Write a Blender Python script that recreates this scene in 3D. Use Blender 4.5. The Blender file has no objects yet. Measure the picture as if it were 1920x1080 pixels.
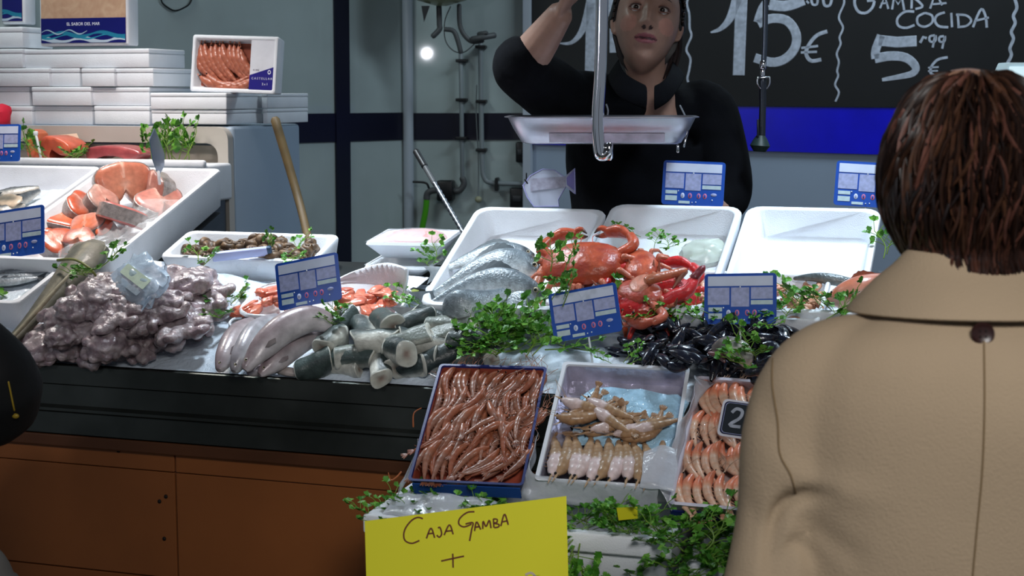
import bpy, bmesh, math, random
from mathutils import Vector, Matrix, noise
random.seed(7)
R = math.radians
rnd = random.uniform
SC = bpy.context.scene
COL = SC.collection
V3 = Vector

# ------------------------------------------------------------------ camera
FPX = 2900.0
PITCH = math.atan(365 / FPX)
CAM = V3((0, 0, 1.6))
_c, _s = math.cos(PITCH), math.sin(PITCH)
cam = bpy.data.cameras.new('camera')
camo = bpy.data.objects.new('camera', cam)
COL.objects.link(camo)
camo.location = CAM
camo.rotation_euler = (R(90) - PITCH, 0, 0)
cam.sensor_width = 36
cam.lens = FPX / 1920 * 36
cam.clip_start = .05
cam.dof.use_dof = True
cam.dof.focus_distance = 3.25
cam.dof.aperture_fstop = 9
SC.camera = camo

def ray(x, y):
    dx, dy = (x - 960) / FPX, (540 - y) / FPX
    return V3((dx, _c + dy * _s, -_s + dy * _c))
def at(x, y, Y):
    d = ray(x, y)
    return CAM + d * (Y / d.y)
def hit(x, y, P0, N):
    d = ray(x, y)
    return CAM + d * ((P0 - CAM).dot(N) / d.dot(N))

# the counter's own frame: U along the front edge, V up the sloping display, W out of it
TH, AL = R(18), R(19)
U = V3((math.cos(TH), -math.sin(TH), 0))
VH = V3((math.sin(TH), math.cos(TH), 0))
V = VH * math.cos(AL) + V3((0, 0, math.sin(AL)))
W = U.cross(V)
O = at(790, 728, 3.0)
def C(u, v, w=0):
    return O + U * u + V * v + W * w
def onc(x, y, w=0):
    return hit(x, y, O + W * w, W)
def basis(x, y, z, o):
    m = Matrix((x, y, z)).transposed().to_4x4()
    m.translation = o
    return m
CB = basis(U, V, W, V3((0, 0, 0)))
def cmat(p, rz=0, rx=0, ry=0, s=1):
    return Matrix.Translation(p) @ CB @ Matrix.Rotation(R(rz), 4, 'Z') @ Matrix.Rotation(R(rx), 4, 'X') @ Matrix.Rotation(R(ry), 4, 'Y') @ Matrix.Scale(s, 4)
def wmat(p, rz=0, rx=0, ry=0, s=1):
    return Matrix.Translation(p) @ Matrix.Rotation(R(rz), 4, 'Z') @ Matrix.Rotation(R(rx), 4, 'X') @ Matrix.Rotation(R(ry), 4, 'Y') @ Matrix.Scale(s, 4)

# ------------------------------------------------------------------ materials
def lin(c):
    return tuple(((x / 12.92) if x <= .04045 else ((x + .055) / 1.055) ** 2.4) for x in [v / 255 for v in c])
MATS = {}
def mat(name, col=(200, 200, 200), rough=.5, metal=0, vc=False, nscale=0, namt=0.12, bump=0, bscale=60, coat=0, trans=0, alpha=1, sss=0, ior=1.45, aniso=None, spec=.5, col2=None, distort=0):
    if name in MATS:
        return MATS[name]
    m = bpy.data.materials.new(name)
    m.use_nodes = True
    nt = m.node_tree
    b = nt.nodes['Principled BSDF']
    b.inputs['Roughness'].default_value = rough
    b.inputs['Metallic'].default_value = metal
    b.inputs['Coat Weight'].default_value = coat
    b.inputs['Coat Roughness'].default_value = .12
    b.inputs['Transmission Weight'].default_value = trans
    b.inputs['Alpha'].default_value = alpha
    b.inputs['IOR'].default_value = ior
    b.inputs['Specular IOR Level'].default_value = spec
    if sss:
        b.inputs['Subsurface Weight'].default_value = sss
        b.inputs['Subsurface Radius'].default_value = (.6, .35, .25)
        b.inputs['Subsurface Scale'].default_value = .012
    c = (*lin(col), 1)
    src = None
    if vc:
        a = nt.nodes.new('ShaderNodeAttribute'); a.attribute_name = 'Col'
        src = a.outputs['Color']
    tc = None
    def tcn():
        nonlocal tc
        if tc is None:
            tc = nt.nodes.new('ShaderNodeTexCoord')
        return tc.outputs['Object']
    if nscale:
        n = nt.nodes.new('ShaderNodeTexNoise')
        n.inputs['Scale'].default_value = nscale
        n.inputs['Detail'].default_value = 5
        n.inputs['Distortion'].default_value = distort
        nt.links.new(tcn(), n.inputs['Vector'])
        mx = nt.nodes.new('ShaderNodeMix'); mx.data_type = 'RGBA'
        if col2 is not None:
            rp = nt.nodes.new('ShaderNodeMapRange')
            rp.inputs[1].default_value, rp.inputs[2].default_value = .5 - namt, .5 + namt
            nt.links.new(n.outputs['Fac'], rp.inputs[0])
            nt.links.new(rp.outputs[0], mx.inputs['Factor'])
            mx.inputs['B'].default_value = (*lin(col2), 1)
        else:
            mx.blend_type = 'MULTIPLY'
            mx.inputs['Factor'].default_value = 1
            rp = nt.nodes.new('ShaderNodeMapRange')
            rp.inputs[1].default_value, rp.inputs[2].default_value = .3, .7
            rp.inputs[3].default_value, rp.inputs[4].default_value = 1 - namt * 1.5, 1 + namt * .5
            nt.links.new(n.outputs['Fac'], rp.inputs[0])
            nt.links.new(rp.outputs[0], mx.inputs['B'])
        if src is not None:
            nt.links.new(src, mx.inputs['A'])
        else:
            mx.inputs['A'].default_value = c
        src = mx.outputs['Result']
    if src is not None:
        nt.links.new(src, b.inputs['Base Color'])
    else:
        b.inputs['Base Color'].default_value = c
    if bump:
        n2 = nt.nodes.new('ShaderNodeTexNoise')
        n2.inputs['Scale'].default_value = bscale
        n2.inputs['Detail'].default_value = 4
        nt.links.new(tcn(), n2.inputs['Vector'])
        bp = nt.nodes.new('ShaderNodeBump')
        bp.inputs['Strength'].default_value = bump
        bp.inputs['Distance'].default_value = .004
        nt.links.new(n2.outputs['Fac'], bp.inputs['Height'])
        nt.links.new(bp.outputs[0], b.inputs['Normal'])
        if coat:
            nt.links.new(bp.outputs[0], b.inputs['Coat Normal'])
    MATS[name] = m
    return m

# ------------------------------------------------------------------ mesh builder
def crom(pts, m):
    """Catmull-Rom resampling of a list of tuples/vectors (any length) to m points."""
    pts = [tuple(p) for p in pts]
    n = len(pts)
    if n == 2:
        return [tuple(a + (b - a) * i / (m - 1) for a, b in zip(*pts)) for i in range(m)]
    out = []
    for i in range(m):
        t = i / (m - 1) * (n - 1)
        k = min(int(t), n - 2); f = t - k
        p0, p1, p2, p3 = pts[max(k - 1, 0)], pts[k], pts[k + 1], pts[min(k + 2, n - 1)]
        out.append(tuple(.5 * (2 * b + (c - a) * f + (2 * a - 5 * b + 4 * c - d) * f * f + (3 * b - a - 3 * c + d) * f ** 3) for a, b, c, d in zip(p0, p1, p2, p3)))
    return out
def interp(tab, t):
    """piecewise smooth lookup in [(t, value...)]"""
    if t <= tab[0][0]: return tab[0][1]
    for (a, x), (b, y) in zip(tab, tab[1:]):
        if t <= b:
            f = (t - a) / (b - a); f = f * f * (3 - 2 * f)
            return x + (y - x) * f
    return tab[-1][1]
def lerpc(a, b, f):
    f = max(0, min(1, f))
    return tuple(x + (y - x) * f for x, y in zip(a, b))

def wm(o):
    return o.matrix_basis if o.parent is None else wm(o.parent) @ o.matrix_basis

class MB:
    def __init__(s):
        s.v, s.f, s.c = [], [], []
    def add(s, verts, faces, col=(200, 200, 200), M=None):
        o = len(s.v)
        for i, p in enumerate(verts):
            p = V3(p)
            cc = col(p, i) if callable(col) else col
            s.c.append(cc)
            s.v.append(M @ p if M is not None else p)
        s.f += [tuple(o + k for k in f) for f in faces]
        return s
    def rings(s, rings, col=(200, 200, 200), cap0=True, cap1=True, closed=True, M=None):
        n = len(rings[0]); vs = [p for r in rings for p in r]; fs = []
        for a in range(len(rings) - 1):
            for k in range(n if closed else n - 1):
                k2 = (k + 1) % n
                fs.append((a * n + k, a * n + k2, (a + 1) * n + k2, (a + 1) * n + k))
        if cap0: fs.append(tuple(range(n - 1, -1, -1)))
        if cap1: fs.append(tuple((len(rings) - 1) * n + k for k in range(n)))
        return s.add(vs, fs, col, M)
    def tube(s, pts, r, n=8, up=None, flat=1.0, m=None, col=(200, 200, 200), M=None, round_ends=True, off=None):
        """sweep; r: number, list or f(t); flat scales the second axis (number or f(t)); col may be f(t, ang)."""
        pts = [V3(p) for p in pts]
        if isinstance(r, (list, tuple)):
            rl = list(r); 
            rf = lambda t: crom([(x,) for x in rl], 101)[int(t * 100 + .5)][0] if len(rl) > 1 else rl[0]
            if len(rl) == 1: rf = lambda t: rl[0]
            cache = crom([(x,) for x in rl], 201) if len(rl) > 1 else None
            rf = (lambda t: cache[int(t * 200 + .5)][0]) if cache else rf
        elif callable(r): rf = r
        else: rf = lambda t: r
        ff = flat if callable(flat) else (lambda t: flat)
        if m: pts = [V3(p) for p in crom(pts, m)]
        k = len(pts)
        tang = [(pts[min(i + 1, k - 1)] - pts[max(i - 1, 0)]).normalized() for i in range(k)]
        a = V3(up) if up is not None else (V3((0, 0, 1)) if abs(tang[0].z) < .9 else V3((0, 1, 0)))
        rings, cols = [], []
        for i in range(k):
            T = tang[i]
            if up is not None: a = V3(up)
            a = (a - T * a.dot(T)); a = a.normalized() if a.length > 1e-6 else T.orthogonal().normalized()
            b = T.cross(a)
            t = i / (k - 1)
            rr, fl = rf(t), ff(t)
            o = off(t) * a if off else V3((0, 0, 0))
            ring = []
            for j in range(n):
                an = 2 * math.pi * j / n
                ring.append(pts[i] + o + a * (math.cos(an) * rr) + b * (math.sin(an) * rr * fl))
                cols.append(col(t, an) if callable(col) else col)
            rings.append(ring)
        if round_ends:
            r0, r1 = rf(0), rf(1)
            def endr(c, T, ring, sgn, q, h):
                return [c + (p - c) * q + T * sgn * h for p in ring]
            e0 = endr(pts[0] + (off(0) * a if off else V3()), tang[0], rings[0], -1, .6, r0 * .6 * min(1, ff(0)))
            e1 = endr(pts[-1] + (off(1) * a if off else V3()), tang[-1], rings[-1], 1, .6, r1 * .6 * min(1, ff(1)))
            rings = [e0] + rings + [e1]
            cols = cols[:n] + cols + cols[-n:]
        return s.rings(rings, (lambda p, i: cols[i]), M=M)
    def box(s, size, M=None, col=(200, 200, 200), bev=0, c=(0, 0, 0)):
        x, y, z = [q / 2 for q in size]
        if bev <= 0:
            vs = [(a * x + c[0], b * y + c[1], d * z + c[2]) for d in (-1, 1) for b in (-1, 1) for a in (-1, 1)]
            return s.add(vs, [(0, 2, 3, 1), (4, 5, 7, 6), (0, 1, 5, 4), (2, 6, 7, 3), (0, 4, 6, 2), (1, 3, 7, 5)], col, M)
        b = min(bev, x * .98, y * .98, z * .98)
        prof = [(b, -z), (b * .3, -z + b * .3), (0, -z + b), (0, z - b), (b * .3, z - b * .3), (b, z)]
        rr = [rrect(x - i, y - i, max(b * 1.0 - i * .7, b * .25), zz, 3, c) for i, zz in prof]
        for ring in rr:
            for p in ring: p.z += c[2]
        return s.rings(rr, col, M=M)
    def ell(s, r, M=None, col=(200, 200, 200), nu=16, nv=10, c=(0, 0, 0), fn=None):
        rings = []
        for i in range(nv + 1):
            ph = math.pi * (i + .001) / (nv + .002) - math.pi / 2
            rg = []
            for j in range(nu):
                an = 2 * math.pi * j / nu
                d = V3((math.cos(ph) * math.cos(an), math.cos(ph) * math.sin(an), math.sin(ph)))
                k = fn(d) if fn else 1
                rg.append(V3((d.x * r[0] * k + c[0], d.y * r[1] * k + c[1], d.z * r[2] * k + c[2])))
            rings.append(rg)
        return s.rings(rings, col, M=M)
    def stroke(s, pts, w, M, m=None, th=.0015, closed=False, col=(200, 200, 200), wf=None):
        """a flat band of width w along 2-D points, th thick, in the XY plane of M"""
        if m: pts = crom(pts, m)
        pts = [V3((p[0], p[1], 0)) for p in pts]
        k = len(pts); L = []
        rings = []
        for i in range(k):
            t = (pts[min(i + 1, k - 1)] - pts[max(i - 1, 0)])
            t = t.normalized() if t.length > 1e-9 else V3((1, 0, 0))
            nn = V3((-t.y, t.x, 0)) * (w / 2 * (wf(i / (k - 1)) if wf else 1))
            rings.append([pts[i] + nn, pts[i] + nn * .9 + V3((0, 0, th)), pts[i] - nn * .9 + V3((0, 0, th)), pts[i] - nn])
        return s.rings(rings, col, M=M)
    def build(s, name, m, parent=None, smooth=True, mods=(), at0=None, world=True):
        """link as one mesh object. Verts given in world space unless world=False (then local to the parent)."""
        me = bpy.data.meshes.new(name)
        off = V3((0, 0, 0))
        if parent is not None and world:
            inv = wm(parent).inverted()
            vs = [inv @ p for p in s.v]
        elif parent is None and world:
            # base of the thing: middle of its footprint at its lowest point
            if at0 is None:
                lo = min(p.z for p in s.v)
                off = V3(((min(p.x for p in s.v) + max(p.x for p in s.v)) / 2, (min(p.y for p in s.v) + max(p.y for p in s.v)) / 2, lo))
            else: off = V3(at0)
            vs = [p - off for p in s.v]
        else:
            vs = s.v
        me.from_pydata([tuple(p) for p in vs], [], s.f)
        if any(c is not None for c in s.c):
            ca = me.color_attributes.new('Col', 'FLOAT_COLOR', 'POINT')
            cache = {}
            buf = []
            for c in s.c:
                if c not in cache: cache[c] = (*lin(c), 1)
                buf.extend(cache[c])
            ca.data.foreach_set('color', buf)
        if smooth:
            me.polygons.foreach_set('use_smooth', [True] * len(me.polygons))
        me.materials.append(m)
        bm = bmesh.new(); bm.from_mesh(me)
        bmesh.ops.recalc_face_normals(bm, faces=bm.faces[:])
        bm.to_mesh(me); bm.free()
        if smooth:
            try: me.set_sharp_from_angle(angle=R(48))
            except Exception: pass
        o = bpy.data.objects.new(name, me)
        COL.objects.link(o)
        if parent is not None: o.parent = parent
        else: o.location = off
        for k, kw in mods:
            md = o.modifiers.new(k, k)
            for a, b in kw.items(): setattr(md, a, b)
        return o

def rrect(x, y, r, z=0, seg=4, c=(0, 0, 0)):
    out = []
    r = max(min(r, x, y), 1e-5)
    for cx, cy, a0 in ((x - r, y - r, 0), (-x + r, y - r, 90), (-x + r, -y + r, 180), (x - r, -y + r, 270)):
        for k in range(seg + 1):
            a = R(a0 + 90 * k / seg)
            out.append(V3((cx + r * math.cos(a) + c[0], cy + r * math.sin(a) + c[1], z)))
    return out

def tag(o, label, cat, group=None, kind=None):
    o['label'] = label; o['category'] = cat
    if group: o['group'] = group
    if kind: o['kind'] = kind
    return o
def thing(name, label, cat, M=None, group=None):
    o = bpy.data.objects.new(name, None)
    o.empty_display_size = .03
    COL.objects.link(o)
    if M is not None:
        o.matrix_world = M if isinstance(M, Matrix) else Matrix.Translation(M)
    bpy.context.view_layer.update()
    return tag(o, label, cat, group)
def struct(o):
    o['kind'] = 'structure'
    return o
def proto_children(root):
    return list(root.children)
def inst(root, M, label, group=None, first=[set()]):
    """place a copy of a thing with its parts and sub-parts (the first call places the original)"""
    if root.name not in first[0]:
        first[0].add(root.name)
        r = root
    else:
        r = root.copy(); COL.objects.link(r)
        for ch in list(root.children):
            c = ch.copy(); COL.objects.link(c); c.parent = r
            for g in list(ch.children):
                d = g.copy(); COL.objects.link(d); d.parent = c
    r.matrix_world = M
    r['label'] = label
    if group: r['group'] = group
    return r
def bake(o):
    """apply the modifiers into the mesh itself"""
    bpy.context.view_layer.update()
    dg = bpy.context.evaluated_depsgraph_get()
    me = bpy.data.meshes.new_from_object(o.evaluated_get(dg))
    o.modifiers.clear()
    o.data = me
    return o
def paint(o, fn):
    me = o.data
    if 'Col' in me.color_attributes: me.color_attributes.remove(me.color_attributes['Col'])
    ca = me.color_attributes.new('Col', 'FLOAT_COLOR', 'POINT')
    buf = []
    for v in me.vertices: buf.extend((*lin(fn(v.co)), 1))
    ca.data.foreach_set('color', buf)
    me.polygons.foreach_set('use_smooth', [True] * len(me.polygons))
def text(body, M, size, m, parent, name='lettering', th=.0006, align='CENTER'):
    cu = bpy.data.curves.new(name, 'FONT')
    cu.body = body; cu.size = size; cu.align_x = align; cu.align_y = 'CENTER'; cu.extrude = th
    cu.materials.append(m)
    tmp = bpy.data.objects.new(name, cu)
    COL.objects.link(tmp)
    bpy.context.view_layer.update()
    me = bpy.data.meshes.new_from_object(tmp.evaluated_get(bpy.context.evaluated_depsgraph_get()))
    bpy.data.objects.remove(tmp)
    me.materials.clear(); me.materials.append(m)
    o = bpy.data.objects.new(name, me)
    COL.objects.link(o)
    o.parent = parent
    o.matrix_local = parent.matrix_basis.inverted() @ M
    return o
def facing(o, right, up):
    """matrix whose X is right, Y is up (screen-like face), Z towards the viewer of the face"""
    right = V3(right).normalized(); up = V3(up); up = (up - right * up.dot(right)).normalized()
    return basis(right, up, right.cross(up), V3(o))
def quadm(bl, br, tl):
    """matrix with origin at the centre of a face given by three world corners, plus width and height"""
    r = br - bl; u = tl - bl
    return facing((br + tl) / 2, r, u), r.length, u.length
def H(u, s, z):
    p = O + U * u + VH * s
    return V3((p.x, p.y, z))
ZUP = V3((0, 0, 1))
def onS(x, y, s):
    """pixel onto the upright plane at distance s behind the counter's front edge -> (u, z)"""
    p = hit(x, y, O + VH * s, VH); q = p - O
    return q.dot(U), p.z
HB = basis(U, VH, ZUP, V3((0, 0, 0)))
def hmat(p, rz=0, rx=0, ry=0, s=1):
    return Matrix.Translation(p) @ HB @ Matrix.Rotation(R(rz), 4, 'Z') @ Matrix.Rotation(R(rx), 4, 'X') @ Matrix.Rotation(R(ry), 4, 'Y') @ Matrix.Scale(s, 4)

# ---- materials
WALLM = mat('grey wall panel', (158, 170, 170), .6, nscale=3, namt=.1, coat=.6, spec=.2)
WALLM.node_tree.nodes['Principled BSDF'].inputs['Coat Roughness'].default_value = .04
NAVY = mat('navy strip', (8, 9, 30), .35)
BLUE = mat('blue band', (8, 12, 205), .3, nscale=6, namt=.15)
WHITEW = mat('white wall', (150, 165, 185), .45, nscale=2, namt=.06)
BOARD = mat('blackboard', (13, 14, 17), .6, nscale=4, namt=.3)
CHALK = mat('chalk paint', (178, 184, 198), .85, nscale=60, namt=.2)
STEEL = mat('brushed steel', (118, 120, 120), .3, 1, nscale=8, namt=.2, bump=.05, bscale=20)
CHROME = mat('chrome', (225, 225, 230), .08, 1)
EPS = mat('polystyrene', (226, 230, 236), .55, nscale=14, namt=.04, bump=.25, bscale=420, sss=.0)
WOOD = mat('orange brown panel', (150, 88, 44), .5, nscale=5, namt=.1)
WOODD = mat('dark wood edge', (92, 54, 30), .5, nscale=5, namt=.2)
BLACKP = mat('black plastic', (16, 17, 20), .4)
GREYP = mat('grey pipe', (120, 128, 132), .45)
FLOORM = mat('grey floor', (95, 92, 88), .35, nscale=4, namt=.2)

# ---- room
def slab(name, a, b, z0, z1, th, m, kind=True):
    """upright slab whose seen face runs a -> b (world XY), thickness goes behind it"""
    a, b = V3((a.x, a.y, 0)), V3((b.x, b.y, 0))
    d = (b - a); n = V3((-d.y, d.x, 0)).normalized()
    if n.y < 0: n = -n
    mb = MB()
    vs = [a, b, b + n * th, a + n * th]
    mb.add([p + ZUP * z0 for p in vs] + [p + ZUP * z1 for p in vs], [(3, 2, 1, 0), (4, 5, 6, 7), (0, 1, 5, 4), (1, 2, 6, 5), (2, 3, 7, 6), (3, 0, 4, 7)])
    o = mb.build(name, m, smooth=False)
    return struct(o) if kind else o
corner = at(762, 210, 6.0); corner.z = 0
dl = V3((-math.cos(R(53)), -math.sin(R(53)), 0))
nl = V3((math.sin(R(53)), -math.cos(R(53)), 0))       # towards the room
dm = V3((math.cos(R(7)), -math.sin(R(7)), 0)); nm = V3((-math.sin(R(7)), -math.cos(R(7)), 0))
slab('wall_left', corner + dl * 4.2, corner, 0, 3.1, .12, WALLM)
mend = corner + dm * .56
slab('wall_back', corner, mend, 0, 3.1, .12, WALLM)
dr = V3((math.cos(R(19)), -math.sin(R(19)), 0)); nr = V3((-math.sin(R(19)), -math.cos(R(19)), 0))
rP = hit(985, 250, mend, nm); rP = V3((rP.x, rP.y - .02, 0))
slab('wall_right', rP, rP + dr * 4.2, 0, 3.1, .12, WHITEW)
mb = MB(); mb.box((9, 9.5, .1), Matrix.Translation((0, 2.2, -.05))); struct(mb.build('floor', FLOORM, smooth=False))
mb = MB(); mb.box((9, 9.5, .1), Matrix.Translation((0, 2.2, 3.15))); struct(mb.build('ceiling', mat('ceiling paint', (90, 92, 96), .8), smooth=False))
# raised walkway that the seller stands on
mb = MB()
q = [H(-2.2, 1.62, 0), H(2.2, 1.62, 0), H(2.2, 1.1, 0), H(-2.2, 1.1, 0)]
mb = MB(); mb.box((1.6, .7, .2), hmat(H(.35, 1.25, .1))); 
o = mb.build('floor_raised', FLOORM, smooth=False); struct(o)

def wallquad(name, P0, N, px, th, m):
    """strip standing proud of a wall, outlined by 4 pixels"""
    c = [hit(x, y, P0 + N * .0015, N) for x, y in px]
    mb = MB(); mb.add(c + [p + N * th for p in c], [(0, 1, 2, 3), (4, 7, 6, 5), (0, 4, 5, 1), (1, 5, 6, 2), (2, 6, 7, 3), (3, 7, 4, 0)])
    return struct(mb.build(name, m, smooth=False))
wallquad('trim_1', corner, nl, [(300, 216), (754, 211), (754, 262), (300, 276)], .004, NAVY)
wallquad('trim_2', corner, nl, [(624, -80), (651, -80), (657, 560), (632, 560)], .008, NAVY)
wallquad('trim_3', corner, nm, [(772, 212), (990, 212), (990, 262), (772, 262)], .004, NAVY)
wallquad('trim_4', rP, nr, [(985, -90), (999, -90), (999, 560), (985, 560)], .03, mat('white trim', (170, 178, 190), .4))
wallquad('trim_5', rP, nr, [(999, 197), (2060, 205), (2060, 302), (999, 270)], .012, BLUE)
# corner profile
mb = MB(); cc = corner + nl * .012 + nm * .012
mb.tube([cc, cc + ZUP * 3.1], .02, 20, round_ends=False); struct(mb.build('trim_6', mat('corner strip', (160, 168, 178), .3, coat=.3)))

# ---- menu blackboard with chalk writing
bd = thing('menu_board', 'large black menu board with chalk prices 15 and 5,99 behind the seller', 'menu board', hit(1450, 197, rP + nr * .004, nr))
c = [hit(x, y, rP + nr * .0025, nr) for x, y in [(1000, 196), (2060, 203), (2060, -160), (1000, -160)]]
mb = MB(); mb.add(c + [p + nr * .016 for p in c], [(0, 1, 2, 3), (4, 7, 6, 5), (0, 4, 5, 1), (1, 5, 6, 2), (2, 6, 7, 3), (3, 7, 4, 0)])
mb.build('panel', BOARD, bd, smooth=False)
bO = hit(1300, 200, rP + nr * .0187, nr)
BMX = basis(dr, ZUP, nr, bO)
def b2(x, y):
    p = hit(x, y, bO, nr) - bO
    return (p.dot(dr), p.z)
def chalk(name, strokes, zoom=None):
    """strokes: (points, width in px, resample, width profile); zoom=(x0, scale)"""
    mb = MB()
    for st in strokes:
        pts, w = st[0], st[1]
        m = st[2] if len(st) > 2 else None
        wf = st[3] if len(st) > 3 else None
        if zoom: pts = [(zoom[0] + x / zoom[1], y / zoom[1]) for x, y in pts]; w = w / zoom[1]
        mb.stroke([b2(*p) for p in pts], w * 5.5 / 2900, BMX, m, wf=wf)
    return mb.build(name, CHALK, bd, smooth=False)
Zm = (1300, 3.0855)
tap = lambda t: .25 + .75 * math.sin(math.pi * min(1, t * .62 + .0))
chalk('price', [([(100, 188), (160, 165), (215, 100), (262, -30)], 60, 14, lambda t: .15 + 1.0 * t), ([(280, -40), (272, 150), (262, 435)], 70),
    ([(420, 20), (395, 60), (372, 130)], 52, 8), ([(375, 140), (450, 108), (540, 120), (592, 190), (590, 270), (540, 335), (460, 362), (355, 335)], 54, 26), ([(440, 28), (540, 35), (640, 0)], 62, 8)], Zm)
chalk('price', [([(680, -10), (690, 25), (715, 25), (720, -10)], 14, 10), ([(750, -10), (760, 32), (790, 30), (802, -10)], 16, 10), ([(655, 5), (668, 20)], 12)], Zm)
chalk('euro_sign', [([(775, 182), (715, 205), (668, 260), (652, 310), (680, 352), (740, 345)], 22, 18), ([(625, 278), (680, 272), (722, 266)], 14), ([(622, 304), (715, 300)], 14)], Zm)
chalk('wavy_line', [([(866, -20), (872, 20), (842, 100), (866, 160), (846, 215), (852, 255), (830, 310), (842, 360), (832, 410), (838, 440), (820, 490), (842, 535), (822, 588)], 12, 60)], Zm)
chalk('word', [([(940, -30), (932, 20), (955, 68), (1000, 75), (1035, 45), (1045, 5), (1005, 5)], 16, 16), ([(1080, 48), (1108, -20), (1128, 52)], 13), ([(1085, 20), (1125, 18)], 10),
    ([(1150, 55), (1160, -10), (1185, 25), (1208, -10), (1220, 60)], 13), ([(1262, 50), (1265, -30)], 13), ([(1265, -20), (1310, 15), (1325, 40), (1285, 52)], 13, 10), ([(1370, 50), (1400, -40), (1440, 30)], 13), ([(1385, 25), (1465, 18)], 11)], Zm)
chalk('word', [([(1278, 68), (1225, 68), (1182, 105), (1185, 148), (1230, 162), (1280, 145)], 14, 18), ([(1340, 75), (1298, 98), (1300, 140), (1340, 155), (1382, 130), (1380, 90), (1340, 75)], 13, 20),
    ([(1455, 72), (1412, 88), (1398, 120), (1420, 152), (1475, 158)], 14, 16), ([(1492, 75), (1497, 158)], 13), ([(1535, 155), (1530, 80)], 13), ([(1520, 85), (1580, 90), (1608, 120), (1580, 150), (1528, 157)], 13, 14),
    ([(1618, 158), (1645, 90), (1670, 52), (1692, 100), (1698, 160)], 14, 14), ([(1632, 120), (1710, 102)], 12)], Zm)
chalk('price', [([(1074, 235), (1180, 245), (1292, 238)], 62), ([(1088, 205), (1055, 290), (1055, 340)], 50, 8), ([(1050, 340), (1140, 325), (1230, 335), (1285, 385), (1270, 425), (1190, 445), (1092, 462)], 48, 22, lambda t: 1.15 - .75 * t * t)], Zm)
chalk('price', [([(1312, 248), (1330, 215), (1350, 222)], 16), ([(1398, 205), (1368, 212), (1370, 240), (1400, 238), (1400, 205), (1385, 275)], 13, 18), ([(1450, 210), (1425, 215), (1425, 240), (1452, 240), (1455, 210), (1440, 282)], 13, 18)], Zm)
chalk('euro_sign', [([(1472, 332), (1415, 345), (1378, 385), (1375, 425), (1412, 445)], 15, 14), ([(1358, 392), (1420, 388)], 10), ([(1358, 412), (1415, 410)], 10)], Zm)
chalk('wavy_line', [([(1858, -10), (1872, 45), (1852, 92), (1862, 135), (1840, 185), (1852, 225), (1832, 280), (1840, 320), (1818, 365)], 18, 50)], Zm)
Zk = (900, 4.0)
chalk('price', [([(595, 325), (690, 318), (770, 220), (830, 20)], 70, 14, lambda t: .12 + 1.0 * t), ([(835, -40), (828, 300), (822, 572)], 82), ([(975, -20), (1000, 200), (1000, 395)], 62), ], Zk)
chalk('wavy_line', [([(1565, -20), (1552, 30), (1570, 110), (1572, 210), (1585, 270), (1548, 370), (1578, 440), (1570, 520), (1556, 600), (1592, 665), (1558, 760)], 17, 60)], Zk)

# ---- water heater, pipes, tap on the back wall
hp = at(828, -60, 5.75)
wh = thing('water_heater', 'pale green round water heater tank hung above the wall pipes', 'water heater', hp)
mb = MB(); mb.tube([at(828, 2, 5.72), at(828, 9, 5.72)], [.11, .06], 28, up=(0, 1, 0), round_ends=True)
TANK = mat('heater enamel', (150, 155, 120), .35, coat=.3)
tk = [(0, .02), (.02, .09), (.05, .125), (.10, .138), (.8, .138), (.86, .12), (.9, .04)]
zc = at(828, 11, 5.72)
mb = MB(); mb.rings([[zc + V3((r * math.cos(2 * math.pi * k / 28), r * math.sin(2 * math.pi * k / 28), z)) for k in range(28)] for z, r in tk]); mb.build('tank', TANK, wh)
DK = mat('dark hose', (70, 72, 74), .5)
def pxtube(pts, Y, r, parent, name, m, n=10, res=None, **kw):
    mb = MB(); mb.tube([at(x, y, Y) if len((x, y)) == 2 else None for x, y in pts], r, n, m=res, **kw)
    return mb.build(name, m, parent)
pxtube([(823, 10), (824, 45), (824, 55), (812, 68)], 5.75, .0105, wh, 'hose', DK, res=12)
pxtube([(861, 10), (862, 45), (870, 65), (885, 78), (905, 76)], 5.75, .009, wh, 'hose', DK, res=16)
pxtube([(835, 55), (850, 58), (858, 75), (864, 98)], 5.75, .009, wh, 'hose', DK, res=12)
pxtube([(845, 12), (834, 40), (835, 75), (850, 95), (870, 98), (890, 82)], 5.77, .002, wh, 'wire', DK, res=24)
mb = MB(); mb.add([at(790, 11, 5.7), at(806, 11, 5.7), at(795, 42, 5.72), at(790, 11, 5.76), at(806, 11, 5.76), at(795, 42, 5.74)], [(0, 1, 2), (3, 5, 4), (0, 3, 4, 1), (1, 4, 5, 2), (2, 5, 3, 0)]); mb.build('bracket', DK, wh, smooth=False)
mb = MB(); mb.tube([at(884, 74, 5.74), at(905, 70, 5.72), at(928, 66, 5.74)], .011, 8, m=8, flat=.7); mb.tube([at(898, 64, 5.74), at(912, 62, 5.72)], .009, 8); mb.build('valve', DK, wh)

wY = lambda x: hit(x, 250, corner + nm * .03, nm).y
def wp(x, y, o=.03):
    return hit(x, y, corner + nm * o, nm)
p1 = thing('water_pipe', 'grey wall pipe running down to the tap and black box', 'pipe', wp(866, 350))
mb = MB(); mb.tube([wp(864, 98), wp(867, 335)], .0085, 12); mb.build('pipe', GREYP, p1)
for y in (114, 187, 259):
    mb = MB(); mb.box((.042, .05, .012), basis(dm, -nm, ZUP, wp(866, y, .022)), bev=.003); mb.build('clamp', BLACKP, p1, smooth=False)
mb = MB(); mb.tube([wp(867, 334), wp(870, 345), wp(862, 357), wp(850, 358)], .0125, 10, m=12); mb.build('elbow', DK, p1)
p2 = thing('water_pipe', 'grey wall pipe bending sideways towards the black sockets', 'pipe', wp(903, 300))
mb = MB(); mb.tube([wp(901, 84), wp(902, 190), wp(904, 300), wp(908, 333), wp(925, 343), wp(988, 345)], .0095, 12, m=60); mb.build('pipe', GREYP, p2)
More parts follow.
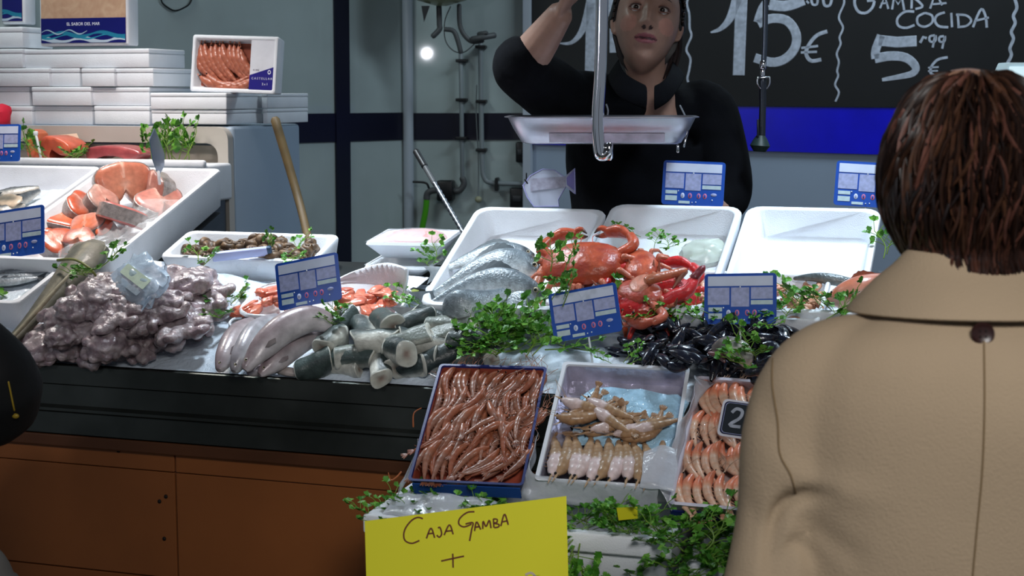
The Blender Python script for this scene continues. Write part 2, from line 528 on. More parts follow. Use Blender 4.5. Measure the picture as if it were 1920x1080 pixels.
for x, y, v in ((902, 88, 0), (903, 190, 0), (903, 281, 0), (932, 345, 1)):
    mb = MB(); mb.box((.012 if v else .04, .05, .05 if v else .012), basis(dm, -nm, ZUP, wp(x, y, .022)), bev=.003); mb.build('clamp', BLACKP, p2, smooth=False)
cb = thing('cable', 'thin pale cord with a round end hanging by the bent pipe', 'cable', wp(897, 375))
mb = MB(); mb.tube([wp(894, 160, .022), wp(893, 210, .022), wp(897, 300, .022), wp(897, 370, .022)], .0025, 8, m=24); mb.build('cord', GREYP, cb)
mb = MB(); mb.ell((.014, .014, .013), Matrix.Translation(wp(897, 374, .024)), (150, 150, 130)); mb.build('end_knob', mat('knob cream', (150, 150, 125), .5), cb)
tp = thing('water_tap', 'wall tap with lever handle on a black box', 'tap', wp(836, 375))
mb = MB(); mb.box((.062, .06, .078), basis(dm, -nm, ZUP, wp(836, 357, .03)), bev=.006); mb.build('housing', BLACKP, tp)
mb = MB(); mb.tube([wp(822, 356, .06), wp(808, 358, .06), wp(801, 364, .06), wp(800, 374, .06)], .0125, 12, m=12); mb.build('spout', DK, tp)
mb = MB(); mb.tube([wp(804, 352, .065), wp(798, 343, .07), wp(775, 341, .07)], .0045, 8, m=10); mb.build('lever', BLACKP, tp)
hs = MB(); hs.tube([wp(800, 372, .06), wp(798, 395, .06), wp(791, 432, .06), wp(780, 500, .06), wp(790, 640, .05), wp(800, 900, .04)], .0115, 12, m=40)
tag(hs.build('garden_hose', mat('green hose', (70, 150, 20), .35)), 'bright green hose hanging from the wall tap', 'hose')
for (x0, y0, x1, y1), lb in (((968, 266, 983, 304), 'small black socket high beside the white trim, under the pan'), ((957, 352, 984, 392), 'larger black socket low beside the white trim, behind the fish sign')):
    t = thing('wall_socket', lb, 'socket', wp((x0 + x1) / 2, y1, 0))
    a, b_ = wp(x0, y1, .02), wp(x1, y0, .02)
    w_, h_ = (b_ - a).dot(dm), (b_ - a).z
    mb = MB(); mb.box((w_, .04, h_), basis(dm, -nm, ZUP, (a + b_) / 2), bev=.005); mb.build('housing', BLACKP, t)
    mb = MB(); mb.box((w_ * .6, .006, h_ * .3), basis(dm, -nm, ZUP, (a + b_) / 2 + nm * .021), bev=.002); mb.build('cover', mat('socket cover', (40, 42, 46), .4), t)
# wire hoop on the left wall and a long scratch
mb = MB(); mb.tube([hit(x, y, corner + nl * .006, nl) for x, y in [(301, -18), (303, 3), (316, 15), (328, 20), (342, 16), (356, 6), (360, -14), (340, -26), (315, -26), (301, -18)]], .0028, 6, m=50)
tag(mb.build('wire_hoop', BLACKP), 'thin dark wire loop on the grey wall above the prawn box', 'wire')

# ---- menu lamp seen behind the customer's head
lp = at(1905, 160, 3.9)
ls = thing('pendant_lamp', 'pale white trapezoid lamp shade above the brown-haired customer', 'lamp', lp)
mb = MB(); mb.rings([rrect(.068, .05, .012, z, 3) for z in (-.055, -.048)] + [rrect(.052, .04, .01, .0, 3), rrect(.05, .038, .01, .003, 3)], M=Matrix.Translation(at(1917, 120, 3.9)))
mb.build('shade', mat('lamp shade', (190, 215, 225), .4), ls)
mb = MB(); mb.tube([at(1925, 118, 3.9), at(1925, -400, 3.9)], .004, 8); mb.build('cord', BLACKP, ls)
mb = MB(); mb.box((.05, .004, .03), Matrix.Translation(at(1912, 136, 3.845)) @ Matrix.Rotation(R(-12), 4, 'X'), bev=.001); mb.build('panel', mat('lamp panel', (215, 240, 245), .3), ls)
for mm_, e_ in (('lamp panel', .9), ('lamp shade', .35)):
    bs = MATS[mm_].node_tree.nodes['Principled BSDF']; bs.inputs['Emission Color'].default_value = (.62, .82, .9, 1); bs.inputs['Emission Strength'].default_value = e_

# ---- EPS boxes
def eps_open(W_, L_, Hh, t=.016, r=.02, taper=.012, fl=.014):
    mb = MB(); x, y = W_ / 2, L_ / 2
    mb.rings([rrect(x - taper - .004, y - taper - .004, r, 0), rrect(x - taper, y - taper, r, .004), rrect(x, y, r, Hh - .006), rrect(x - .002, y - .002, r, Hh - .001), rrect(x - .005, y - .005, r, Hh),
        rrect(x - t + .003, y - t + .003, r * .9, Hh), rrect(x - t, y - t, r * .9, Hh - .003), rrect(x - t - taper * .8, y - t - taper * .8, r * .8, fl + .008), rrect(x - t - taper * .8 - .008, y - t - taper * .8 - .008, r * .6, fl)])
    return mb
def eps_lidded(name, W_, D_, Hh, M, label, group=None, cat='box'):
    t = thing(name, label, cat, M, group)
    hb = Hh * .74
    mb = MB(); mb.box((W_ - .0015, D_ - .0015, hb), bev=.0025, c=(0, 0, hb / 2)); mb.build('body', EPS, t, world=False)
    mb = MB(); mb.box((W_, D_, Hh - hb - .0006), bev=.003, c=(0, 0, hb + (Hh - hb) / 2 + .0003)); mb.build('lid', EPS, t, world=False)
    return t
def hstack(px0, px1, ytop, ybot, s, depth, label, group, rz=0):
    xm = (px0 + px1) / 2
    u0, _ = onS(px0, ybot, s); u1, _ = onS(px1, ybot, s)
    _, z0 = onS(xm, ybot, s); _, z1 = onS(xm, ytop, s)
    return eps_lidded('foam_box', u1 - u0, depth, z1 - z0, hmat(H((u0 + u1) / 2, s + depth / 2, z0), rz), label, group)
G1 = 'white foam boxes stacked on the cabinet'
SF = 1.05
rows = [(-75, 61, 199, 234, 'bottom row foam box at the picture edge, under the red cloth height'), (65, 174, 199, 234, 'bottom row foam box above the orange fish piece'), (177, 281, 199, 234, 'bottom row foam box above the tuna block'),
        (-75, 56, 163, 198, 'second row foam box at the picture edge'), (60, 171, 163, 198, 'second row foam box, middle of its row'), (174, 281, 164, 198, 'second row foam box beside the box with a thick rim'),
        (-75, 93, 128, 162, 'third row foam box at the picture edge'), (96, 150, 128, 162, 'narrow third row foam box, second in its row'), (153, 215, 128, 162, 'narrow third row foam box, third in its row'), (218, 288, 128, 162, 'third row foam box at the end by the grey wall'),
        (-75, 43, 92, 127, 'top row foam box under the cropped sea package'), (46, 280, 92, 127, 'long top row foam box under the large sea package')]
for i, (a, b, yt, yb, lb) in enumerate(rows):
    hstack(a, b, yt, yb, SF + (.012 if i % 2 else 0), (.17 if a < 0 else (.2 if yt < 100 else .26 + .02 * (i % 3))), lb, G1)
hstack(284, 425, 206, 233, 1.04, .22, 'foam box on the cabinet edge, lower one under the prawn package', G1)
hstack(282, 425, 174, 205, 1.035, .225, 'thick-rimmed foam box directly under the prawn package', G1)
hstack(492, 502, 204, 232, 1.23, .27, 'lower foam box at the back corner of the cabinet, over the wooden stick', G1)
hstack(490, 502, 175, 203, 1.228, .27, 'upper foam box at the back corner of the cabinet', G1)

# ---- cabinet carrying them
u1, _ = onS(432, 300, 1.02); zt = onS(300, 235, 1.02)[1]
cbm = hmat(H((u1 - 2.6) / 2, 1.02, 0))
cw = u1 + 2.6
CREAM = mat('cream cabinet', (190, 184, 176), .45, nscale=3, namt=.06)
BLUEW = mat('cabinet side', (150, 168, 186), .45, nscale=3, namt=.06)
cab = thing('display_cabinet', 'white cabinet with a rounded recess behind the salmon box, carrying foam boxes', 'cabinet', cbm)
mb = MB(); mb.box((cw, .42, zt - .002), bev=.01, c=(0, .23, (zt - .002) / 2)); mb.build('body', BLUEW, cab, world=False)
mb = MB()
ro = [V3((p.x, -.012, p.y + zt / 2)) for p in rrect(cw / 2, zt / 2 - .003, .035, 0, 5)]
ri = [V3((p.x, -.012, p.y + zt / 2 - .016)) for p in rrect(cw / 2 - .032, zt / 2 - .032, .035, 0, 5)]
mb.rings([[p + V3((0, .03, 0)) for p in ro], ro, ri, [p + V3((0, .03, 0)) for p in ri]], cap0=False, cap1=False); mb.build('frame', CREAM, cab, world=False)
mb = MB(); mb.box((cw - .06, .01, zt - .08), c=(0, .012, zt / 2 - .015)); mb.build('recess_panel', mat('cabinet recess', (150, 142, 132), .5), cab, world=False)
# ------------------------------------------------------------------ counter
cn = thing('display_counter', 'fish counter with a dark steel front and orange-brown wood panels below', 'counter', H(-.1, .5, 0))
FRONTM = mat('steel front', (88, 92, 88), .42, .9, nscale=7, namt=.25, bump=.04, bscale=9)
prof = [(.012, 1.0222), (.0, 1.026), (-.004, 1.024), (-.004, .985), (.004, .981), (.004, .938), (-.006, .932), (-.006, .926), (.006, .92), (.006, .874), (.03, .87)]
mb = MB()
mb.rings([[H(u, s, z) for s, z in prof] for u in (-1.75, -1.0, 0, 1.0, 1.45)], closed=False, cap0=False, cap1=False)
mb.build('steel_front', FRONTM, cn, mods=(('SOLIDIFY', {'thickness': .002}),), smooth=False)
mb = MB()
for ua, ub, vb in ((-1.75, -.866, .84), (-.866, -.08, .57), (-.08, 1.45, .62)):
    mb.add([C(u, v, w) for w in (-.03, -.004) for u, v in ((ua, .012), (ub, .012), (ub, vb), (ua, vb))], [(3, 2, 1, 0), (4, 5, 6, 7), (0, 1, 5, 4), (1, 2, 6, 5), (2, 3, 7, 6), (3, 0, 4, 7)])
mb.build('display_bed', STEEL, cn, smooth=False)
mb = MB(); mb.box((3.2, .04, .026), hmat(H(-.15, .028, .857)), bev=.003); mb.build('edge_strip', WOODD, cn, smooth=False)
SEAMU = onS(330, 950, .02)[0]; ZB = onS(20, 1052, .02)[1]; ZT = onS(300, 884, .02)[1]
for a, b_ in ((-1.75, SEAMU - .002), (SEAMU + .002, .62), (.624, 1.45)):
    for z0, z1 in ((.0, ZB - .0015), (ZB + .0015, ZT - .001), (ZT + .001, .844)):
        mb = MB(); mb.box((b_ - a, .02, z1 - z0), hmat(H((a + b_) / 2, .03, (z0 + z1) / 2)), bev=.0015); mb.build('wood_panel', WOOD, cn, smooth=False)
mb = MB()
for x, y in ((222, 845), (311, 931), (299, 940), (308, 1010)):
    mb.ell((.0045, .003, .0045), basis(U, VH, ZUP, hit(x, y, O + VH * .019, VH)), nu=8, nv=6)
mb.build('screw_hole', mat('screw hole', (25, 14, 10), .7), cn)

# crushed ice bed
ICE = mat('crushed ice', (214, 226, 238), .25, bump=.9, bscale=95, nscale=30, namt=.06, coat=.3)
def icesheet(u0, u1, v0, v1, h, name='crushed_ice', label='', n=90, m=40, hump=None):
    mb = MB(); vs = []
    for j in range(m + 1):
        for i in range(n + 1):
            u, v = u0 + (u1 - u0) * i / n, v0 + (v1 - v0) * j / m
            e = min(1, min(i, n - i) / 4, min(j, m - j) / 3)
            k = noise.noise(V3((u * 14, v * 14, 3))) * .006 + noise.noise(V3((u * 45, v * 45, 1))) * .004 + noise.noise(V3((u * 110, v * 110, 1))) * .002
            vs.append(C(u, v, -.002 + e * (h + k + (hump(u, v) if hump else 0))))
    fs = [(j * (n + 1) + i, j * (n + 1) + i + 1, (j + 1) * (n + 1) + i + 1, (j + 1) * (n + 1) + i) for j in range(m) for i in range(n)]
    mb.add(vs, fs)
    o = mb.build(name, ICE, mods=())
    return tag(o, label, 'ice', kind='stuff')
def hump(u, v):
    g = lambda a, b_, s, t, h: h * math.exp(-((u - a) / s) ** 2 - ((v - b_) / t) ** 2)
    return g(-.62, .335, .13, .06, .062) + g(-.95, .22, .2, .1, .01)
icesheet(-1.5, .62, .014, .46, .006, label='white crushed ice spread over the sloping counter bed under the fish', n=170, m=44, hump=hump)

# ------------------------------------------------------------------ makers
WET = mat('wet fish skin', vc=True, rough=.3, coat=.35, nscale=55, namt=.14, bump=.12, bscale=160)
WETS = mat('wet silver skin', vc=True, rough=.3, coat=.4, metal=.12, nscale=70, namt=.3, bump=.4, bscale=230)
FLESH = mat('fish flesh', vc=True, rough=.34, coat=.3, nscale=70, namt=.12, bump=.2, bscale=110, sss=.1)
FIN = mat('fish fin', vc=True, rough=.4, nscale=90, namt=.2)
EYEW = mat('fish eye', (18, 18, 20), .08)
EYER = mat('fish eye ring', (190, 180, 150), .15)

def sm(x, a, b):
    x = max(0, min(1, (x - a) / (b - a))); return x * x * (3 - 2 * x)
def path_fish(name, label, pts, D, hs, ws, back, belly, mt=None, tail=True, dorsal=True, eye=True, pect=True, head=None, group=None, n=18, m=26, toward=None, finc=None, taill=.18, cut=None, cat='fish', split=.1):
    """one whole fish along world points (nose first). D: dorsal direction. hs/ws: half heights / half widths nose to tail."""
    pts = [V3(p) for p in crom(pts, m)]
    D = V3(D).normalized()
    t_ = thing(name, label, cat, pts[m // 2] , group)
    hf = crom([(x,) for x in hs], 101); wf = crom([(x,) for x in ws], 101)
    h = lambda t: hf[int(t * 100 + .5)][0]; w = lambda t: wf[int(t * 100 + .5)][0]
    head = head or back
    def col(t, an):
        c = lerpc(belly, back, sm(math.cos(an), split - .55, split + .55))
        if t < .2: c = lerpc(c, lerpc(belly, head, sm(math.cos(an), -.8, .3)), 1 - sm(t, .14, .2))
        return c
    mb = MB(); mb.tube(pts, h, n, up=D, flat=lambda t: w(t) / max(h(t), 1e-5), col=lambda t, an: tuple(round(q) for q in col(t, an)))
    mb.build('body', mt or WETS, t_)
    T = lambda i: (pts[min(i + 1, m - 1)] - pts[max(i - 1, 0)]).normalized()
    camd = (CAM - pts[m // 2]).normalized() if toward is None else V3(toward)
    finc = finc or tuple(int(x * .75) for x in back)
    L = sum((a - b_).length for a, b_ in zip(pts, pts[1:]))
    def flat_fin(nm, outline, nd, th=.0016):
        mb = MB(); k = len(outline); ctr = sum(outline, V3()) / k
        mb.add([p + nd * (th * .3) for p in outline] + [p - nd * (th * .3) for p in outline] + [ctr + nd * th, ctr - nd * th],
            [(i, (i + 1) % k, 2 * k) for i in range(k)] + [(k + (i + 1) % k, k + i, 2 * k + 1) for i in range(k)] + [(i, k + i, k + (i + 1) % k, (i + 1) % k) for i in range(k)], finc)
        mb.build(nm, FIN, t_)
    if tail:
        e, Te = pts[-1], T(m - 1); Dn = (D - Te * D.dot(Te)).normalized(); B = Te.cross(Dn); tl = L * taill; hh = h(1)
        flat_fin('tail_fin', [e - Te * .004 + Dn * hh * .7, e + Te * tl * .5 + Dn * tl * .42, e + Te * tl + Dn * tl * .62, e + Te * tl * .72 + Dn * tl * .1, e + Te * tl * .72 - Dn * tl * .1, e + Te * tl - Dn * tl * .62, e + Te * tl * .5 - Dn * tl * .42, e - Te * .004 - Dn * hh * .7], B)
    if dorsal:
        ia, ib = int(m * .3), int(m * .78); up_, dn_ = [], []
        for i in range(ia, ib + 1):
            f = (i - ia) / (ib - ia); Dn = (D - T(i) * D.dot(T(i))).normalized(); hh = h(i / (m - 1))
            dn_.append(pts[i] + Dn * hh * .92)
            up_.append(pts[i] + Dn * hh * (1.0 + .32 * math.sin(math.pi * min(1, f * 1.25 + .1)) * (.8 + .2 * (i % 2))) - T(i) * -.004)
        flat_fin('dorsal_fin', dn_ + up_[::-1], T(m // 2).cross(D).normalized(), .0012)
    sgn = 1 if camd.dot(T(2).cross((D - T(2) * D.dot(T(2))).normalized())) > 0 else -1
    if pect:
        i = int(m * .24); Dn = (D - T(i) * D.dot(T(i))).normalized(); B = T(i).cross(Dn) * sgn; q = pts[i] + B * w(i / (m - 1)) * 1.0 - Dn * h(.24) * .25
        l = L * .13
        flat_fin('pectoral_fin', [q, q + T(i) * l * .5 + Dn * l * .1 + B * .004, q + T(i) * l - Dn * l * .1 + B * .006, q + T(i) * l * .8 - Dn * l * .35 + B * .005, q + T(i) * l * .2 - Dn * l * .2 + B * .002], B, .001)
    if eye:
        i = max(2, int(m * .09)); Dn = (D - T(i) * D.dot(T(i))).normalized(); tt = i / (m - 1)
        rr = h(.2) * .17
        for sg in (1, -1):
            B = T(i).cross(Dn) * sg; q = pts[i] + B * w(tt) * .82 + Dn * h(tt) * .38
            mbx = basis(T(i), Dn, T(i).cross(Dn), q)
            mb = MB(); mb.ell((rr, rr, rr * .55), mbx, nu=14, nv=8); e_ = mb.build('eye', EYER, t_)
            mb = MB(); mb.ell((rr * .6, rr * .6, rr * .5), Matrix.Translation(B * rr * .25) @ mbx, nu=12, nv=8); mb.build('pupil', EYEW, t_)
    return t_

def superq(n=4, amp=.05, seed=0, fr=2.0):
    sd = V3((seed * 3.1, seed * 1.7, seed * .9))
    def f(d):
        k = (abs(d.x) ** n + abs(d.y) ** n + abs(d.z) ** n) ** (-1 / n)
        return k * (1 + amp * noise.noise(d * fr + sd) * 2)
    return f
def lump(name, label, M, size, col, m=None, cat='fish', group=None, n=4, amp=.06, seed=0, fr=2.0, col2=None, nu=22, nv=14):
    mb = MB()
    cf = col if col2 is None else (lambda p, i: lerpc(col, col2, sm(noise.noise(p * 60 + V3((seed, 0, 0))), -.25, .3)))
    mb.ell(tuple(x / 2 for x in size), None, cf, nu, nv, fn=superq(n, amp, seed, fr), c=(0, 0, size[2] / 2))
    mb.v = [M @ p for p in mb.v]
    return tag(mb.build(name, m or FLESH), label, cat, group)

# ---- price ticket
SBLUE = mat('ticket blue', (28, 78, 170), .35)
SWHITE = mat('ticket white panel', (205, 214, 235), .4, nscale=30, namt=.05)
SLILAC = mat('ticket lilac print', (165, 172, 210), .45, nscale=120, namt=.15)
SPALE = mat('ticket pale print', (190, 210, 215), .45, nscale=80, namt=.1)
SRED = mat('symbol red', (200, 110, 140), .45)
CLIP = mat('white clip', (220, 224, 228), .35)
def ticket(label, cx, cy, Y, roll, wid=.142, tilt=18, yaw=None, group='blue printed price tickets', legs=True):
    yaw = math.degrees(TH) if yaw is None else yaw
    M = Matrix.Translation(at(cx, cy, Y)) @ Matrix.Rotation(R(-yaw), 4, 'Z') @ Matrix.Rotation(R(90 - tilt), 4, 'X') @ Matrix.Rotation(R(roll), 4, 'Z')
    w, h = wid, wid * .705
    t = thing('price_ticket', label, 'price tag', M @ Matrix.Translation((0, -h / 2, 0)), group)
    mb = MB(); mb.rings([rrect(w / 2, h / 2, .007, -.0015, 4), rrect(w / 2, h / 2, .007, .0015, 4)]); mb.v = [M @ p for p in mb.v]; mb.build('plate', SBLUE, t, smooth=False)
    def panel(nm, x0, y0, x1, y1, m):
        mb = MB(); mb.box(((x1 - x0) * w, (y1 - y0) * h, .0008), c=((x0 + x1) / 2 * w - w / 2, h / 2 - (y0 + y1) / 2 * h, .0019)); mb.v = [M @ p for p in mb.v]; return mb.build(nm, m, t, smooth=False)
    panel('name_panel', .05, .055, .95, .25, SWHITE)
    panel('text_panel', .05, .28, .35, .62, SLILAC); panel('text_panel', .375, .28, .625, .66, SLILAC); panel('text_panel', .65, .28, .95, .51, SLILAC)
    panel('price_panel', .65, .535, .95, .62, SPALE); panel('code_panel', .06, .67, .25, .75, SPALE); panel('code_panel', .06, .79, .25, .9, SPALE); panel('code_panel', .28, .9, .46, .96, SPALE)
    for i, (x, m) in enumerate(((.34, SWHITE), (.46, SRED), (.60, SRED), (.70, SRED))):
        mb = MB(); mb.ell((w * .032, h * .062, .0008), c=(x * w - w / 2, h / 2 - .78 * h, .0018), nu=14, nv=6); mb.v = [M @ p for p in mb.v]; s_ = mb.build('symbol', m, t)
        mb = MB(); mb.ell((w * .014, h * .04, .0008), c=(x * w - w / 2, h / 2 - .78 * h, .0026), nu=10, nv=6); mb.v = [M @ p for p in mb.v]; mb.build('symbol_mark', SBLUE if i else SLILAC, s_)
    mb = MB(); mb.ell((w * .05, h * .035, .0008), c=(.84 * w - w / 2, h / 2 - .74 * h, .0018), nu=14, nv=6); mb.v = [M @ p for p in mb.v]; mb.build('symbol', SLILAC, t)
    for x, y in ((.5, .93), (.56, .92), (.27, .68), (.82, .86), (.5, .27)):
        mb = MB(); mb.ell((w * .011, w * .011, .001), c=(x * w - w / 2, h / 2 - y * h, .0022), nu=8, nv=5); mb.v = [M @ p for p in mb.v]; mb.build('pin', CLIP, t)
    if legs:
        mb = MB(); mb.tube([M @ V3((0, -h * .4, -.003)), M @ V3((0, -h * .5 - .055, -.004))], .002, 8); mb.build('spike', CLIP, t)
    return t

# ---- parsley
LEAFM = mat('parsley leaf', vc=True, rough=.42, nscale=40, namt=.2, spec=.4)
def leaflet(mb, M, s, col):
    pts = [(0, 0), (.25, .18), (.2, .42), (.45, .38), (.5, .62), (.72, .5), (.78, .72), (1.0, .55)]
    out = [(0, 0), (.16, .22), (.34, .20), (.36, .44), (.58, .34), (.66, .50), (.80, .26), (1, 0), (.80, -.26), (.66, -.50), (.58, -.34), (.36, -.44), (.34, -.20), (.16, -.22)]
    mid = [(.1, 0), (.3, 0), (.55, 0), (.78, 0)]
    a = rnd(.1, .5); b_ = rnd(-.5, .3)
    def P(x, y, dz=0): return V3((x * s, y * s, (a * abs(y) + b_ * x * x + dz) * s))
    k = len(out)
    vs = [P(*p) for p in out] + [P(*p, -.06) for p in mid]
    f = [(0, 1, k), (1, 2, k + 1, k), (2, 3, k + 1), (3, 4, k + 2, k + 1), (4, 5, k + 2), (5, 6, k + 3, k + 2), (6, 7, k + 3), (7, 8, k + 3), (8, 9, k + 2, k + 3), (9, 10, k + 2), (10, 11, k + 1, k + 2), (11, 12, k + 1), (12, 13, k, k + 1), (13, 0, k)]
    mb.add(vs, f, col, M)
def make_sprig(seed, bushy):
    random.seed(seed)
    t = thing('parsley_sprig', 'parsley', 'parsley')
    st, lf = MB(), MB()
    L = rnd(.05, .075)
    main = [V3((0, 0, 0)), V3((L * .5, rnd(-.01, .01), .008)), V3((L, rnd(-.015, .015), rnd(.008, .02)))]
    st.tube(main, [.0014, .001], 6, m=8, col=(120, 150, 60))
    nb = 9 if bushy else 6
    for i in range(nb):
        f = .35 + .65 * i / (nb - 1)
        p = V3(crom(main, 21)[int(f * 20)])
        an = R(rnd(40, 85)) * (1 if i % 2 else -1) if i < nb - 1 else R(rnd(-15, 15))
        bl = rnd(.018, .032)
        d = V3((math.cos(an), math.sin(an), rnd(.15, .7))).normalized()
        e = p + d * bl
        st.tube([p, p + d * bl * .5 + V3((0, 0, .003)), e], .0008, 5, m=5, col=(110, 150, 55))
        for k in (-1, 0, 1):
            d2 = (Matrix.Rotation(R(52 * k + rnd(-10, 10)), 3, 'Z') @ d).normalized()
            side = V3((0, 0, 1)).cross(d2).normalized()
            nn = d2.cross(side)
            g = rnd(0, 1)
            leaflet(lf, basis(d2, (side + nn * rnd(-.5, .5)).normalized(), d2.cross((side + nn * .2)).normalized(), e), rnd(.012, .0185), tuple(int(x) for x in lerpc((58, 120, 34), (124, 182, 70), g)))
    st.build('stem', LEAFM, t, world=False)
    lf.build('leaves', LEAFM, t, world=False)
    return t
SPRIGS = [make_sprig(100 + i, i % 2 == 0) for i in range(6)]
random.seed(11)
_spr = [0]
def sprig(p, label, group=None, s=1.0, rz=None, up=0, B=None, rx=0, ry=0):
    k = SPRIGS[_spr[0] % 6]; _spr[0] += 1
    rz = rnd(0, 360) if rz is None else rz
    M = Matrix.Translation(p) @ (B or CB) @ Matrix.Rotation(R(rz), 4, 'Z') @ Matrix.Rotation(R(-up), 4, 'Y') @ Matrix.Rotation(R(rx), 4, 'X') @ Matrix.Scale(s, 4)
    return inst(k, M, label, group)
def clump(pxs, w, label, group, s=1.0, up=(10, 50), onp=onc, B=None, nrep=1):
    for (x, y) in pxs:
        for k in range(nrep):
            sprig(onp(x + rnd(-6, 6), y + rnd(-4, 4), w + rnd(0, .012)), label, group, s * rnd(.85, 1.15), up=rnd(*up), B=B)
def uvw(x, y, w=0):
    q = onc(x, y, w) - O
    return q.dot(U), q.dot(V)
def cbox(u0, u1, v0, v1, Hh, label, group=None, cat='box', w=.0, name='foam_box', rz=0, **kw):
    """open foam box lying on the counter plane"""
    t = thing(name, label, cat, cmat(C((u0 + u1) / 2, (v0 + v1) / 2, w), rz), group)
    eps_open(u1 - u0, v1 - v0, Hh, **kw).build('box_body', EPS, t, world=False)
    return t
GB = 'open white foam boxes on the counter'
SILVER = ((92, 102, 108), (205, 212, 214))
# ---------------- upper left: salmon box, its neighbour, the lower one
cbox(-1.215, -.862, .300, .880, .10, 'long open foam box of salmon steaks, tilted on the counter', GB, w=.003)
cbox(-1.575, -1.222, .300, .880, .10, 'open foam box of silver fish left of the salmon box, cropped by the picture edge', GB, w=.003)
# salmon steaks
STF = mat('salmon flesh', vc=True, rough=.3, coat=.4, nscale=60, namt=.18, bump=.12, bscale=120, sss=.08)
def steak(label, x, y, w, size, th, rz, tilt, ry, cin, cout, group='salmon steaks and pieces in the long foam box', skin=(150, 140, 136)):
    size *= 1.16; th *= 1.35
    M = cmat(onc(x, y, w), rz, tilt, ry)
    t = thing('salmon_steak', label, 'fish steak', M, group)
    def outline(k, z, n=40, notch=1.0):
        out = []
        for i in range(n):
            a = -math.pi / 2 + 2 * math.pi * i / n
            d = abs((i / n) if i / n < .5 else 1 - i / n)
            r = size * (.5 + .07 * math.cos(2 * a)) * k
            r *= (1 - .68 * notch * math.exp(-(d / .07) ** 2)) * (1 + .09 * math.sin(3 * a + rz) + .05 * math.sin(5 * a + rz * 2))
            out.append(V3((math.cos(a) * r * .86, math.sin(a) * r + size * .05, z)))
        return out
    mb = MB()
    rs = [outline(.25, th * .52), outline(.7, th * .56), outline(.9, th * .5), outline(.985, th * .38), outline(.985, -th * .38), outline(.9, -th * .5), outline(.25, -th * .5)]
    def cf(p, i):
        r = math.hypot(p.x, p.y) / (size * .5)
        return lerpc(cin, cout, sm(r + .25 * noise.noise(p * 70), .35, .9)) if abs(p.x) > size * .02 else lerpc(cin, (225, 190, 175), .6)
    mb.rings(rs, cf); mb.build('flesh', STF, t, world=False)
    mb = MB(); o0, o1 = outline(1.0, -th * .4), outline(1.0, th * .4); o2, o3 = outline(.965, th * .42), outline(.965, -th * .42)
    k = len(o0); sel = range(4, k - 3)
    mb.rings([[o3[i] for i in sel], [o0[i] for i in sel], [o1[i] for i in sel], [o2[i] for i in sel]], (skin), cap0=False, cap1=False, closed=False); mb.build('skin', WETS, t, world=False)
    return t
PK, PK2 = (206, 146, 132), (188, 118, 106)
OR, OR2 = (222, 118, 82), (205, 92, 60)
DKP, DKP2 = (165, 118, 108), (150, 96, 86)
steak('large pale orange salmon steak arched at the top of the pile', 232, 352, .085, .125, .032, 25, 62, 20, (206, 138, 112), (192, 116, 92))
steak('brownish salmon steak at the back beside the knife-edged ticket', 292, 366, .055, .105, .035, -10, 55, -15, DKP, DKP2)
steak('long pink salmon piece under clear film by the box edge', 303, 388, .045, .11, .03, 50, 25, 10, PK, PK2)
steak('pinkish heart-shaped salmon steak in the middle of the box', 230, 405, .075, .115, .03, 160, 38, 0, (205, 130, 122), (190, 110, 105))
steak('salmon steak showing pale skin below the arched one', 190, 380, .075, .08, .03, 60, 40, 20, PK, (185, 150, 140))
steak('dark orange salmon steak leaning on the left wall of the box', 155, 395, .065, .09, .032, 80, 40, 10, DKP, OR2)
steak('bright orange salmon steak lying flat near the left box wall', 128, 420, .05, .11, .03, 95, 18, 6, OR, OR2)
steak('bright orange salmon steak with a curled white belly flap', 165, 432, .05, .085, .03, 20, 20, -12, OR, PK)
steak('small orange salmon steak behind the tilted left ticket', 95, 432, .045, .1, .03, 110, 20, 0, OR, OR2)
steak('red orange salmon steak beside the white belly flap', 192, 437, .045, .07, .028, -30, 22, 0, (225, 112, 74), OR2)
steak('salmon steak at the lower end of the box over the fish tail piece', 110, 462, .05, .085, .03, 70, 30, 0, (220, 128, 100), OR2)
steak('small pink salmon steak under the film at the lower end of the box', 150, 455, .05, .07, .028, 10, 15, 8, (222, 140, 112), PK2)
# clear film over the salmon
FILM = mat('clear film', (240, 246, 250), .06, trans=.0, alpha=.22, bump=.6, bscale=70, spec=.8)
mb = MB(); vs = []
for j in range(19):
    for i in range(15):
        u, v = -1.02 + .13 * i / 14 + .02 * math.sin(j), .325 + .42 * j / 18
        vs.append(C(u - .05 * (1 - j / 18), v, .07 + .018 * noise.noise(V3((i * .5, j * .5, 2)))))
mb.add(vs, [(j * 15 + i, j * 15 + i + 1, (j + 1) * 15 + i + 1, (j + 1) * 15 + i) for j in range(18) for i in range(14)])
tag(mb.build('plastic_film', FILM), 'clear crinkled film over the salmon along the right box wall', 'plastic film')
# silver fish in the neighbouring box
D1 = (-U * .3 + V + W * .5)
for k, (pts, lb) in enumerate((([(-30, 372), (25, 362), (72, 352)], 'dark-backed silver fish topmost in the box by the picture edge'), ([(-20, 392), (25, 382), (74, 358)], 'silver fish with pale belly up in the box by the picture edge'), ([(-30, 398), (5, 396), (45, 384)], 'silver fish lowest in the box by the picture edge'))):
    path_fish('silver_fish', lb, [onc(x, y, .07 + .004 * k) for x, y in pts], D1 if k != 1 else W, [.006, .016, .018, .014, .006], [.004, .011, .012, .009, .004], (84, 92, 98), (205, 200, 190), tail=False, group='silver fish in the box at the picture edge')
lump('fish_fillet', 'cream fish fillet lying on the silver fish at the picture edge', cmat(onc(18, 380, .085), -20, 12), (.085, .05, .012), (212, 192, 168), seed=3, n=3, group=None)
icesheet(-1.55, -1.25, .32, .86, .055, label='crushed ice filling the foam box by the picture edge', n=34, m=50)
icesheet(-1.19, -.89, .33, .85, .03, label='crushed ice filling the salmon box', n=34, m=50)

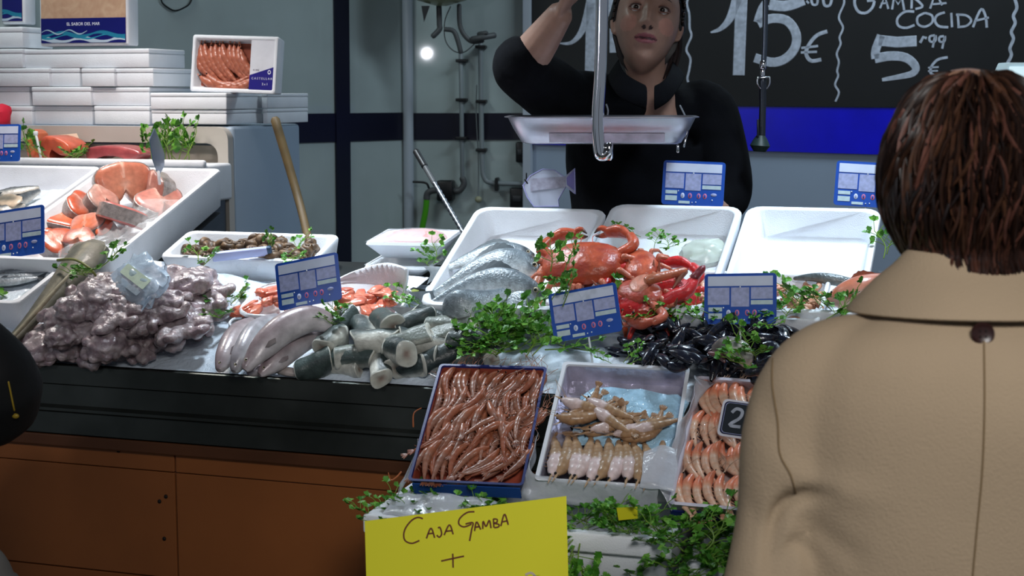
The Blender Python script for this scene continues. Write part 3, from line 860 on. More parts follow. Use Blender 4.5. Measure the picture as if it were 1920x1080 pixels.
# ---------------- shelf behind with tuna
uS, zS = onS(386, 304, .86)
zsh = zS
t = thing('fish_shelf', 'white ledge behind the salmon box holding tuna and parsley', 'shelf', hmat(H(uS - .85, .93, zsh - .10)))
mb = MB(); mb.box((1.7, .15, .10), bev=.008, c=(0, 0, .042)); mb.build('ledge', EPS, t, world=False)
mb = MB(); mb.box((1.7, .018, .022), bev=.006, c=(0, -.072, .094)); mb.build('lip', EPS, t, world=False)
mb = MB(); mb.box((1.66, .1, zsh - .10 - .72), c=(0, 0.02, -(zsh - .10 - .72) / 2 - .007)); mb.build('support', STEEL, t, world=False)
HS = lambda x, y, s, dz=0: H(onS(x, y, s)[0], s, onS(x, y, s)[1] + dz)
ztop = zsh - .006
def onshelf(x, s): return H(onS(x, 300, s)[0], s, ztop)
TUNA = mat('tuna flesh', vc=True, rough=.32, coat=.35, nscale=50, namt=.16, bump=.15, bscale=100)
def block(name, label, pxs, s0, depth, col, m, cat, cols=None):
    """chunk whose front face follows a pixel outline, going back by depth"""
    base = [HS(x, y, s0) for x, y in pxs]
    cen = sum(base, V3()) / len(base)
    rs = []
    for d, k in ((0, .86), (.006, .96), (.016, 1), (depth - .012, 1), (depth - .004, .95), (depth, .85)):
        rs.append([cen + (p - cen) * k + VH * d + V3((0, 0, .0)) for p in base])
    mb = MB(); mb.rings(rs, col if not cols else cols)
    return tag(mb.build(name, m, mods=(('SUBSURF', {'levels': 1, 'render_levels': 1}),)), label, cat)
nz = lambda a, b_: (lambda p, i: lerpc(a, b_, sm(noise.noise(p * 40), -.3, .3)))
block('tuna_block', 'dark red tuna loin with a square notch beside the parsley', [(156, 302), (155, 285), (160, 275), (190, 272), (225, 272), (255, 280), (270, 288), (254, 302), (238, 302), (236, 296), (205, 293), (176, 292), (175, 302)], .9, .09, None, TUNA, 'fish', nz((176, 84, 84), (150, 62, 66)))
block('fish_tail_chunk', 'orange red fish chunk with a dark slit behind the small ticket', [(74, 300), (70, 262), (80, 252), (100, 255), (122, 264), (134, 278), (134, 294), (112, 294), (100, 284), (88, 275), (82, 270), (86, 286), (96, 300)], .9, .1, None, TUNA, 'fish', nz((214, 104, 74), (186, 78, 58)))
block('fish_tail_chunk', 'small orange fish chunk at the edge of the topmost small ticket', [(46, 303), (44, 245), (54, 240), (66, 250), (66, 262), (62, 280), (66, 303)], .93, .07, None, TUNA, 'fish', nz((222, 122, 80), (205, 96, 62)))
mb = MB(); q = [HS(112, 300, .985), HS(160, 300, .985), HS(160, 285, .99), HS(143, 250, 1.0), HS(98, 254, 1.0)]
mb.rings([q, [p + VH * .002 for p in q]], (236, 214, 190)); tag(mb.build('paper_sheet', mat('cream paper', (236, 214, 190), .7), smooth=False), 'cream paper sheet propped behind the orange fish chunk', 'paper')
for i, (x, s_) in enumerate(((285, .91), (300, .93), (318, .92), (335, .94), (322, .95), (345, .92), (310, .9), (332, .9), (355, .93))):
    sprig(onshelf(x, s_) + ZUP * .006, 'parsley bunch standing at the end of the tuna ledge', 'parsley at the end of the tuna ledge', 1.15, rz=rnd(0, 360), up=rnd(35, 85), B=HB)
for i, (x, s_) in enumerate(((95, .885), (110, .88), (128, .885), (140, .89), (150, .88))):
    sprig(onshelf(x, s_) + ZUP * .004, 'low parsley in front of the orange fish chunk', 'parsley in front of the orange fish chunk', .8, up=rnd(5, 30), B=HB)
for x in (55, 60):
    sprig(onshelf(x, .89) + ZUP * .004, 'parsley between the small ticket and the orange fish chunk', 'parsley beside the topmost small ticket', 1.0, up=rnd(40, 80), B=HB)
# tickets on the left
ticket('small blue ticket high by the picture edge, in front of the tuna ledge', -4, 268, 3.98, 1, .135, tilt=8)
ticket('tilted blue ticket by the picture edge, in front of the salmon box', 26, 437, 3.62, 9, .165, tilt=16)
tk_ = thing('ticket_holder', 'thin white upright ticket stake beside the topmost small ticket', 'ticket holder', onshelf(70, .885))
mb = MB(); a_, b_ = HS(78, 303, .87), HS(67, 250, .87); mb.tube([a_, b_], .0035, 10); mb.build('stake', CLIP, tk_); mb = MB(); mb.box((.012, .008, .012), Matrix.Translation(b_), bev=.002); mb.build('clip', CLIP, tk_)
# the ticket seen edge-on / knife-like blade
kt = thing('price_ticket', 'steel blue ticket seen edge-on over the salmon box', 'price tag', onc(298, 330, .06))
mb = MB(); q = [at(290, 241, 3.98), at(281, 262, 3.93), at(287, 300, 3.93), at(298, 330, 3.95), at(308, 312, 4.01), at(309, 290, 4.03), at(300, 262, 4.02)]
nn = V3((-.5, -.8, .1)); mb.rings([q, [p + nn.normalized() * .003 for p in q]]); mb.build('plate', mat('blade steel blue', (120, 140, 165), .25, .6), kt, smooth=False)
mb = MB(); mb.tube([at(297, 322, 3.94), at(299, 345, 3.94)], .004, 8); mb.build('spike', CLIP, kt)
rb = MB(); rb.ell((.03, .03, .032), Matrix.Translation(HS(-2, 218, .99)), fn=superq(3, .15, 4)); 
tag(rb.build('red_cloth', mat('red cloth', (215, 30, 60), .7)), 'small bright red cloth lump at the picture edge beside the foam boxes', 'cloth')

# ---------------- packages on the stack
PRW = mat('cooked prawn', vc=True, rough=.38, coat=.25, nscale=90, namt=.16, bump=.1, bscale=150)
def make_prawn(name, c1, c2, curl=1.0, L=.09, fat=.0095, seed=0, tip=None, m=PRW, whisk=True, headc=None, tiphead=False):
    """whole prawn lying on its side in XY, head at +y, belly curling towards +x"""
    random.seed(seed)
    t = thing(name, name, 'prawn')
    n = 30; pts = []; a = -.55 * curl; p = V3((0, L * .5, 0)); st = L / (n - 1)
    for i in range(n):
        f = i / (n - 1)
        pts.append(p.copy()); ang = -math.pi / 2 + (-.45 + f * 1.5 - (1.1 * (f - .62) if f > .62 else 0)) * curl
        p += V3((math.cos(ang), math.sin(ang), 0)) * st
    c = sum(pts, V3()) / n
    pts = [q - V3((c.x, c.y, 0)) for q in pts]
    prof = lambda f: fat * (interp([(0, .35), (.12, .8), (.3, 1.12), (.36, .98), (.5, .95), (.75, .68), (.92, .42), (1, .3)], f) * (1 + (.045 * math.cos(f * 2 * math.pi * 8.5) if f > .36 else 0)))
    def col(f, an):
        k = .5 + .5 * math.cos(f * 2 * math.pi * 8.5) if f > .36 else .5
        cc = lerpc(c1, c2, .25 + .5 * k + (.2 if math.cos(an) < -.3 else 0))
        if headc and f < .42: cc = lerpc(cc, headc, 1 - sm(f, .26, .42))
        if tip and not tiphead and f > .55: cc = lerpc(cc, tip, sm(f, .55, .7))
        if tip and tiphead and f < .5: cc = lerpc(cc, tip, 1 - sm(f, .40, .48))
        return tuple(int(x) for x in cc)
    mb = MB(); mb.tube(pts, prof, 10, up=(0, 0, 1), flat=1.15, col=col); mb.build('shell', m, t, world=False)
    e, T = pts[-1], (pts[-1] - pts[-3]).normalized(); S = V3((-T.y, T.x, 0)); mb = MB()
    for k in (-1, -.35, .35, 1):
        d = (T + S * k * .55).normalized(); s2 = V3((-d.y, d.x, 0)); l = L * .17
        mb.ell((l * .5, fat * .32, fat * .14), basis(d, s2, V3((0, 0, 1)), e + d * l * .42), tuple((tip if not tiphead else None) or c2), 10, 6)
    mb.build('tail_fan', m, t, world=False)
    h0, T0 = pts[0], (pts[0] - pts[3]).normalized()
    mb = MB(); mb.tube([pts[2] + V3((0, 0, fat * .2)), h0 + T0 * L * .1, h0 + T0 * L * .2], [fat * .28, fat * .16, fat * .04], 6, m=6, col=c1); mb.build('rostrum', m, t, world=False)
    if whisk:
        for k in (1, -1):
            mb = MB(); mb.tube([h0, h0 + T0 * L * .25 + V3((k * .006, 0, .005)), h0 + T0 * L * .5 + V3((rnd(-.03, .03), 0, .002))], [.0006, .0004], 5, m=10, col=lerpc(c1, (150, 110, 90), .5)); mb.build('antenna', m, t, world=False)
    for k in (1, -1):
        mb = MB(); mb.ell((fat * .22,) * 3, Matrix.Translation(h0 + T0 * fat * .2 + V3((0, 0, k * fat * .3)) + V3((fat * .2 * k, 0, 0))), nu=8, nv=6); mb.build('eye', EYEW, t, world=False)
    mb = MB()
    for i in range(6):
        f = .2 + i * .1; q = pts[int(f * n)]; d = V3((math.cos(-.1 + i * .1), math.sin(-.3 + .1 * i), -.1)).normalized()
        mb.tube([q + d * fat * .7, q + d * fat * 1.9 + V3((0, -.003, -.002))], [.0012, .0005], 5, m=3, col=c2)
    mb.build('legs', m, t, world=False)
    return t
P_BOX = make_prawn('packed_prawn', (196, 120, 92), (150, 78, 58), .85, .12, .011, 3, whisk=False)
random.seed(21)
u0, z0 = onS(353, 170, 1.055); u1_, z1 = onS(512, 60, 1.055)
pw, ph = u1_ - u0, z1 - z0
PM = hmat(H((u0 + u1_) / 2, 1.055 + .035, z0 - .009), 0, 0, 0) @ Matrix.Rotation(R(2), 4, 'Y') @ Matrix.Rotation(R(84), 4, 'X') @ Matrix.Translation((0, ph / 2, -.02))
pk = thing('prawn_package', 'foam package of prawns with a blue and white label standing on the foam boxes', 'package', PM)
eps_open(pw, ph, .05, t=.012, r=.006, taper=.004).build('tray', EPS, pk, world=False)
mb = MB(); mb.box((pw - .03, ph - .03, .002), c=(0, 0, .018)); mb.build('liner', mat('prawn liner', (150, 74, 52), .5, nscale=60, namt=.2), pk, world=False)
for i in range(11):
    x = -pw * .40 + i * pw * .055; y = rnd(-.008, .006)
    inst(P_BOX, PM @ Matrix.Translation((x, y, .03)) @ Matrix.Rotation(R(rnd(20, 32)), 4, 'Z') @ Matrix.Rotation(R(rnd(-12, 12)), 4, 'Y') @ Matrix.Scale(1.0, 4), 'cooked prawn packed upright in the foam package with the blue label', 'prawns in the upright package')
for i in range(5):
    inst(P_BOX, PM @ Matrix.Translation((-pw * .2 + i * pw * .07, -ph * .33 + rnd(-.004, .004), .034)) @ Matrix.Rotation(R(rnd(60, 100)), 4, 'Z'), 'cooked prawn packed upright in the foam package with the blue label', 'prawns in the upright package')
lx = pw * .335; lw = pw * .29
mb = MB(); mb.box((lw, ph * .86, .0012), c=(lx, 0, .0475)); lab = mb.build('label_card', mat('label white', (214, 216, 224), .4, nscale=30, namt=.06), pk, world=False, smooth=False)
mb = MB(); mb.rings([[V3((lx - lw / 2, -ph * .43, z)), V3((lx + lw / 2, -ph * .43, z)), V3((lx + lw / 2, -ph * .02, z)), V3((lx - lw / 2, -ph * .18, z))] for z in (.0482, .0488)]); mb.build('blue_field', mat('label blue', (28, 20, 120), .4), pk, world=False, smooth=False)
LW = mat('label print white', (225, 228, 240), .5); LD = mat('label print dark', (60, 62, 90), .5)
def ltext(body, M, size, m, parent, name='lettering'):
    return text(body, M, size, m, parent, name, .0002)
ltext('C A S T E L L A R', PM @ Matrix.Translation((lx, -ph * .235, .0492)), .0085, LW, pk)
ltext('2 x 1', PM @ Matrix.Translation((lx + .01, -ph * .33, .0492)), .009, LW, pk)
ltext('4 / KG', PM @ Matrix.Translation((lx - lw * .25, -ph * .09, .0484)), .007, LD, pk)
mb = MB(); mb.rings([[V3((lx + lw * .28 + .005 * math.cos(a) * k, -ph * .12 + .006 * math.sin(a) * k, .0494)) for a in [i * math.pi / 6 for i in range(12)]] for k in (.6, 1)], cap0=False, cap1=False); mb.build('emblem', LW, pk, world=False)
# sea packages
FILMP = mat('printed film', (176, 138, 112), .22, nscale=22, namt=.25, col2=(198, 168, 140), distort=1.5, coat=.4)
def seapack(px0, px1, ytop, ybot, s, label, words_):
    u0, z0 = onS(px0, ybot, s); u1, z1 = onS(px1, ytop, s); w, h = u1 - u0, z1 - z0
    M = hmat(H((u0 + u1) / 2, s, z0 + .002)) @ Matrix.Rotation(R(88), 4, 'X') @ Matrix.Translation((0, h / 2, 0))
    t = thing('seafood_package', label, 'package', M)
    mb = MB(); mb.box((w, h, .055), bev=.006, c=(0, 0, -.0275)); mb.build('box_body', EPS, t, world=False)
    x0, x1, yb = -w / 2 + .006, w / 2 - .008, -h / 2 + .008
    mb = MB(); mb.box((x1 - x0, h * .93, .001), c=((x0 + x1) / 2, .002, .0008)); mb.build('printed_film', FILMP, t, world=False, smooth=False)
    bh = .07
    mb = MB(); mb.box((x1 - x0, bh, .001), c=((x0 + x1) / 2, yb + bh / 2, .0016)); mb.build('blue_band', mat('pack blue', (18, 22, 100), .3), t, world=False, smooth=False)
    mb = MB(); mb.box((x1 - x0, .05, .001), c=((x0 + x1) / 2, h / 2 - .05 + .008, .0016)); mb.build('blue_band', MATS['pack blue'], t, world=False, smooth=False)
    for col, off, wv in (((30, 120, 150), .024, .012), ((176, 194, 210), .008, .014), ((40, 140, 165), .018, .006), ((160, 190, 205), .031, .004)):
        mb = MB(); k = 24
        xs = [x0 + .002 + (x1 - x0 - .004) * (i / k) * (.55 if off == .031 else 1) for i in range(k + 1)]
        fy = lambda i: yb + off + .006 * math.sin(i * .55 + off * 200)
        lo, hi = [], []
        for i, x in enumerate(xs):
            th = wv * (.35 + .65 * abs(math.sin(i * .28 + off * 90)))
            lo.append(V3((x, max(yb + .001, fy(i) - th / 2), .0022 + off * .01))); hi.append(V3((x, fy(i) + th / 2, .0022 + off * .01)))
        mb.rings([lo, hi], closed=False, cap0=False, cap1=False); mb.build('wave_print', mat('wave ' + str(col), col, .4), t, world=False, smooth=False)
    if words_: ltext(words_, M @ Matrix.Translation((.0, yb + .053, .0023)), .0125, LW, t)
    return t
seapack(75, 237, -60, 88, 1.06, 'large foam package with orange film and blue wave print topping the foam boxes', 'EL SABOR DEL MAR')
seapack(-85, 43, -60, 48, 1.09, 'foam package with blue wave print cropped by the picture corner', None)
hstack(-80, 43, 51, 90, 1.06, .15, 'foam box directly under the cropped sea package', G1)
# ================= lower left: fish box, tail piece, bag, octopus
cbox(-1.42, -.995, .125, .345, .075, 'foam box of small silver fish on ice, beside the grey fish tail piece', GB, w=.003)
icesheet(-1.39, -1.02, .15, .33, .05, label='crushed ice in the foam box of small silver fish', n=40, m=26)
for k, (pts, lb) in enumerate((([(-20, 516), (30, 512), (92, 505)], 'small silver fish topmost on the ice at the picture edge'), ([(-20, 524), (40, 520), (98, 513)], 'small silver fish second on the ice at the picture edge'), ([(-30, 530), (20, 528), (70, 521)], 'small silver fish lowest on the ice at the picture edge'))):
    path_fish('small_fish', lb, [onc(x, y, .065) for x, y in pts], V + W * .4, [.005, .011, .012, .009, .004], [.004, .008, .008, .006, .003], (88, 98, 108), (190, 198, 205), group='small silver fish on ice')
TAILM = mat('grey brown fish skin', vc=True, rough=.55, coat=.08, nscale=45, namt=.2, bump=.2, bscale=130)
ft = thing('fish_tail_piece', 'long grey-brown flat fish tail piece with a pale ridge, leaning beside the octopus heap', 'fish', onc(100, 600, 0))
cp_ = [onc(-6, 668, .04), onc(50, 610, .06), onc(105, 550, .085), onc(150, 500, .105), onc(170, 470, .115)]
acr = (cp_[4] - cp_[0]).cross(W * .9 - V * .3).normalized()
mb = MB(); mb.tube(cp_, [.014, .018, .033, .050, .046], 24, m=34, up=acr, flat=lambda t: .62 - .12 * t, col=lambda t, an: tuple(int(q) for q in lerpc(lerpc((116, 112, 98), (92, 92, 80), .5 + .5 * math.sin(an * 3 + t * 9)), (150, 142, 120), .8 * math.exp(-((an - 4.71) / .10) ** 2))), round_ends=False); mb.build('body', TAILM, ft)
mb = MB(); mb.tube([onc(-6, 664, .052), onc(50, 604, .08), onc(105, 543, .112), onc(150, 496, .135)], [.003, .005, .005, .003], 8, m=20, col=(166, 158, 134)); mb.build('ridge', TAILM, ft)
e0, e1 = cp_[4], (cp_[4] - cp_[3]).normalized()
mb = MB(); q = [e0 + acr * .046, e0 + acr * .030 + e1 * .022, e0 - acr * .004 + e1 * .03, e0 - acr * .02 + e1 * .018, e0 - acr * .044 + e1 * .004, e0 - acr * .046 - e1 * .03, e0 + acr * .046 - e1 * .03]
mb.rings([q, [p + W * .012 for p in q]], (104, 100, 86)); mb.build('fin_stump', TAILM, ft)
sg = MB(); sg.tube([onc(108, 488, .14), onc(140, 487, .155), onc(170, 505, .145), onc(188, 530, .11)], [.0035, .003, .003, .0025], 8, m=16, col=(135, 140, 80)); 
tag(sg.build('green_stalk', LEAFM), 'long green herb stalk draped over the grey-brown fish tail', 'herb')
for x, y, w_ in ((178, 512, .13), (185, 522, .12), (190, 500, .14)):
    sprig(onc(x, y, w_), 'parsley at the thick end of the grey-brown fish tail', 'parsley on the fish tail', .9, up=rnd(-20, 20))
clump([(12, 590), (25, 580), (40, 562), (60, 553)], .015, 'parsley on ice between the picture edge and the fish tail', 'parsley by the fish tail', .75, up=(0, 25))

# ---- octopus
OCT = mat('octopus skin', vc=True, rough=.32, coat=1, nscale=60, namt=.25, bump=.4, bscale=210, sss=.12)
def make_octopus(seed):
    random.seed(seed)
    t = thing('octopus', 'octopus', 'octopus')
    mb = MB()
    mb.ell((.050, .040, .030), Matrix.Translation((-.035, 0, .026)) @ Matrix.Rotation(rnd(-.5, .5), 4, 'Z'), nu=28, nv=18, fn=superq(2.2, .14, seed, 2.6))
    mb.ell((.034, .036, .024), Matrix.Translation((.012, 0, .020)), nu=24, nv=14, fn=superq(2.2, .12, seed + 5, 3))
    for k in range(8):
        a = R(-120 + 240 * k / 7 + rnd(-10, 10)); d = V3((math.cos(a), math.sin(a), 0)); s_ = V3((-d.y, d.x, 0)); sg = rnd(-1, 1)
        b0 = V3((.014, 0, .014)); L = rnd(.06, .085)
        p = [b0, b0 + d * L * .4 + V3((0, 0, rnd(-.002, .014))), b0 + d * L * .8 + s_ * sg * .016 + V3((0, 0, rnd(-.006, .006))), b0 + d * L * .95 + s_ * sg * .04 + V3((0, 0, rnd(-.008, .008))), b0 + d * L * .75 + s_ * sg * .055 + V3((0, 0, rnd(-.006, .01)))]
        mb.tube(p, [.020, .017, .0135, .011, .007], 12, m=26)
    for k in range(14):
        a = rnd(0, 6.28); r_ = rnd(.015, .07)
        q_ = rnd(.006, .013); mb.ell((q_, q_, q_ * .8), Matrix.Translation((math.cos(a) * r_, math.sin(a) * r_, .03 - r_ * .22)), nu=10, nv=8)
    o = mb.build('body', OCT, t, world=False, mods=(('REMESH', {'mode': 'VOXEL', 'voxel_size': .0032}), ('SMOOTH', {'factor': .5, 'iterations': 3})))
    bake(o)
    me = o.data
    if not me.materials: me.materials.append(OCT)
    for v in me.vertices:
        q = v.co; n_ = v.normal
        v.co = q + n_ * (.0032 * noise.noise(q * 70 + V3((seed, 0, 0))) + .0022 * max(0, noise.noise(q * 160)) + .002 * noise.noise(q * 30))
    def cf(c):
        a = noise.noise(c * 45 + V3((seed, 0, 0))); b_ = noise.noise(c * 130)
        q = lerpc((188, 172, 174), (150, 130, 136), sm(a, -.25, .35))
        q = lerpc(q, (164, 118, 118), sm(b_ - c.z * 8, .2, .5) * .5)
        return tuple(int(x) for x in q)
    paint(o, cf)
    mbs = MB()
    for k in range(22):
        a = rnd(0, 6.28); r = rnd(.03, .085); q = V3((.02 + math.cos(a) * r, math.sin(a) * r, .012))
    for sgn in (1, -1):
        mb = MB(); mb.ell((.0045, .003, .003), Matrix.Translation((.008, sgn * .021, .037)), nu=10, nv=6); mb.build('eye', EYEW, t, world=False)
    return t
OCTS = [make_octopus(s) for s in (3, 8, 15, 22, 31)]
random.seed(5)
octs = [(62, 662, .0, 200), (118, 668, .0, 120), (185, 670, .0, 250), (250, 650, .01, 320), (312, 640, .012, 20), (365, 610, .01, 60), (90, 640, .02, 160), (140, 638, .045, 90), (205, 630, .05, 210), (265, 612, .05, 300), (330, 595, .045, 10),
    (120, 608, .055, 130), (175, 595, .08, 60), (235, 590, .085, 260), (295, 575, .08, 330), (372, 580, .03, 80), (185, 560, .095, 170), (245, 560, .09, 100), (330, 555, .07, 200), (375, 555, .035, 300), (150, 615, .06, 30), (215, 650, .03, 100), (290, 610, .06, 45), (345, 625, .03, 280), (210, 575, .10, 10), (285, 545, .08, 150), (160, 575, .07, 300), (50, 650, .01, 90)]
for i, (x, y, w_, rz) in enumerate(octs):
    y = min(y, 657)
    x = max(x, 100 + (650 - y) * 1.15) if y < 655 else x + 18
    inst(OCTS[i % 5], cmat(onc(x, y, w_ + .004), rz, rnd(-12, 12), rnd(-12, 12), rnd(.85, 1.05)), 'grey pink octopus tangled in the wet heap at the steel edge', 'heap of octopuses')
# ---- bag with label on the octopus
BAGM = mat('clear bag', (205, 226, 245), .12, alpha=.55, bump=.8, bscale=45, spec=.8, coat=.4)
bp_ = onc(262, 527, .15)
BMt = Matrix.Translation(bp_) @ Matrix.Rotation(R(-22), 4, 'Z') @ Matrix.Rotation(R(52), 4, 'X') @ Matrix.Rotation(R(-28), 4, 'Z')
bg = thing('plastic_bag', 'crumpled clear plastic bag with a pale label lying on the octopus heap', 'bag', BMt)
mb = MB(); mb.ell((.066, .054, .018), nu=40, nv=24, fn=superq(2.8, .14, 9, 3.2)); mb.build('bag_film', BAGM, bg, world=False)
mb = MB(); mb.rings([rrect(.042, .013, .003, z, 2) for z in (.0185, .0195)]); mb.build('label_card', mat('pale green label', (210, 226, 205), .5, nscale=60, namt=.12), bg, world=False)
mb = MB(); mb.rings([rrect(.04, .006, .002, z, 2, (0, -.025, 0)) for z in (.0165, .0175)]); mb.build('label_card', mat('grey label strip', (165, 178, 190), .5, nscale=90, namt=.2), bg, world=False)
mb = MB(); q = [V3((.045, -.02, .0)), V3((.064, -.012, .006)), V3((.07, -.05, .004)), V3((.052, -.062, -.002))]; mb.rings([q, [p + V3((0, 0, .0015)) for p in q]]); mb.build('bag_flap', BAGM, bg, world=False)

# ================= clam box with wooden stick
u0, _ = uvw(322, 492, .06); u1, _ = uvw(649, 470, .06)
cbox(-.80, -.400, .41, .565, .066, 'low foam box of brown sea snails with a wooden stick in it', GB, w=.003)
SNAIL = mat('snail shell', vc=True, rough=.45, nscale=80, namt=.3, bump=.2, bscale=150)
def make_snail(seed):
    random.seed(seed)
    t = thing('sea_snail', 'snail', 'sea snail')
    mb = MB(); pts, rs = [], []
    for i in range(46):
        f = i / 45; a = f * 2 * math.pi * 2.6; r = .011 * (1 - f) ** 1.1 + .0008
        pts.append(V3((math.cos(a) * r, math.sin(a) * r, .006 + f * .017))); rs.append(.0085 * (1 - f) + .0012)
    mb.tube(pts, rs, 8, col=lambda t, an: tuple(int(x) for x in lerpc((122, 96, 70), (78, 60, 46), .5 + .5 * math.sin(t * 40 + an)))); mb.build('shell', SNAIL, t, world=False)
    mb = MB(); mb.ell((.006, .006, .003), Matrix.Translation((.012, 0, .006)), (150, 120, 90), 10, 6); mb.build('foot', SNAIL, t, world=False)
    return t
SN = [make_snail(1), make_snail(2)]
random.seed(8)
for i in range(64):
    u, v = rnd(-.765, -.44), rnd(.43, .525)
    inst(SN[i % 2], cmat(C(u, v, .034 + rnd(0, .016) + .02 * (1 - abs(u + .6) / .2)), rnd(0, 360), rnd(-80, 80), rnd(-80, 80), rnd(.85, 1.15)), 'small brown sea snail in the low foam box with the wooden stick', 'sea snails in the low foam box')
sp = MB(); sp.tube([onc(583, 470, .05), at(560, 375, 3.74), at(516, 225, 3.79)], [.0095, .0105, .0115], 12, m=12)
tag(sp.build('wooden_stick', mat('stick wood', (86, 68, 36), .6, nscale=20, namt=.25)), 'long brown wooden stick standing in the sea snail box', 'stick')
th_ = thing('ticket_holder', 'pale lilac plastic bar lying across the sea snails', 'ticket holder', onc(450, 480, .075))
q0, q1 = onc(398, 482, .085), onc(507, 470, .085)
mb = MB(); mb.box(((q1 - q0).length, .012, .022), facing((q0 + q1) / 2, q1 - q0, V * .8 + W * .1), bev=.003); mb.build('bar', mat('lilac plastic', (176, 184, 226), .3), th_)
mb = MB(); mb.box((.012, .0125, .023), facing(q1 + (q0 - q1) * .02, q1 - q0, V * .8 + W * .1), bev=.003); mb.build('end_cap', mat('dark teal cap', (40, 70, 100), .4), th_)
clump([(372, 488), (380, 496)], .062, 'parsley at the front corner of the sea snail box', 'parsley at the sea snail box', .7, up=(0, 25))
clump([(505, 470), (514, 466)], .075, 'dark parsley standing behind the lilac bar', 'parsley behind the lilac bar', .5, up=(50, 85))
clump([(540, 476), (560, 480)], .075, 'parsley lying above the middle tilted ticket', 'parsley above the tilted ticket', .7, up=(0, 15))

# ================= salmon bits tray and sign
u_, v_ = uvw(600, 575, .03)
uT, vT = uvw(614, 585, .03)
T_ = cmat(C(uT, vT, .010), 1)
dsh = thing('foam_tray', 'white foam tray of salmon offcuts with a raised back rim', 'tray', T_)
eps_open(.37, .17, .05, t=.008, r=.05, taper=.03, fl=.008).build('tray', EPS, dsh, world=False)
lo_ = [V3(p) for p in crom([(-.03, .078, .044), (.05, .085, .046), (.12, .080, .048), (.165, .055, .046)], 18)]
up_ = [V3(p) for p in crom([(-.03, .084, .046), (.03, .098, .072), (.11, .096, .096), (.176, .062, .100)], 18)]
mb = MB(); mb.rings([lo_, [a_.lerp(b_, .5) + V3((0, .008, 0)) for a_, b_ in zip(lo_, up_)], up_], closed=False, cap0=False, cap1=False); mb.v = [T_ @ p for p in mb.v]; mb.build('rim_flap', EPS, dsh, mods=(('SOLIDIFY', {'thickness': .006}),))
random.seed(12)
for i in range(54):
    u, v = rnd(-.165, .14), rnd(-.062, .05)
    M = T_ @ Matrix.Translation((u, v, .02 + .028 * (1 - abs(u) / .3) + rnd(0, .016))) @ Matrix.Rotation(rnd(0, 6), 4, 'Z') @ Matrix.Rotation(rnd(-.6, .6), 4, 'X')
    lump('salmon_offcut', 'small orange pink salmon offcut in the foam tray under the tilted ticket', M, (rnd(.03, .055), rnd(.016, .028), rnd(.010, .018)), (226, 132, 104), STF, 'fish piece', 'salmon offcuts in the foam tray', n=3.2, amp=.16, seed=i, col2=(206, 104, 82), nu=14, nv=10)
lump('salmon_offcut', 'orange salmon offcut spilled beside the octopus heap', cmat(onc(458, 590, .01), 30), (.06, .035, .02), (226, 125, 96), STF, 'fish piece', None, n=3, amp=.18, seed=77, col2=(206, 104, 82))
ticket('strongly tilted blue ticket above the salmon offcuts and hake', 578, 528, 3.20, 12.5, .143, tilt=16)
clump([(425, 578), (435, 570), (432, 592), (418, 602)], .012, 'parsley between the octopus heap and the salmon offcuts', 'parsley by the octopus heap', .85, up=(0, 35))
rg = MB(); rg.tube([onc(452, 596, .012), onc(438, 598, .014), onc(430, 607, .012), onc(440, 617, .010), onc(452, 618, .008)], .0028, 8, m=20)
tag(rg.build('plastic_ring', CLIP), 'thin curved white plastic strip by the parsley and octopus', 'plastic strip')

# ================= hake
HAKEM = mat('hake skin', vc=True, rough=.34, coat=.3, metal=.08, nscale=45, namt=.2, bump=.1, bscale=150)
HK, HB_ = (164, 144, 148), (228, 220, 222)
GH = 'whole hake on the ice'
path_fish('hake', 'leftmost hake, belly towards the octopus heap', [onc(412, 692, .03), onc(428, 660, .04), onc(452, 622, .045), onc(492, 600, .035)], -U * .8 + W * .5, [.010, .022, .027, .023, .012], [.008, .016, .019, .016, .009], (150, 134, 138), HB_, tail=False, dorsal=False, split=-.1, group=GH, mt=HAKEM, pect=True)
path_fish('hake', 'bright silver hake with a white belly, second from the octopus heap', [onc(440, 693, .042), onc(456, 662, .058), onc(480, 622, .068), onc(520, 596, .06)], -U * .6 + W * .8, [.011, .021, .025, .022, .012], [.008, .017, .020, .017, .009], (166, 160, 166), (226, 232, 236), tail=False, dorsal=False, split=.2, group=GH, mt=HAKEM, pect=True)
path_fish('hake', 'largest hake curving over the others below the tilted ticket', [onc(462, 690, .05), onc(492, 652, .075), onc(535, 615, .09), onc(580, 598, .09), onc(615, 605, .075)], V * .8 + W * .6, [.012, .026, .031, .029, .022], [.009, .018, .022, .020, .015], (158, 140, 142), HB_, tail=False, dorsal=False, split=.1, group=GH, mt=HAKEM, pect=True)
path_fish('hake', 'small hake squeezed low between the two largest hake', [onc(468, 700, .018), onc(490, 688, .02), onc(520, 668, .02)], V + W * .4, [.008, .016, .017, .013], [.006, .012, .013, .01], (150, 130, 136), (205, 196, 200), tail=False, dorsal=False, pect=True, group=GH, mt=HAKEM)
path_fish('hake', 'hake lying nearest the fish chunks', [onc(490, 700, .028), onc(525, 670, .04), onc(565, 640, .045), onc(605, 622, .04)], V * .8 + W * .6, [.010, .022, .026, .024, .016], [.008, .016, .018, .016, .011], (166, 146, 150), HB_, tail=False, dorsal=False, split=.1, group=GH, mt=HAKEM, pect=True)
lump('hake_tail', 'pale flat hake tail end lying on the steel edge', cmat(onc(540, 702, .004), -10), (.085, .022, .014), (196, 184, 178), WET, 'fish piece', seed=4, n=2.5)

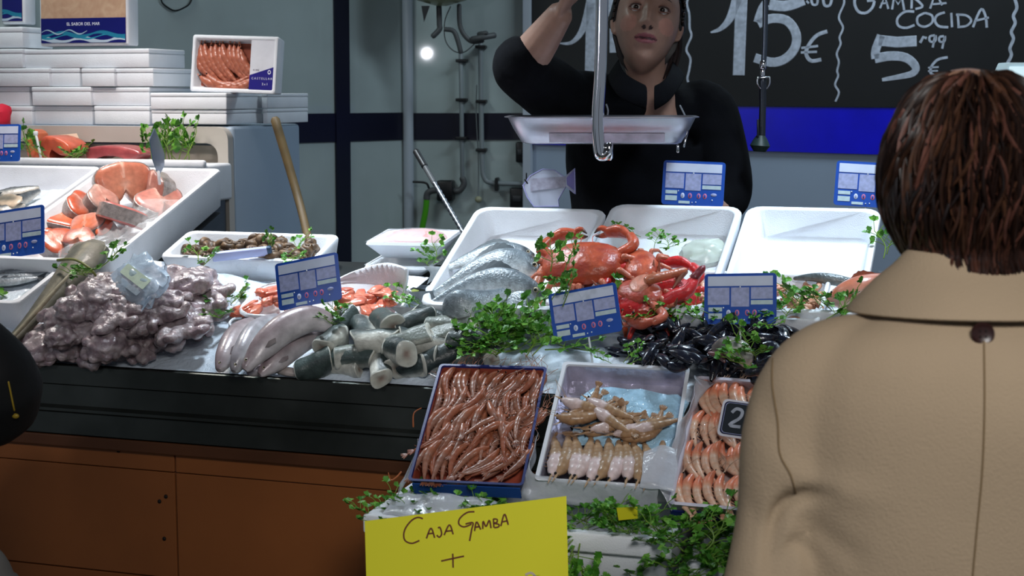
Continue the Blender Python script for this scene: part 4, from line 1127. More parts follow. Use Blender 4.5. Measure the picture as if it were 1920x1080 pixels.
# ================= fish chunks (cut across)
CHSK = mat('chunk skin', vc=True, rough=.48, coat=.14, nscale=45, namt=.3, bump=.35, bscale=150)
def make_chunk(seed, L, h, w, dark, tw=0):
    random.seed(seed)
    t = thing('fish_chunk', 'chunk', 'fish piece')
    n = 22; k = 8
    sk = lambda an, i: tuple(int(x) for x in lerpc((206, 206, 196), dark, sm(math.cos(an) + .15 * noise.noise(V3((i * .7, an * 2, seed))), -.25, .35)))
    rs, cs = [], []
    for i in range(k):
        f = i / (k - 1); x = (f - .5) * L
        s_ = (1 - .25 * f)
        rs.append([V3((x + .25 * h * math.cos(a) * (f - .5) * (tw or .6), math.sin(a) * w * s_ * (1 + .12 * math.sin(2 * a + seed)) + .012 * math.sin(f * 2), math.cos(a) * h * s_ + h)) for a in [2 * math.pi * j / n for j in range(n)]])
        cs += [sk(2 * math.pi * j / n, i) for j in range(n)]
    for ring in rs:
        for p in ring: p += V3((noise.noise(p * 28 + V3((seed * 4, 0, 0))), noise.noise(p * 28 + V3((0, seed * 4, 0))), noise.noise(p * 28))) * .006
    mb = MB(); mb.rings(rs, lambda p, i: cs[i], cap0=False, cap1=False); mb.build('skin', CHSK, t, world=False)
    for ring, sgn in ((rs[0], -1), (rs[-1], 1)):
        c = sum(ring, V3()) / n; mb = MB()
        rr = [[c + (p - c) * q + V3((sgn * d, 0, 0)) for p in ring] for q, d in ((1.0, 0), (.93, .003), (.55, .004), (.12, .002))]
        mb.rings(rr, lambda p, i: (206, 206, 196) if i < 2 * n else ((196, 194, 182) if i < 3 * n else (150, 130, 118)), cap0=False)
        mb.build('cut_face', FLESH, t, world=False)
    return t
CH = [make_chunk(1, .088, .030, .024, (56, 68, 68), 1.9), make_chunk(2, .112, .029, .021, (48, 60, 60), -1.8), make_chunk(3, .068, .034, .026, (66, 80, 78), 2.3), make_chunk(4, .095, .024, .026, (112, 120, 112), -2.2)]
random.seed(31)
GC = 'thick cut chunks of grey-skinned fish'
chs = [(640, 694, .0, 0, 3, 'pale fish chunk by the hake on the steel edge'), (590, 700, .0, 200, 2, 'fish chunk showing a round pale cut, next to the hake tail'), (715, 700, .004, 125, 1, 'dark long fish chunk standing at the steel edge'), (790, 698, .004, 190, 0, 'fish chunk with a white cut face at the corner of the red prawn tray'),
    (845, 680, .012, 20, 1, 'dark fish chunk partly behind the red prawn tray'), (625, 655, .016, 250, 2, 'fish chunk with a wedge-shaped pale cut below the parsley'), (668, 668, .018, 10, 3, 'flat pale fish chunk in the middle of the front row'), (705, 658, .032, 165, 2, 'pale fish chunk resting across two darker ones'), (745, 662, .035, 130, 1, 'dark fish chunk topped by a white cut, mid pile'),
    (800, 650, .04, 355, 0, 'dark fish chunk with a narrow white end, right of mid pile'), (855, 640, .042, 20, 3, 'pale-bellied fish chunk under the sea bream head'), (690, 625, .035, 95, 0, 'grey fish chunk behind the parsley leaves'), (640, 625, .02, 70, 2, 'fish chunk against the salmon offcut tray'), (735, 612, .05, 140, 2, 'white-topped fish chunk at the back by the foam tray'),
    (775, 615, .045, 40, 0, 'fish chunk leaning back below the sea bream'), (820, 610, .04, 10, 1, 'dark-backed fish chunk at the back of the pile under the sea bream'), (845, 618, .055, 350, 3, 'rounded pale fish chunk next to the sea bream mouth'), (762, 640, .05, 200, 3, 'light fish chunk on top of the pile'), (895, 655, .03, 15, 0, 'fish chunk half hidden by the parsley bunch'),
    (760, 695, .0, 80, 2, 'short fish chunk between the two dark ones on the steel edge'), (672, 700, .0, 340, 2, 'low fish chunk at the steel edge, mid row'), (880, 690, .004, 350, 3, 'fish chunk low behind the red prawn tray rim')]
for x, y, w_, rz, k, lb in chs:
    inst(CH[k], cmat(onc(x, min(y, 689) - 9, w_ + .022), rz + rnd(-15, 15), rnd(-75, 75), rnd(-16, 16), rnd(.92, 1.06)) @ Matrix.Diagonal((rnd(.8, 1.15), rnd(.85, 1.3), rnd(.85, 1.15), 1)) @ Matrix.Translation((0, 0, -.027)), lb, GC)
clump([(640, 616), (656, 606), (672, 596)], .05, 'parsley in front of the salmon offcut tray, on the hake tails', 'parsley in front of the offcut tray', .85, up=(10, 60))

# ================= wrapped trays and packet at the back
def wtray(x, y, w_, W_, L_, Hh, rz, label, fish=True):
    M = cmat(onc(x, y, w_), rz, -12)
    t = thing('wrapped_tray', label, 'tray', M, 'film-wrapped foam trays')
    eps_open(W_, L_, Hh, t=.006, r=.012, taper=.026, fl=.006).build('tray', EPS, t, world=False)
    if fish:
        mb = MB(); mb.ell((W_ * .38, L_ * .36, Hh * .5), c=(0, 0, Hh * .75), nu=26, nv=14, fn=superq(3, .12, 6), col=(206, 140, 138)); mb.build('pink_fish', FLESH, t, world=False)
    mb = MB(); n = 12; vs = []
    for j in range(n + 1):
        for i in range(n + 1):
            a, b_ = -1 + 2 * i / n, -1 + 2 * j / n
            vs.append((a * W_ * .49, b_ * L_ * .49, Hh * 1.02 + .35 * Hh * (1 - a * a) * (1 - b_ * b_) + .001 * noise.noise(V3((i, j, 1)))))
    mb.add(vs, [(j * (n + 1) + i, j * (n + 1) + i + 1, (j + 1) * (n + 1) + i + 1, (j + 1) * (n + 1) + i) for j in range(n) for i in range(n)]); mb.build('film', FILM, t, world=False)
    return t
wtray(760, 512, .004, .155, .12, .03, 0, 'lower foam tray of the pair beside the empty foam box', False)
wtray(778, 476, .04, .185, .15, .042, 2, 'upper film-wrapped foam tray heaped with pink fish')
pkt = thing('paper_packet', 'white paper packet lying in front of the wrapped trays', 'packet', onc(742, 545, .01))
mb = MB(); mb.rings([[onc(690, 560, w_), onc(742, 573, w_), onc(806, 520, w_), onc(712, 512, w_)] for w_ in (.02, .045)]); mb.build('packet_body', mat('packet paper', (208, 208, 214), .5, nscale=40, namt=.08), pkt, mods=(('BEVEL', {'width': .004, 'segments': 2}),), smooth=False)
cup = thing('plastic_cup', 'small white plastic cap standing beside the paper packet', 'cap', onc(808, 545, .03))
mb = MB(); mb.tube([onc(808, 545, .02), onc(808, 545, .05)], .011, 20); mb.build('cap', CLIP, cup)
mb = MB(); mb.tube([onc(808, 545, .05), onc(808, 545, .053)], .0122, 20); mb.build('rim', CLIP, cup)
dp = thing('leaflet', 'dark printed card with a yellow-green leaf picture below the paper packet', 'card', onc(772, 552, .04))
c4 = [onc(752, 552, .03), onc(775, 540, .05), onc(800, 545, .05), onc(786, 560, .03)]
mb = MB(); mb.rings([c4, [p + W * .002 for p in c4]]); mb.build('card', mat('dark card', (60, 66, 66), .4), dp, smooth=False)
c4 = [onc(763, 549, .0435), onc(776, 542.5, .052), onc(786, 545, .0515), onc(778, 551, .044)]
mb = MB(); mb.rings([c4, [p + W * .001 for p in c4]]); mb.build('leaf_print', mat('leaf print', (172, 186, 96), .5), dp, smooth=False)
clump([(808, 500), (815, 492), (824, 486)], .05, 'parsley at the corner of the empty foam box by the wrapped trays', 'parsley by the wrapped trays', .75, up=(10, 50))

# ================= the three white boxes at the back
def tbox(x0, x1, ymid, label, L=.42, Hh=.082, dl=6, v0=None):
    """back box propped up at its far end; x0, x1: pixels of its back rim"""
    wr = L * math.sin(R(dl)) + Hh * math.cos(R(dl))
    ua, va = uvw(x0, ymid, wr); ub, vb = uvw(x1, ymid, wr)
    v0 = (va + vb) / 2 - L * math.cos(R(dl)) + Hh * math.sin(R(dl))
    M = cmat(C((ua + ub) / 2, v0, .003), 0, dl)
    t = thing('foam_box', label, 'box', M @ Matrix.Translation((0, L / 2, 0)), GB)
    eps_open(abs(ub - ua), L, Hh, t=.015, r=.032, taper=.014).build('box_body', EPS, t, world=False)
    return t, M, ub - ua
BX1, BM1, bw1 = tbox(893, 1143, 391, 'empty back foam box behind the sea bream, next to the wrapped trays')
BX2, BM2, bw2 = tbox(1147, 1396, 386, 'back foam box with a wet bag and loose parsley, behind the crabs')
BX3, BM3, bw3 = tbox(1400, 1655, 390, "empty bright foam box beside the customer's hair")
SLOT = mat('slot dark', (60, 66, 74), .7)
for t_, M_, x in ((BX1, BM1, .02), (BX2, BM2, .09), (BX3, BM3, .075)):
    mb = MB(); mb.box((.0022, .003, .02), c=(x, .42 - .0165, .05)); mb.v = [M_ @ p for p in mb.v]; mb.build('slot', SLOT, t_, smooth=False)
clump([(1205, 445), (1222, 468), (1238, 462), (1248, 470)], .075, 'loose parsley stuck in the wet back foam box behind the crabs', 'loose parsley in the wet foam box', .55, up=(0, 20))
wb = MB(); wb.ell((.05, .035, .022), cmat(onc(1320, 478, .06), 20, 30), nu=28, nv=16, fn=superq(2.6, .12, 5, 3)); 
tag(wb.build('wet_bag', mat('wet bag', (196, 205, 190), .1, alpha=.6, bump=.4, bscale=40)), 'yellowish wet plastic bag lying in the back foam box behind the crabs', 'bag')
ticket('upright blue ticket on the back foam box rim before the seller\'s apron', 1300, 344, 3.50, -1.5, .142, tilt=6)
ticket('blue ticket on the back foam box rim half hidden by the customer\'s hair', 1626, 346, 3.42, -2.5, .14, tilt=6)
fs = thing('fish_sign', 'clear fish-shaped plastic sign on the rim of the empty back foam box', 'sign', at(1028, 388, 3.56))
CLEAR = mat('clear plastic', (215, 220, 240), .1, alpha=.42, spec=.7)
fo = [(975, 347), (990, 328), (1015, 316), (1040, 318), (1062, 332), (1082, 316), (1085, 365), (1065, 350), (1050, 375), (1052, 388), (1000, 388), (985, 370)]
M3 = facing(at(1028, 350, 3.56), U, ZUP * 1 + VH * .1)
fl_ = [M3.inverted() @ at(x, y, 3.56) for x, y in fo]
def flatpoly(pts, z0, z1, M):
    mb = MB(); mb.rings([[M @ V3((p[0], p[1], z0)) for p in pts], [M @ V3((p[0], p[1], z1)) for p in pts]]); return mb
flatpoly(fl_, 0, .002, M3).build('plate', CLEAR, fs, smooth=False)
mb = MB(); mb.rings([[M3 @ V3((p.x * k, p.y * k, z)) for p in fl_] for k, z in ((1.0, -.0005), (1.0, .0028), (.955, .0028), (.955, -.0005))], cap0=False, cap1=False); mb.build('edge', mat('lilac edge', (150, 150, 200), .3), fs, smooth=False)
flatpoly([M3.inverted() @ at(x, y, 3.56) for x, y in [(992, 334), (1064, 332), (1064, 352), (992, 358)]], .003, .0038, M3).build('band', mat('lilac band', (158, 158, 176), .5, nscale=100, namt=.2), fs, smooth=False)
flatpoly([M3.inverted() @ at(x, y, 3.56) for x, y in [(1066, 334), (1080, 320), (1082, 358), (1067, 347)]], .003, .0038, M3).build('tail_print', mat('lilac tail', (110, 105, 165), .5), fs, smooth=False)
mb = MB()
for (a, b_) in (((987, 325), (987, 336)), ((984, 337), (989, 344))):
    mb.tube([at(*a, 3.555), at(*b_, 3.555)], .0018, 6)
mb.build('clip', BLACKP, fs)
rd = thing('sharpening_steel', 'twisted steel rod with a black grip leaning behind the wrapped tray', 'steel rod', at(885, 470, 3.62))
def seg(a, b_, r, m, nm, tw=False):
    mb = MB(); k = 40
    pts = [a.lerp(b_, i / k) for i in range(k + 1)]
    mb.tube(pts, (lambda t: r * (1 + .22 * math.sin(t * 95))) if tw else r, 10); mb.build(nm, m, rd)
A_ = at(780, 284, 3.86); B_ = at(886, 466, 3.66)
seg(A_, A_.lerp(B_, .16), .0085, BLACKP, 'grip'); seg(A_.lerp(B_, .16), A_.lerp(B_, .33), .0068, DK, 'shank'); seg(A_.lerp(B_, .33), B_, .0058, mat('twisted steel', (120, 124, 130), .4, 1), 'twisted_rod', True)
# ================= sea bream
BK, BB = (128, 140, 148), (222, 230, 234)
GBR = 'sea bream piled by the crabs'
bh = [.012, .034, .050, .054, .046, .032, .018, .011]; bwd = [.008, .017, .022, .023, .019, .013, .007, .004]
def bream(label, pts, D, s=1.0, **kw):
    return path_fish('sea_bream', label, pts, D, [x * s for x in bh], [x * s for x in bwd], BK, BB, split=.15, group=GBR, taill=.2, head=(96, 104, 110), m=34, n=22, **kw)
bream('sea bream lying at the back with its tail towards the wrapped trays', [onc(1012, 508, .105), onc(960, 505, .11), onc(895, 515, .105), onc(815, 552, .085)], V * .75 + W * .65, .92)
bream('sea bream under the topmost one with a long silver flank', [onc(1020, 555, .085), onc(950, 545, .09), onc(880, 548, .085), onc(790, 585, .065)], V * .55 + W * .8, .9)
bream('sea bream hanging forward with its glinting eye over the fish chunks', [onc(843, 610, .055), onc(866, 592, .085), onc(900, 572, .10), onc(948, 548, .095)], -U * .55 + W * .75 + V * .1, .98, tail=False, dorsal=False)
bream('sea bream behind the parsley with its head towards the crab', [onc(1010, 610, .05), onc(975, 585, .062), onc(935, 568, .07), onc(880, 560, .07)], V * .7 + W * .7, .85)
bream('dark-backed sea bream at the back against the empty foam box', [onc(1000, 480, .11), onc(950, 478, .112), onc(890, 485, .108), onc(830, 505, .09)], V * .8 + W * .5, .62)

# ================= crabs and spiny crab
CRAB = mat('crab shell', vc=True, rough=.38, coat=.25, nscale=60, namt=.22, bump=.35, bscale=140)
def limb(mb, pts, r, col, n=8):
    mb.tube(pts, r, n, m=5 * (len(pts) - 1) + 1, col=col)
def make_crab(name, label, M, W_, c1, c2, legc, spread=1.0, spines=False, group=None):
    """crab with its front towards +y, W_ wide"""
    t = thing(name, label, 'crab', M, group)
    s = W_
    mb = MB()
    def f(d):
        k = (abs(d.x) ** 2.3 + abs(d.y) ** 2.3 + abs(d.z) ** 2.3) ** (-1 / 2.3)
        if d.z < 0: k *= .75
        a = math.atan2(d.y, d.x)
        if d.y > -.1 and abs(d.z) < .35: k *= 1 + .045 * math.cos(a * 26)
        k *= 1 + .035 * noise.noise(d * 5)
        if spines: k *= 1 + .08 * max(0, noise.noise(d * 11))
        return k
    cf = lambda p, i: lerpc(c1, c2, sm(noise.noise(p * 45) + (.25 if p.z < .1 * s else -.1), -.2, .5))
    mb.ell((s * .5, s * .33, s * .21), c=(0, 0, s * .2), nu=72, nv=30, fn=f, col=cf); mb.build('carapace', CRAB, t, world=False)
    for sg in (1, -1):
        mb = MB()
        p = [V3((sg * s * .33, s * .2, s * .14)), V3((sg * s * .58, s * .33, s * .18)), V3((sg * s * .52, s * .52, s * .16))]
        limb(mb, p, [s * .055, s * .07, s * .06], c1, 12)
        pal = [V3((sg * s * .52, s * .5, s * .16)), V3((sg * s * .38, s * .62, s * .15)), V3((sg * s * .2, s * .64, s * .13))]
        mb.tube(pal, [s * .05, s * .098, s * .075], 14, m=14, flat=.7, up=(0, 0, 1), col=lambda q, an: lerpc(c1, c2, .6 * (1 - abs(math.cos(an))))); mb.build('claw', CRAB, t, world=False)
        for dz, dy in ((.045, .02), (-.03, -.01)):
            mb = MB(); b0 = pal[2] + V3((sg * s * .02, 0, s * dz * .6)); mb.tube([b0, b0 + V3((-sg * s * .09, s * dy, s * dz * .8)), b0 + V3((-sg * s * .17, -s * .03, s * dz * .1))], [s * .042, s * .034, s * .008], 10, m=10, col=lambda q, an: lerpc(c1, (60, 40, 36), sm(q, .55, .85))); mb.build('claw_finger', CRAB, t, world=False)
        for k in range(4):
            a = R(10 - 32 * k); d = V3((sg * math.cos(a), math.sin(a), 0)); b0 = V3((d.x * s * .4, d.y * s * .28, s * .13)); l = s * (.55 - .05 * abs(k - 1)) * spread
            mb = MB()
            p = [b0, b0 + d * l * .4 + V3((0, 0, s * .12)), b0 + d * l * .8 + V3((0, 0, s * .03)), b0 + d * l * 1.05 + V3((0, 0, -s * .12))]
            limb(mb, p[:2], [s * .036, s * .042], legc, 9); limb(mb, p[1:3], [s * .038, s * .030], legc, 9); limb(mb, p[2:], [s * .028, s * .006], tuple(int(x * .8) for x in legc), 8)
            if spines:
                for q in range(6):
                    c = p[1].lerp(p[2], q / 5); mb.tube([c, c + V3((0, 0, s * .05))], [s * .014, s * .002], 5, col=c2)
            mb.build('leg', CRAB, t, world=False)
        mb = MB(); b0 = V3((sg * s * .09, s * .33, s * .2)); mb.tube([b0 - V3((0, s * .04, 0)), b0 + V3((0, s * .025, s * .02))], s * .02, 8, col=c1); mb.ell((s * .022,) * 3, Matrix.Translation(b0 + V3((0, s * .035, s * .022))), (20, 16, 16), 10, 8); mb.build('eye', CRAB, t, world=False)
        mb = MB(); mb.tube([b0, b0 + V3((-sg * s * .02, s * .12, s * .04)), b0 + V3((sg * s * .03, s * .2, s * .02))], [s * .008, s * .003], 5, m=8, col=c1); mb.build('antenna', CRAB, t, world=False)
    if spines:
        mb = MB()
        for k in range(70):
            d = V3((rnd(-1, 1), rnd(-1, 1), rnd(.1, 1))).normalized(); q = V3((d.x * s * .5, d.y * s * .33, d.z * s * .21 + s * .2))
            mb.tube([q * .97, q + d * s * .055], [s * .022, s * .003], 6, col=(lerpc(c1, (230, 150, 120), .4)))
        mb.build('spines', CRAB, t, world=False)
    # jointed belly flap
    mb = MB(); mb.ell((s * .16, s * .2, s * .03), c=(0, -s * .08, s * .05), nu=20, nv=10, col=lerpc(c2, (230, 190, 160), .5)); mb.build('belly_flap', CRAB, t, world=False)
    return t
random.seed(4)
GCR = 'cooked crabs in front of the wet foam box'
def cb3(x, z, p):
    x = V3(x).normalized(); z = V3(z); z = (z - x * z.dot(x)).normalized()
    return basis(x, z.cross(x), z, p)
make_crab('crab', 'large orange red crab showing its broad domed shell, topmost of the crabs', cb3(U * .97 + ZUP * .08, -VH * .62 + ZUP * .78, onc(1098, 520, .085)), .172, (184, 80, 50), (160, 58, 42), (196, 110, 84), .7, group=GCR)
make_crab('crab', 'pale red crab lying on its back with folded legs under the domed one', cb3(U * .9 - V * .3, VH * .55 - ZUP * .8, onc(1195, 532, .12)), .14, (190, 98, 76), (172, 72, 58), (196, 120, 96), .62, group=GCR)
make_crab('crab', 'orange crab with folded claws between the domed crab and the spiny one', cb3(V * .8 - U * .4, W * .8 - V * .5, onc(1205, 520, .085)), .12, (190, 88, 58), (168, 66, 46), (196, 112, 84), .7, group=GCR)
make_crab('spiny_crab', 'bright scarlet spiny crab with one raised claw leg beside the right hand ticket', cb3(U * .93 + V * .35, -V * .45 + W * .9, onc(1232, 584, .045)), .165, (206, 44, 44), (178, 24, 34), (204, 56, 50), .75, True)
ca = thing('crab_claw', 'single scarlet claw reaching up towards the empty bright foam box', 'crab claw', onc(1260, 560, .08))
mb = MB(); limb(mb, [onc(1235, 575, .08), onc(1265, 556, .10), onc(1290, 545, .115), onc(1312, 508, .14)], [.013, .015, .013, .006], (206, 50, 54), 12); mb.build('claw', CRAB, ca)
mb = MB(); limb(mb, [onc(1302, 520, .135), onc(1316, 505, .145), onc(1320, 500, .148)], [.009, .0075, .004], (120, 36, 44), 10); mb.build('claw_tip', CRAB, ca)
cl_ = thing('broken_crab_claw', 'bent orange brown crab leg sticking out over the wet foam box', 'crab piece', onc(1240, 530, .1))
mb = MB(); limb(mb, [onc(1215, 525, .13), onc(1284, 508, .13)], [.011, .008], (182, 104, 74), 10); mb.build('leg', CRAB, cl_); mb = MB(); limb(mb, [onc(1284, 508, .13), onc(1262, 540, .11)], [.0075, .002], (120, 76, 60), 10); mb.build('leg_tip', CRAB, cl_)
ca = thing('crab_claw', 'small pale orange claw hanging between the sea bream and the parsley', 'crab claw', onc(1005, 560, .06))
mb = MB(); limb(mb, [onc(1030, 490, .11), onc(1012, 520, .10), onc(1000, 548, .085)], [.013, .012, .009], (190, 116, 86), 12); mb.build('claw', CRAB, ca)
mb = MB(); limb(mb, [onc(1000, 545, .09), onc(1012, 560, .08), onc(1016, 572, .075)], [.008, .006, .003], (196, 84, 60), 8); mb.build('claw_tip', CRAB, ca)
ca = thing('broken_crab_claw', 'thin orange crab leg pointing down behind the tilted middle ticket', 'crab piece', onc(1168, 630, .02))
mb = MB(); limb(mb, [onc(1164, 590, .03), onc(1172, 612, .025), onc(1172, 636, .015)], [.009, .007, .002], (206, 84, 40), 8); mb.build('leg', CRAB, ca)
lump('crab_belly', 'beige cooked crab innards beside the scarlet spiny crab', cmat(onc(1295, 590, .02), 10), (.07, .05, .035), (206, 150, 122), FLESH, 'crab', seed=9, amp=.3, fr=4, col2=(160, 100, 80))

# ================= small shrimp tray at the back of the mussels
u0, v0 = uvw(1262, 600, .0); u1, v1 = uvw(1566, 527, .075)
cbox(.462, .752, .215, .425, .058, 'small foam tray of pale peeled shrimps behind the mussels', None, 'tray', w=.02, name='foam_tray', t=.01, r=.012, taper=.01)
P_TINY = make_prawn('small_shrimp', (226, 176, 146), (206, 142, 112), 1.7, .042, .0055, 8, whisk=False)
random.seed(61)
for i in range(95):
    u, v = rnd(.482, .735), rnd(.235, .40)
    inst(P_TINY, cmat(C(u, v, .055 + rnd(0, .012) + .012 * math.sin((v - .23) / .17 * 3.1)), rnd(0, 360), rnd(-30, 30), rnd(-30, 30), rnd(.85, 1.15)), 'small pale orange shrimp heaped in the foam tray behind the mussels', 'small shrimps in the foam tray')
ticket('blue ticket standing in the small shrimp tray behind the mussels', 1388, 560, 2.95, 3, .139, tilt=14)
ticket('tilted blue ticket between the parsley and the crabs', 1097, 586, 2.99, 12.5, .138, tilt=16)
path_fish('red_mullet', 'orange pink fish beside the coat collar, behind the shrimp tray', [onc(1560, 560, .07), onc(1600, 552, .085), onc(1650, 545, .085), onc(1740, 535, .07)], V * .7 + W * .7, [.016, .03, .036, .033, .016], [.012, .024, .028, .024, .010], (204, 120, 92), (196, 150, 132), tail=False, mt=WET, head=(206, 110, 70))
path_fish('grey_fish', 'dark grey fish lying across the front of the empty bright foam box', [onc(1490, 522, .075), onc(1525, 520, .08), onc(1560, 524, .078), onc(1600, 532, .07)], V * .5 + W * .8, [.004, .009, .012, .010], [.004, .009, .012, .009], (84, 92, 94), (120, 128, 126), tail=False, dorsal=False, pect=False)
clump([(1500, 585), (1515, 574), (1545, 572), (1560, 585), (1572, 598), (1550, 595)], .07, 'parsley in the shrimp tray between the ticket and the coat', 'parsley in the shrimp tray', .9, up=(0, 45))
clump([(1652, 488), (1668, 478), (1675, 492)], .085, 'parsley sprig beside the customer\'s hair over the bright foam box', "parsley beside the customer's hair", .95, up=(20, 60))

# ================= mussels
MUS = mat('mussel shell', vc=True, rough=.22, coat=.5, nscale=120, namt=.25, bump=.12, bscale=200)
def make_mussel(seed):
    random.seed(seed); t = thing('mussel', 'mussel', 'mussel')
    def f(sg):
        def g(d):
            x = d.x
            k = 1.0
            return k
        return g
    for sg in (1, -1):
        mb = MB(); rs, cs = [], []
        n = 14
        for i in range(15):
            fx = i / 14; x = -.028 + .056 * fx
            hw = .0145 * (max(0, math.sin(math.pi * min(1, fx * .86 + .06))) ** .6) * (.55 + .55 * fx); th = .0085 * math.sin(math.pi * min(1, fx * .9 + .05)) ** .7
            off = .004 * math.sin(fx * 2.2)
            rs.append([V3((x, off + math.cos(a) * hw, sg * max(0, math.sin(a)) * th + .009 + sg * .0004)) for a in [math.pi * k / (n - 1) for k in range(n)]])
            cs += [tuple(int(q) for q in lerpc((30, 34, 48), (64, 52, 44), sm(math.sin(fx * 30 + k * .3) * .5 + .5 - fx, .1, .9) * .7)) for k in range(n)]
        mb.rings(rs, lambda p, i: cs[i], closed=False, cap0=False, cap1=False); mb.build('shell_half', MUS, t, world=False)
    return t
MU = [make_mussel(1), make_mussel(2)]
random.seed(19)
poly = [(1150, 668), (1190, 632), (1235, 612), (1300, 600), (1380, 596), (1450, 600), (1490, 612), (1490, 700), (1425, 716), (1360, 708), (1290, 690), (1220, 686)]
def inpoly(x, y):
    c = False
    for i in range(len(poly)):
        (a, b_), (c_, d) = poly[i], poly[i - 1]
        if (b_ > y) != (d > y) and x < (c_ - a) * (y - b_) / (d - b_) + a: c = not c
    return c
cnt = 0
while cnt < 235:
    x, y = rnd(1140, 1500), rnd(592, 720)
    if not inpoly(x, y): continue
    e = min(1, (x - 1140) / 90)
    w_ = rnd(.0, .085) * e
    inst(MU[cnt % 2], cmat(onc(x, y, w_), rnd(0, 360), rnd(-70, 70), rnd(-45, 45), rnd(.7, 1.0)), 'blue black mussel in the heap between the shrimp tray and the front prawn trays', 'heap of mussels')
    cnt += 1
sq = thing('cuttlefish', 'small glossy grey cuttlefish lying on the mussels', 'cuttlefish', onc(1365, 665, .09))
CUT = mat('cuttlefish skin', vc=True, rough=.15, coat=.7, nscale=50, namt=.2)
mb = MB(); mb.tube([onc(1335, 658, .085), onc(1362, 650, .10), onc(1390, 662, .10), onc(1400, 682, .08)], [.008, .02, .022, .012], 16, m=20, flat=.8, col=lambda t, an: lerpc((120, 112, 108), (196, 196, 190), sm(t, .2, .7))); mb.build('body', CUT, sq)
mb = MB(); mb.tube([onc(1330, 662, .09), onc(1350, 668, .09), onc(1358, 678, .085)], [.004, .007, .003], 8, m=8, col=(120, 84, 86)); mb.build('arm', CUT, sq)
clump([(1352, 600), (1375, 596), (1405, 598), (1435, 600), (1465, 602)], .085, 'parsley spread along the top of the mussel heap', 'parsley on top of the mussels', .8, up=(-10, 20))
clump([(1412, 662), (1420, 676), (1408, 682), (1418, 690)], .08, 'parsley on the mussels next to the coat sleeve', 'parsley on the mussels by the coat', .9, up=(10, 50))
clump([(1300, 604), (1330, 604)], .07, 'parsley at the base of the shrimp ticket', 'parsley at the base of the shrimp ticket', .6, up=(0, 25))
clump([(1150, 684), (1170, 678), (1160, 690)], .03, 'parsley at the near corner of the mussel heap', 'parsley at the corner of the mussel heap', .55, up=(0, 20))

# parsley bunches in the middle
clump([(1038, 505), (1046, 535), (1040, 560), (1050, 575), (1058, 520)], .13, 'tall parsley sprig between the sea bream and the domed crab', 'parsley between the bream and the crab', .85, up=(0, 60))
random.seed(77)
pts_ = [(rnd(880, 1020), rnd(618, 668)) for _ in range(32)]
clump(pts_, .04, 'parsley in the big bunch behind the red prawn tray', 'big parsley bunch', 1.0, up=(-10, 30))
clump([(1185, 608), (1195, 600), (1202, 612), (1210, 606), (1192, 620), (1215, 612)], .03, 'parsley below the scarlet spiny crab', 'parsley below the spiny crab', 1.05, up=(0, 45))
clump([(1240, 622), (1250, 612), (1262, 620)], .03, 'parsley at the corner of the small shrimp tray', 'parsley at the shrimp tray corner', .8, up=(0, 40))
clump([(780, 573), (790, 580), (800, 572), (770, 580)], .03, 'parsley between the offcut tray and the sea bream', 'parsley by the offcut tray', .8, up=(0, 30))
st_ = MB(); st_.tube([onc(1035, 640, .02), onc(1070, 652, .01), onc(1130, 660, .012)], [.0016, .0012], 6, m=10, col=(110, 140, 60))
tag(st_.build('green_stalk', LEAFM), 'single thin green stalk on bare ice below the tilted middle ticket', 'herb')

# ================= front trays
TI = 34
def tray_frame(x0, y0, Y0, x1, y1, Y1, incl=TI):
    a, b_ = at(x0, y0, Y0), at(x1, y1, Y1)
    u = (b_ - a); wid = u.length; u.normalize()
    hh = V3((-u.y, u.x, 0)).normalized()
    v = hh * math.cos(R(incl)) + ZUP * math.sin(R(incl)); v = (v - u * v.dot(u)).normalized()
    return basis(u, v, u.cross(v), (a + b_) / 2), wid
TBLUE = mat('tray blue', (26, 40, 104), .4, nscale=20, namt=.15)
def sheet_tray(name, label, M, wid, L, Hh, mo, mi, t=.005):
    """M: origin mid back rim; tray hangs Hh below the rim plane and comes forward by L"""
    B = M @ Matrix.Translation((0, -L / 2, -Hh))
    tr = thing(name, label, 'tray', B)
    x, y = wid / 2, L / 2; mb = MB()
    mb.rings([rrect(x - .006, y - .006, .008, 0), rrect(x, y, .008, Hh - .002), rrect(x + .002, y + .002, .008, Hh), rrect(x - t, y - t, .006, Hh), rrect(x - t - .001, y - t - .001, .006, Hh - .004)], cap1=False); mb.build('outer_wall', mo, tr, world=False)
    mb = MB(); mb.rings([rrect(x - t, y - t, .006, Hh - .002), rrect(x - t - .006, y - t - .006, .006, .006), rrect(x * .5, y * .5, .006, .005)], cap0=False); mb.build('liner', mi, tr, world=False)
    return tr, B
M1, w1 = tray_frame(826, 683, 2.965, 1024, 689, 2.925)
L1 = .30
t1, B1 = sheet_tray('prawn_tray', 'blue edged tray packed with rows of red prawns above the yellow sign', M1, w1, L1, .038, TBLUE, mat('red prawn liner', (150, 70, 52), .5), .003)
P_RED = [make_prawn('red_prawn', c1, c2, k, .098, .0066, s, headc=(158, 92, 64)) for c1, c2, k, s in (((158, 108, 86), (136, 84, 64), .8, 5), ((152, 108, 90), (130, 84, 68), .55, 6), ((162, 98, 70), (138, 74, 52), 1.0, 7))]
random.seed(41)
NR = 16
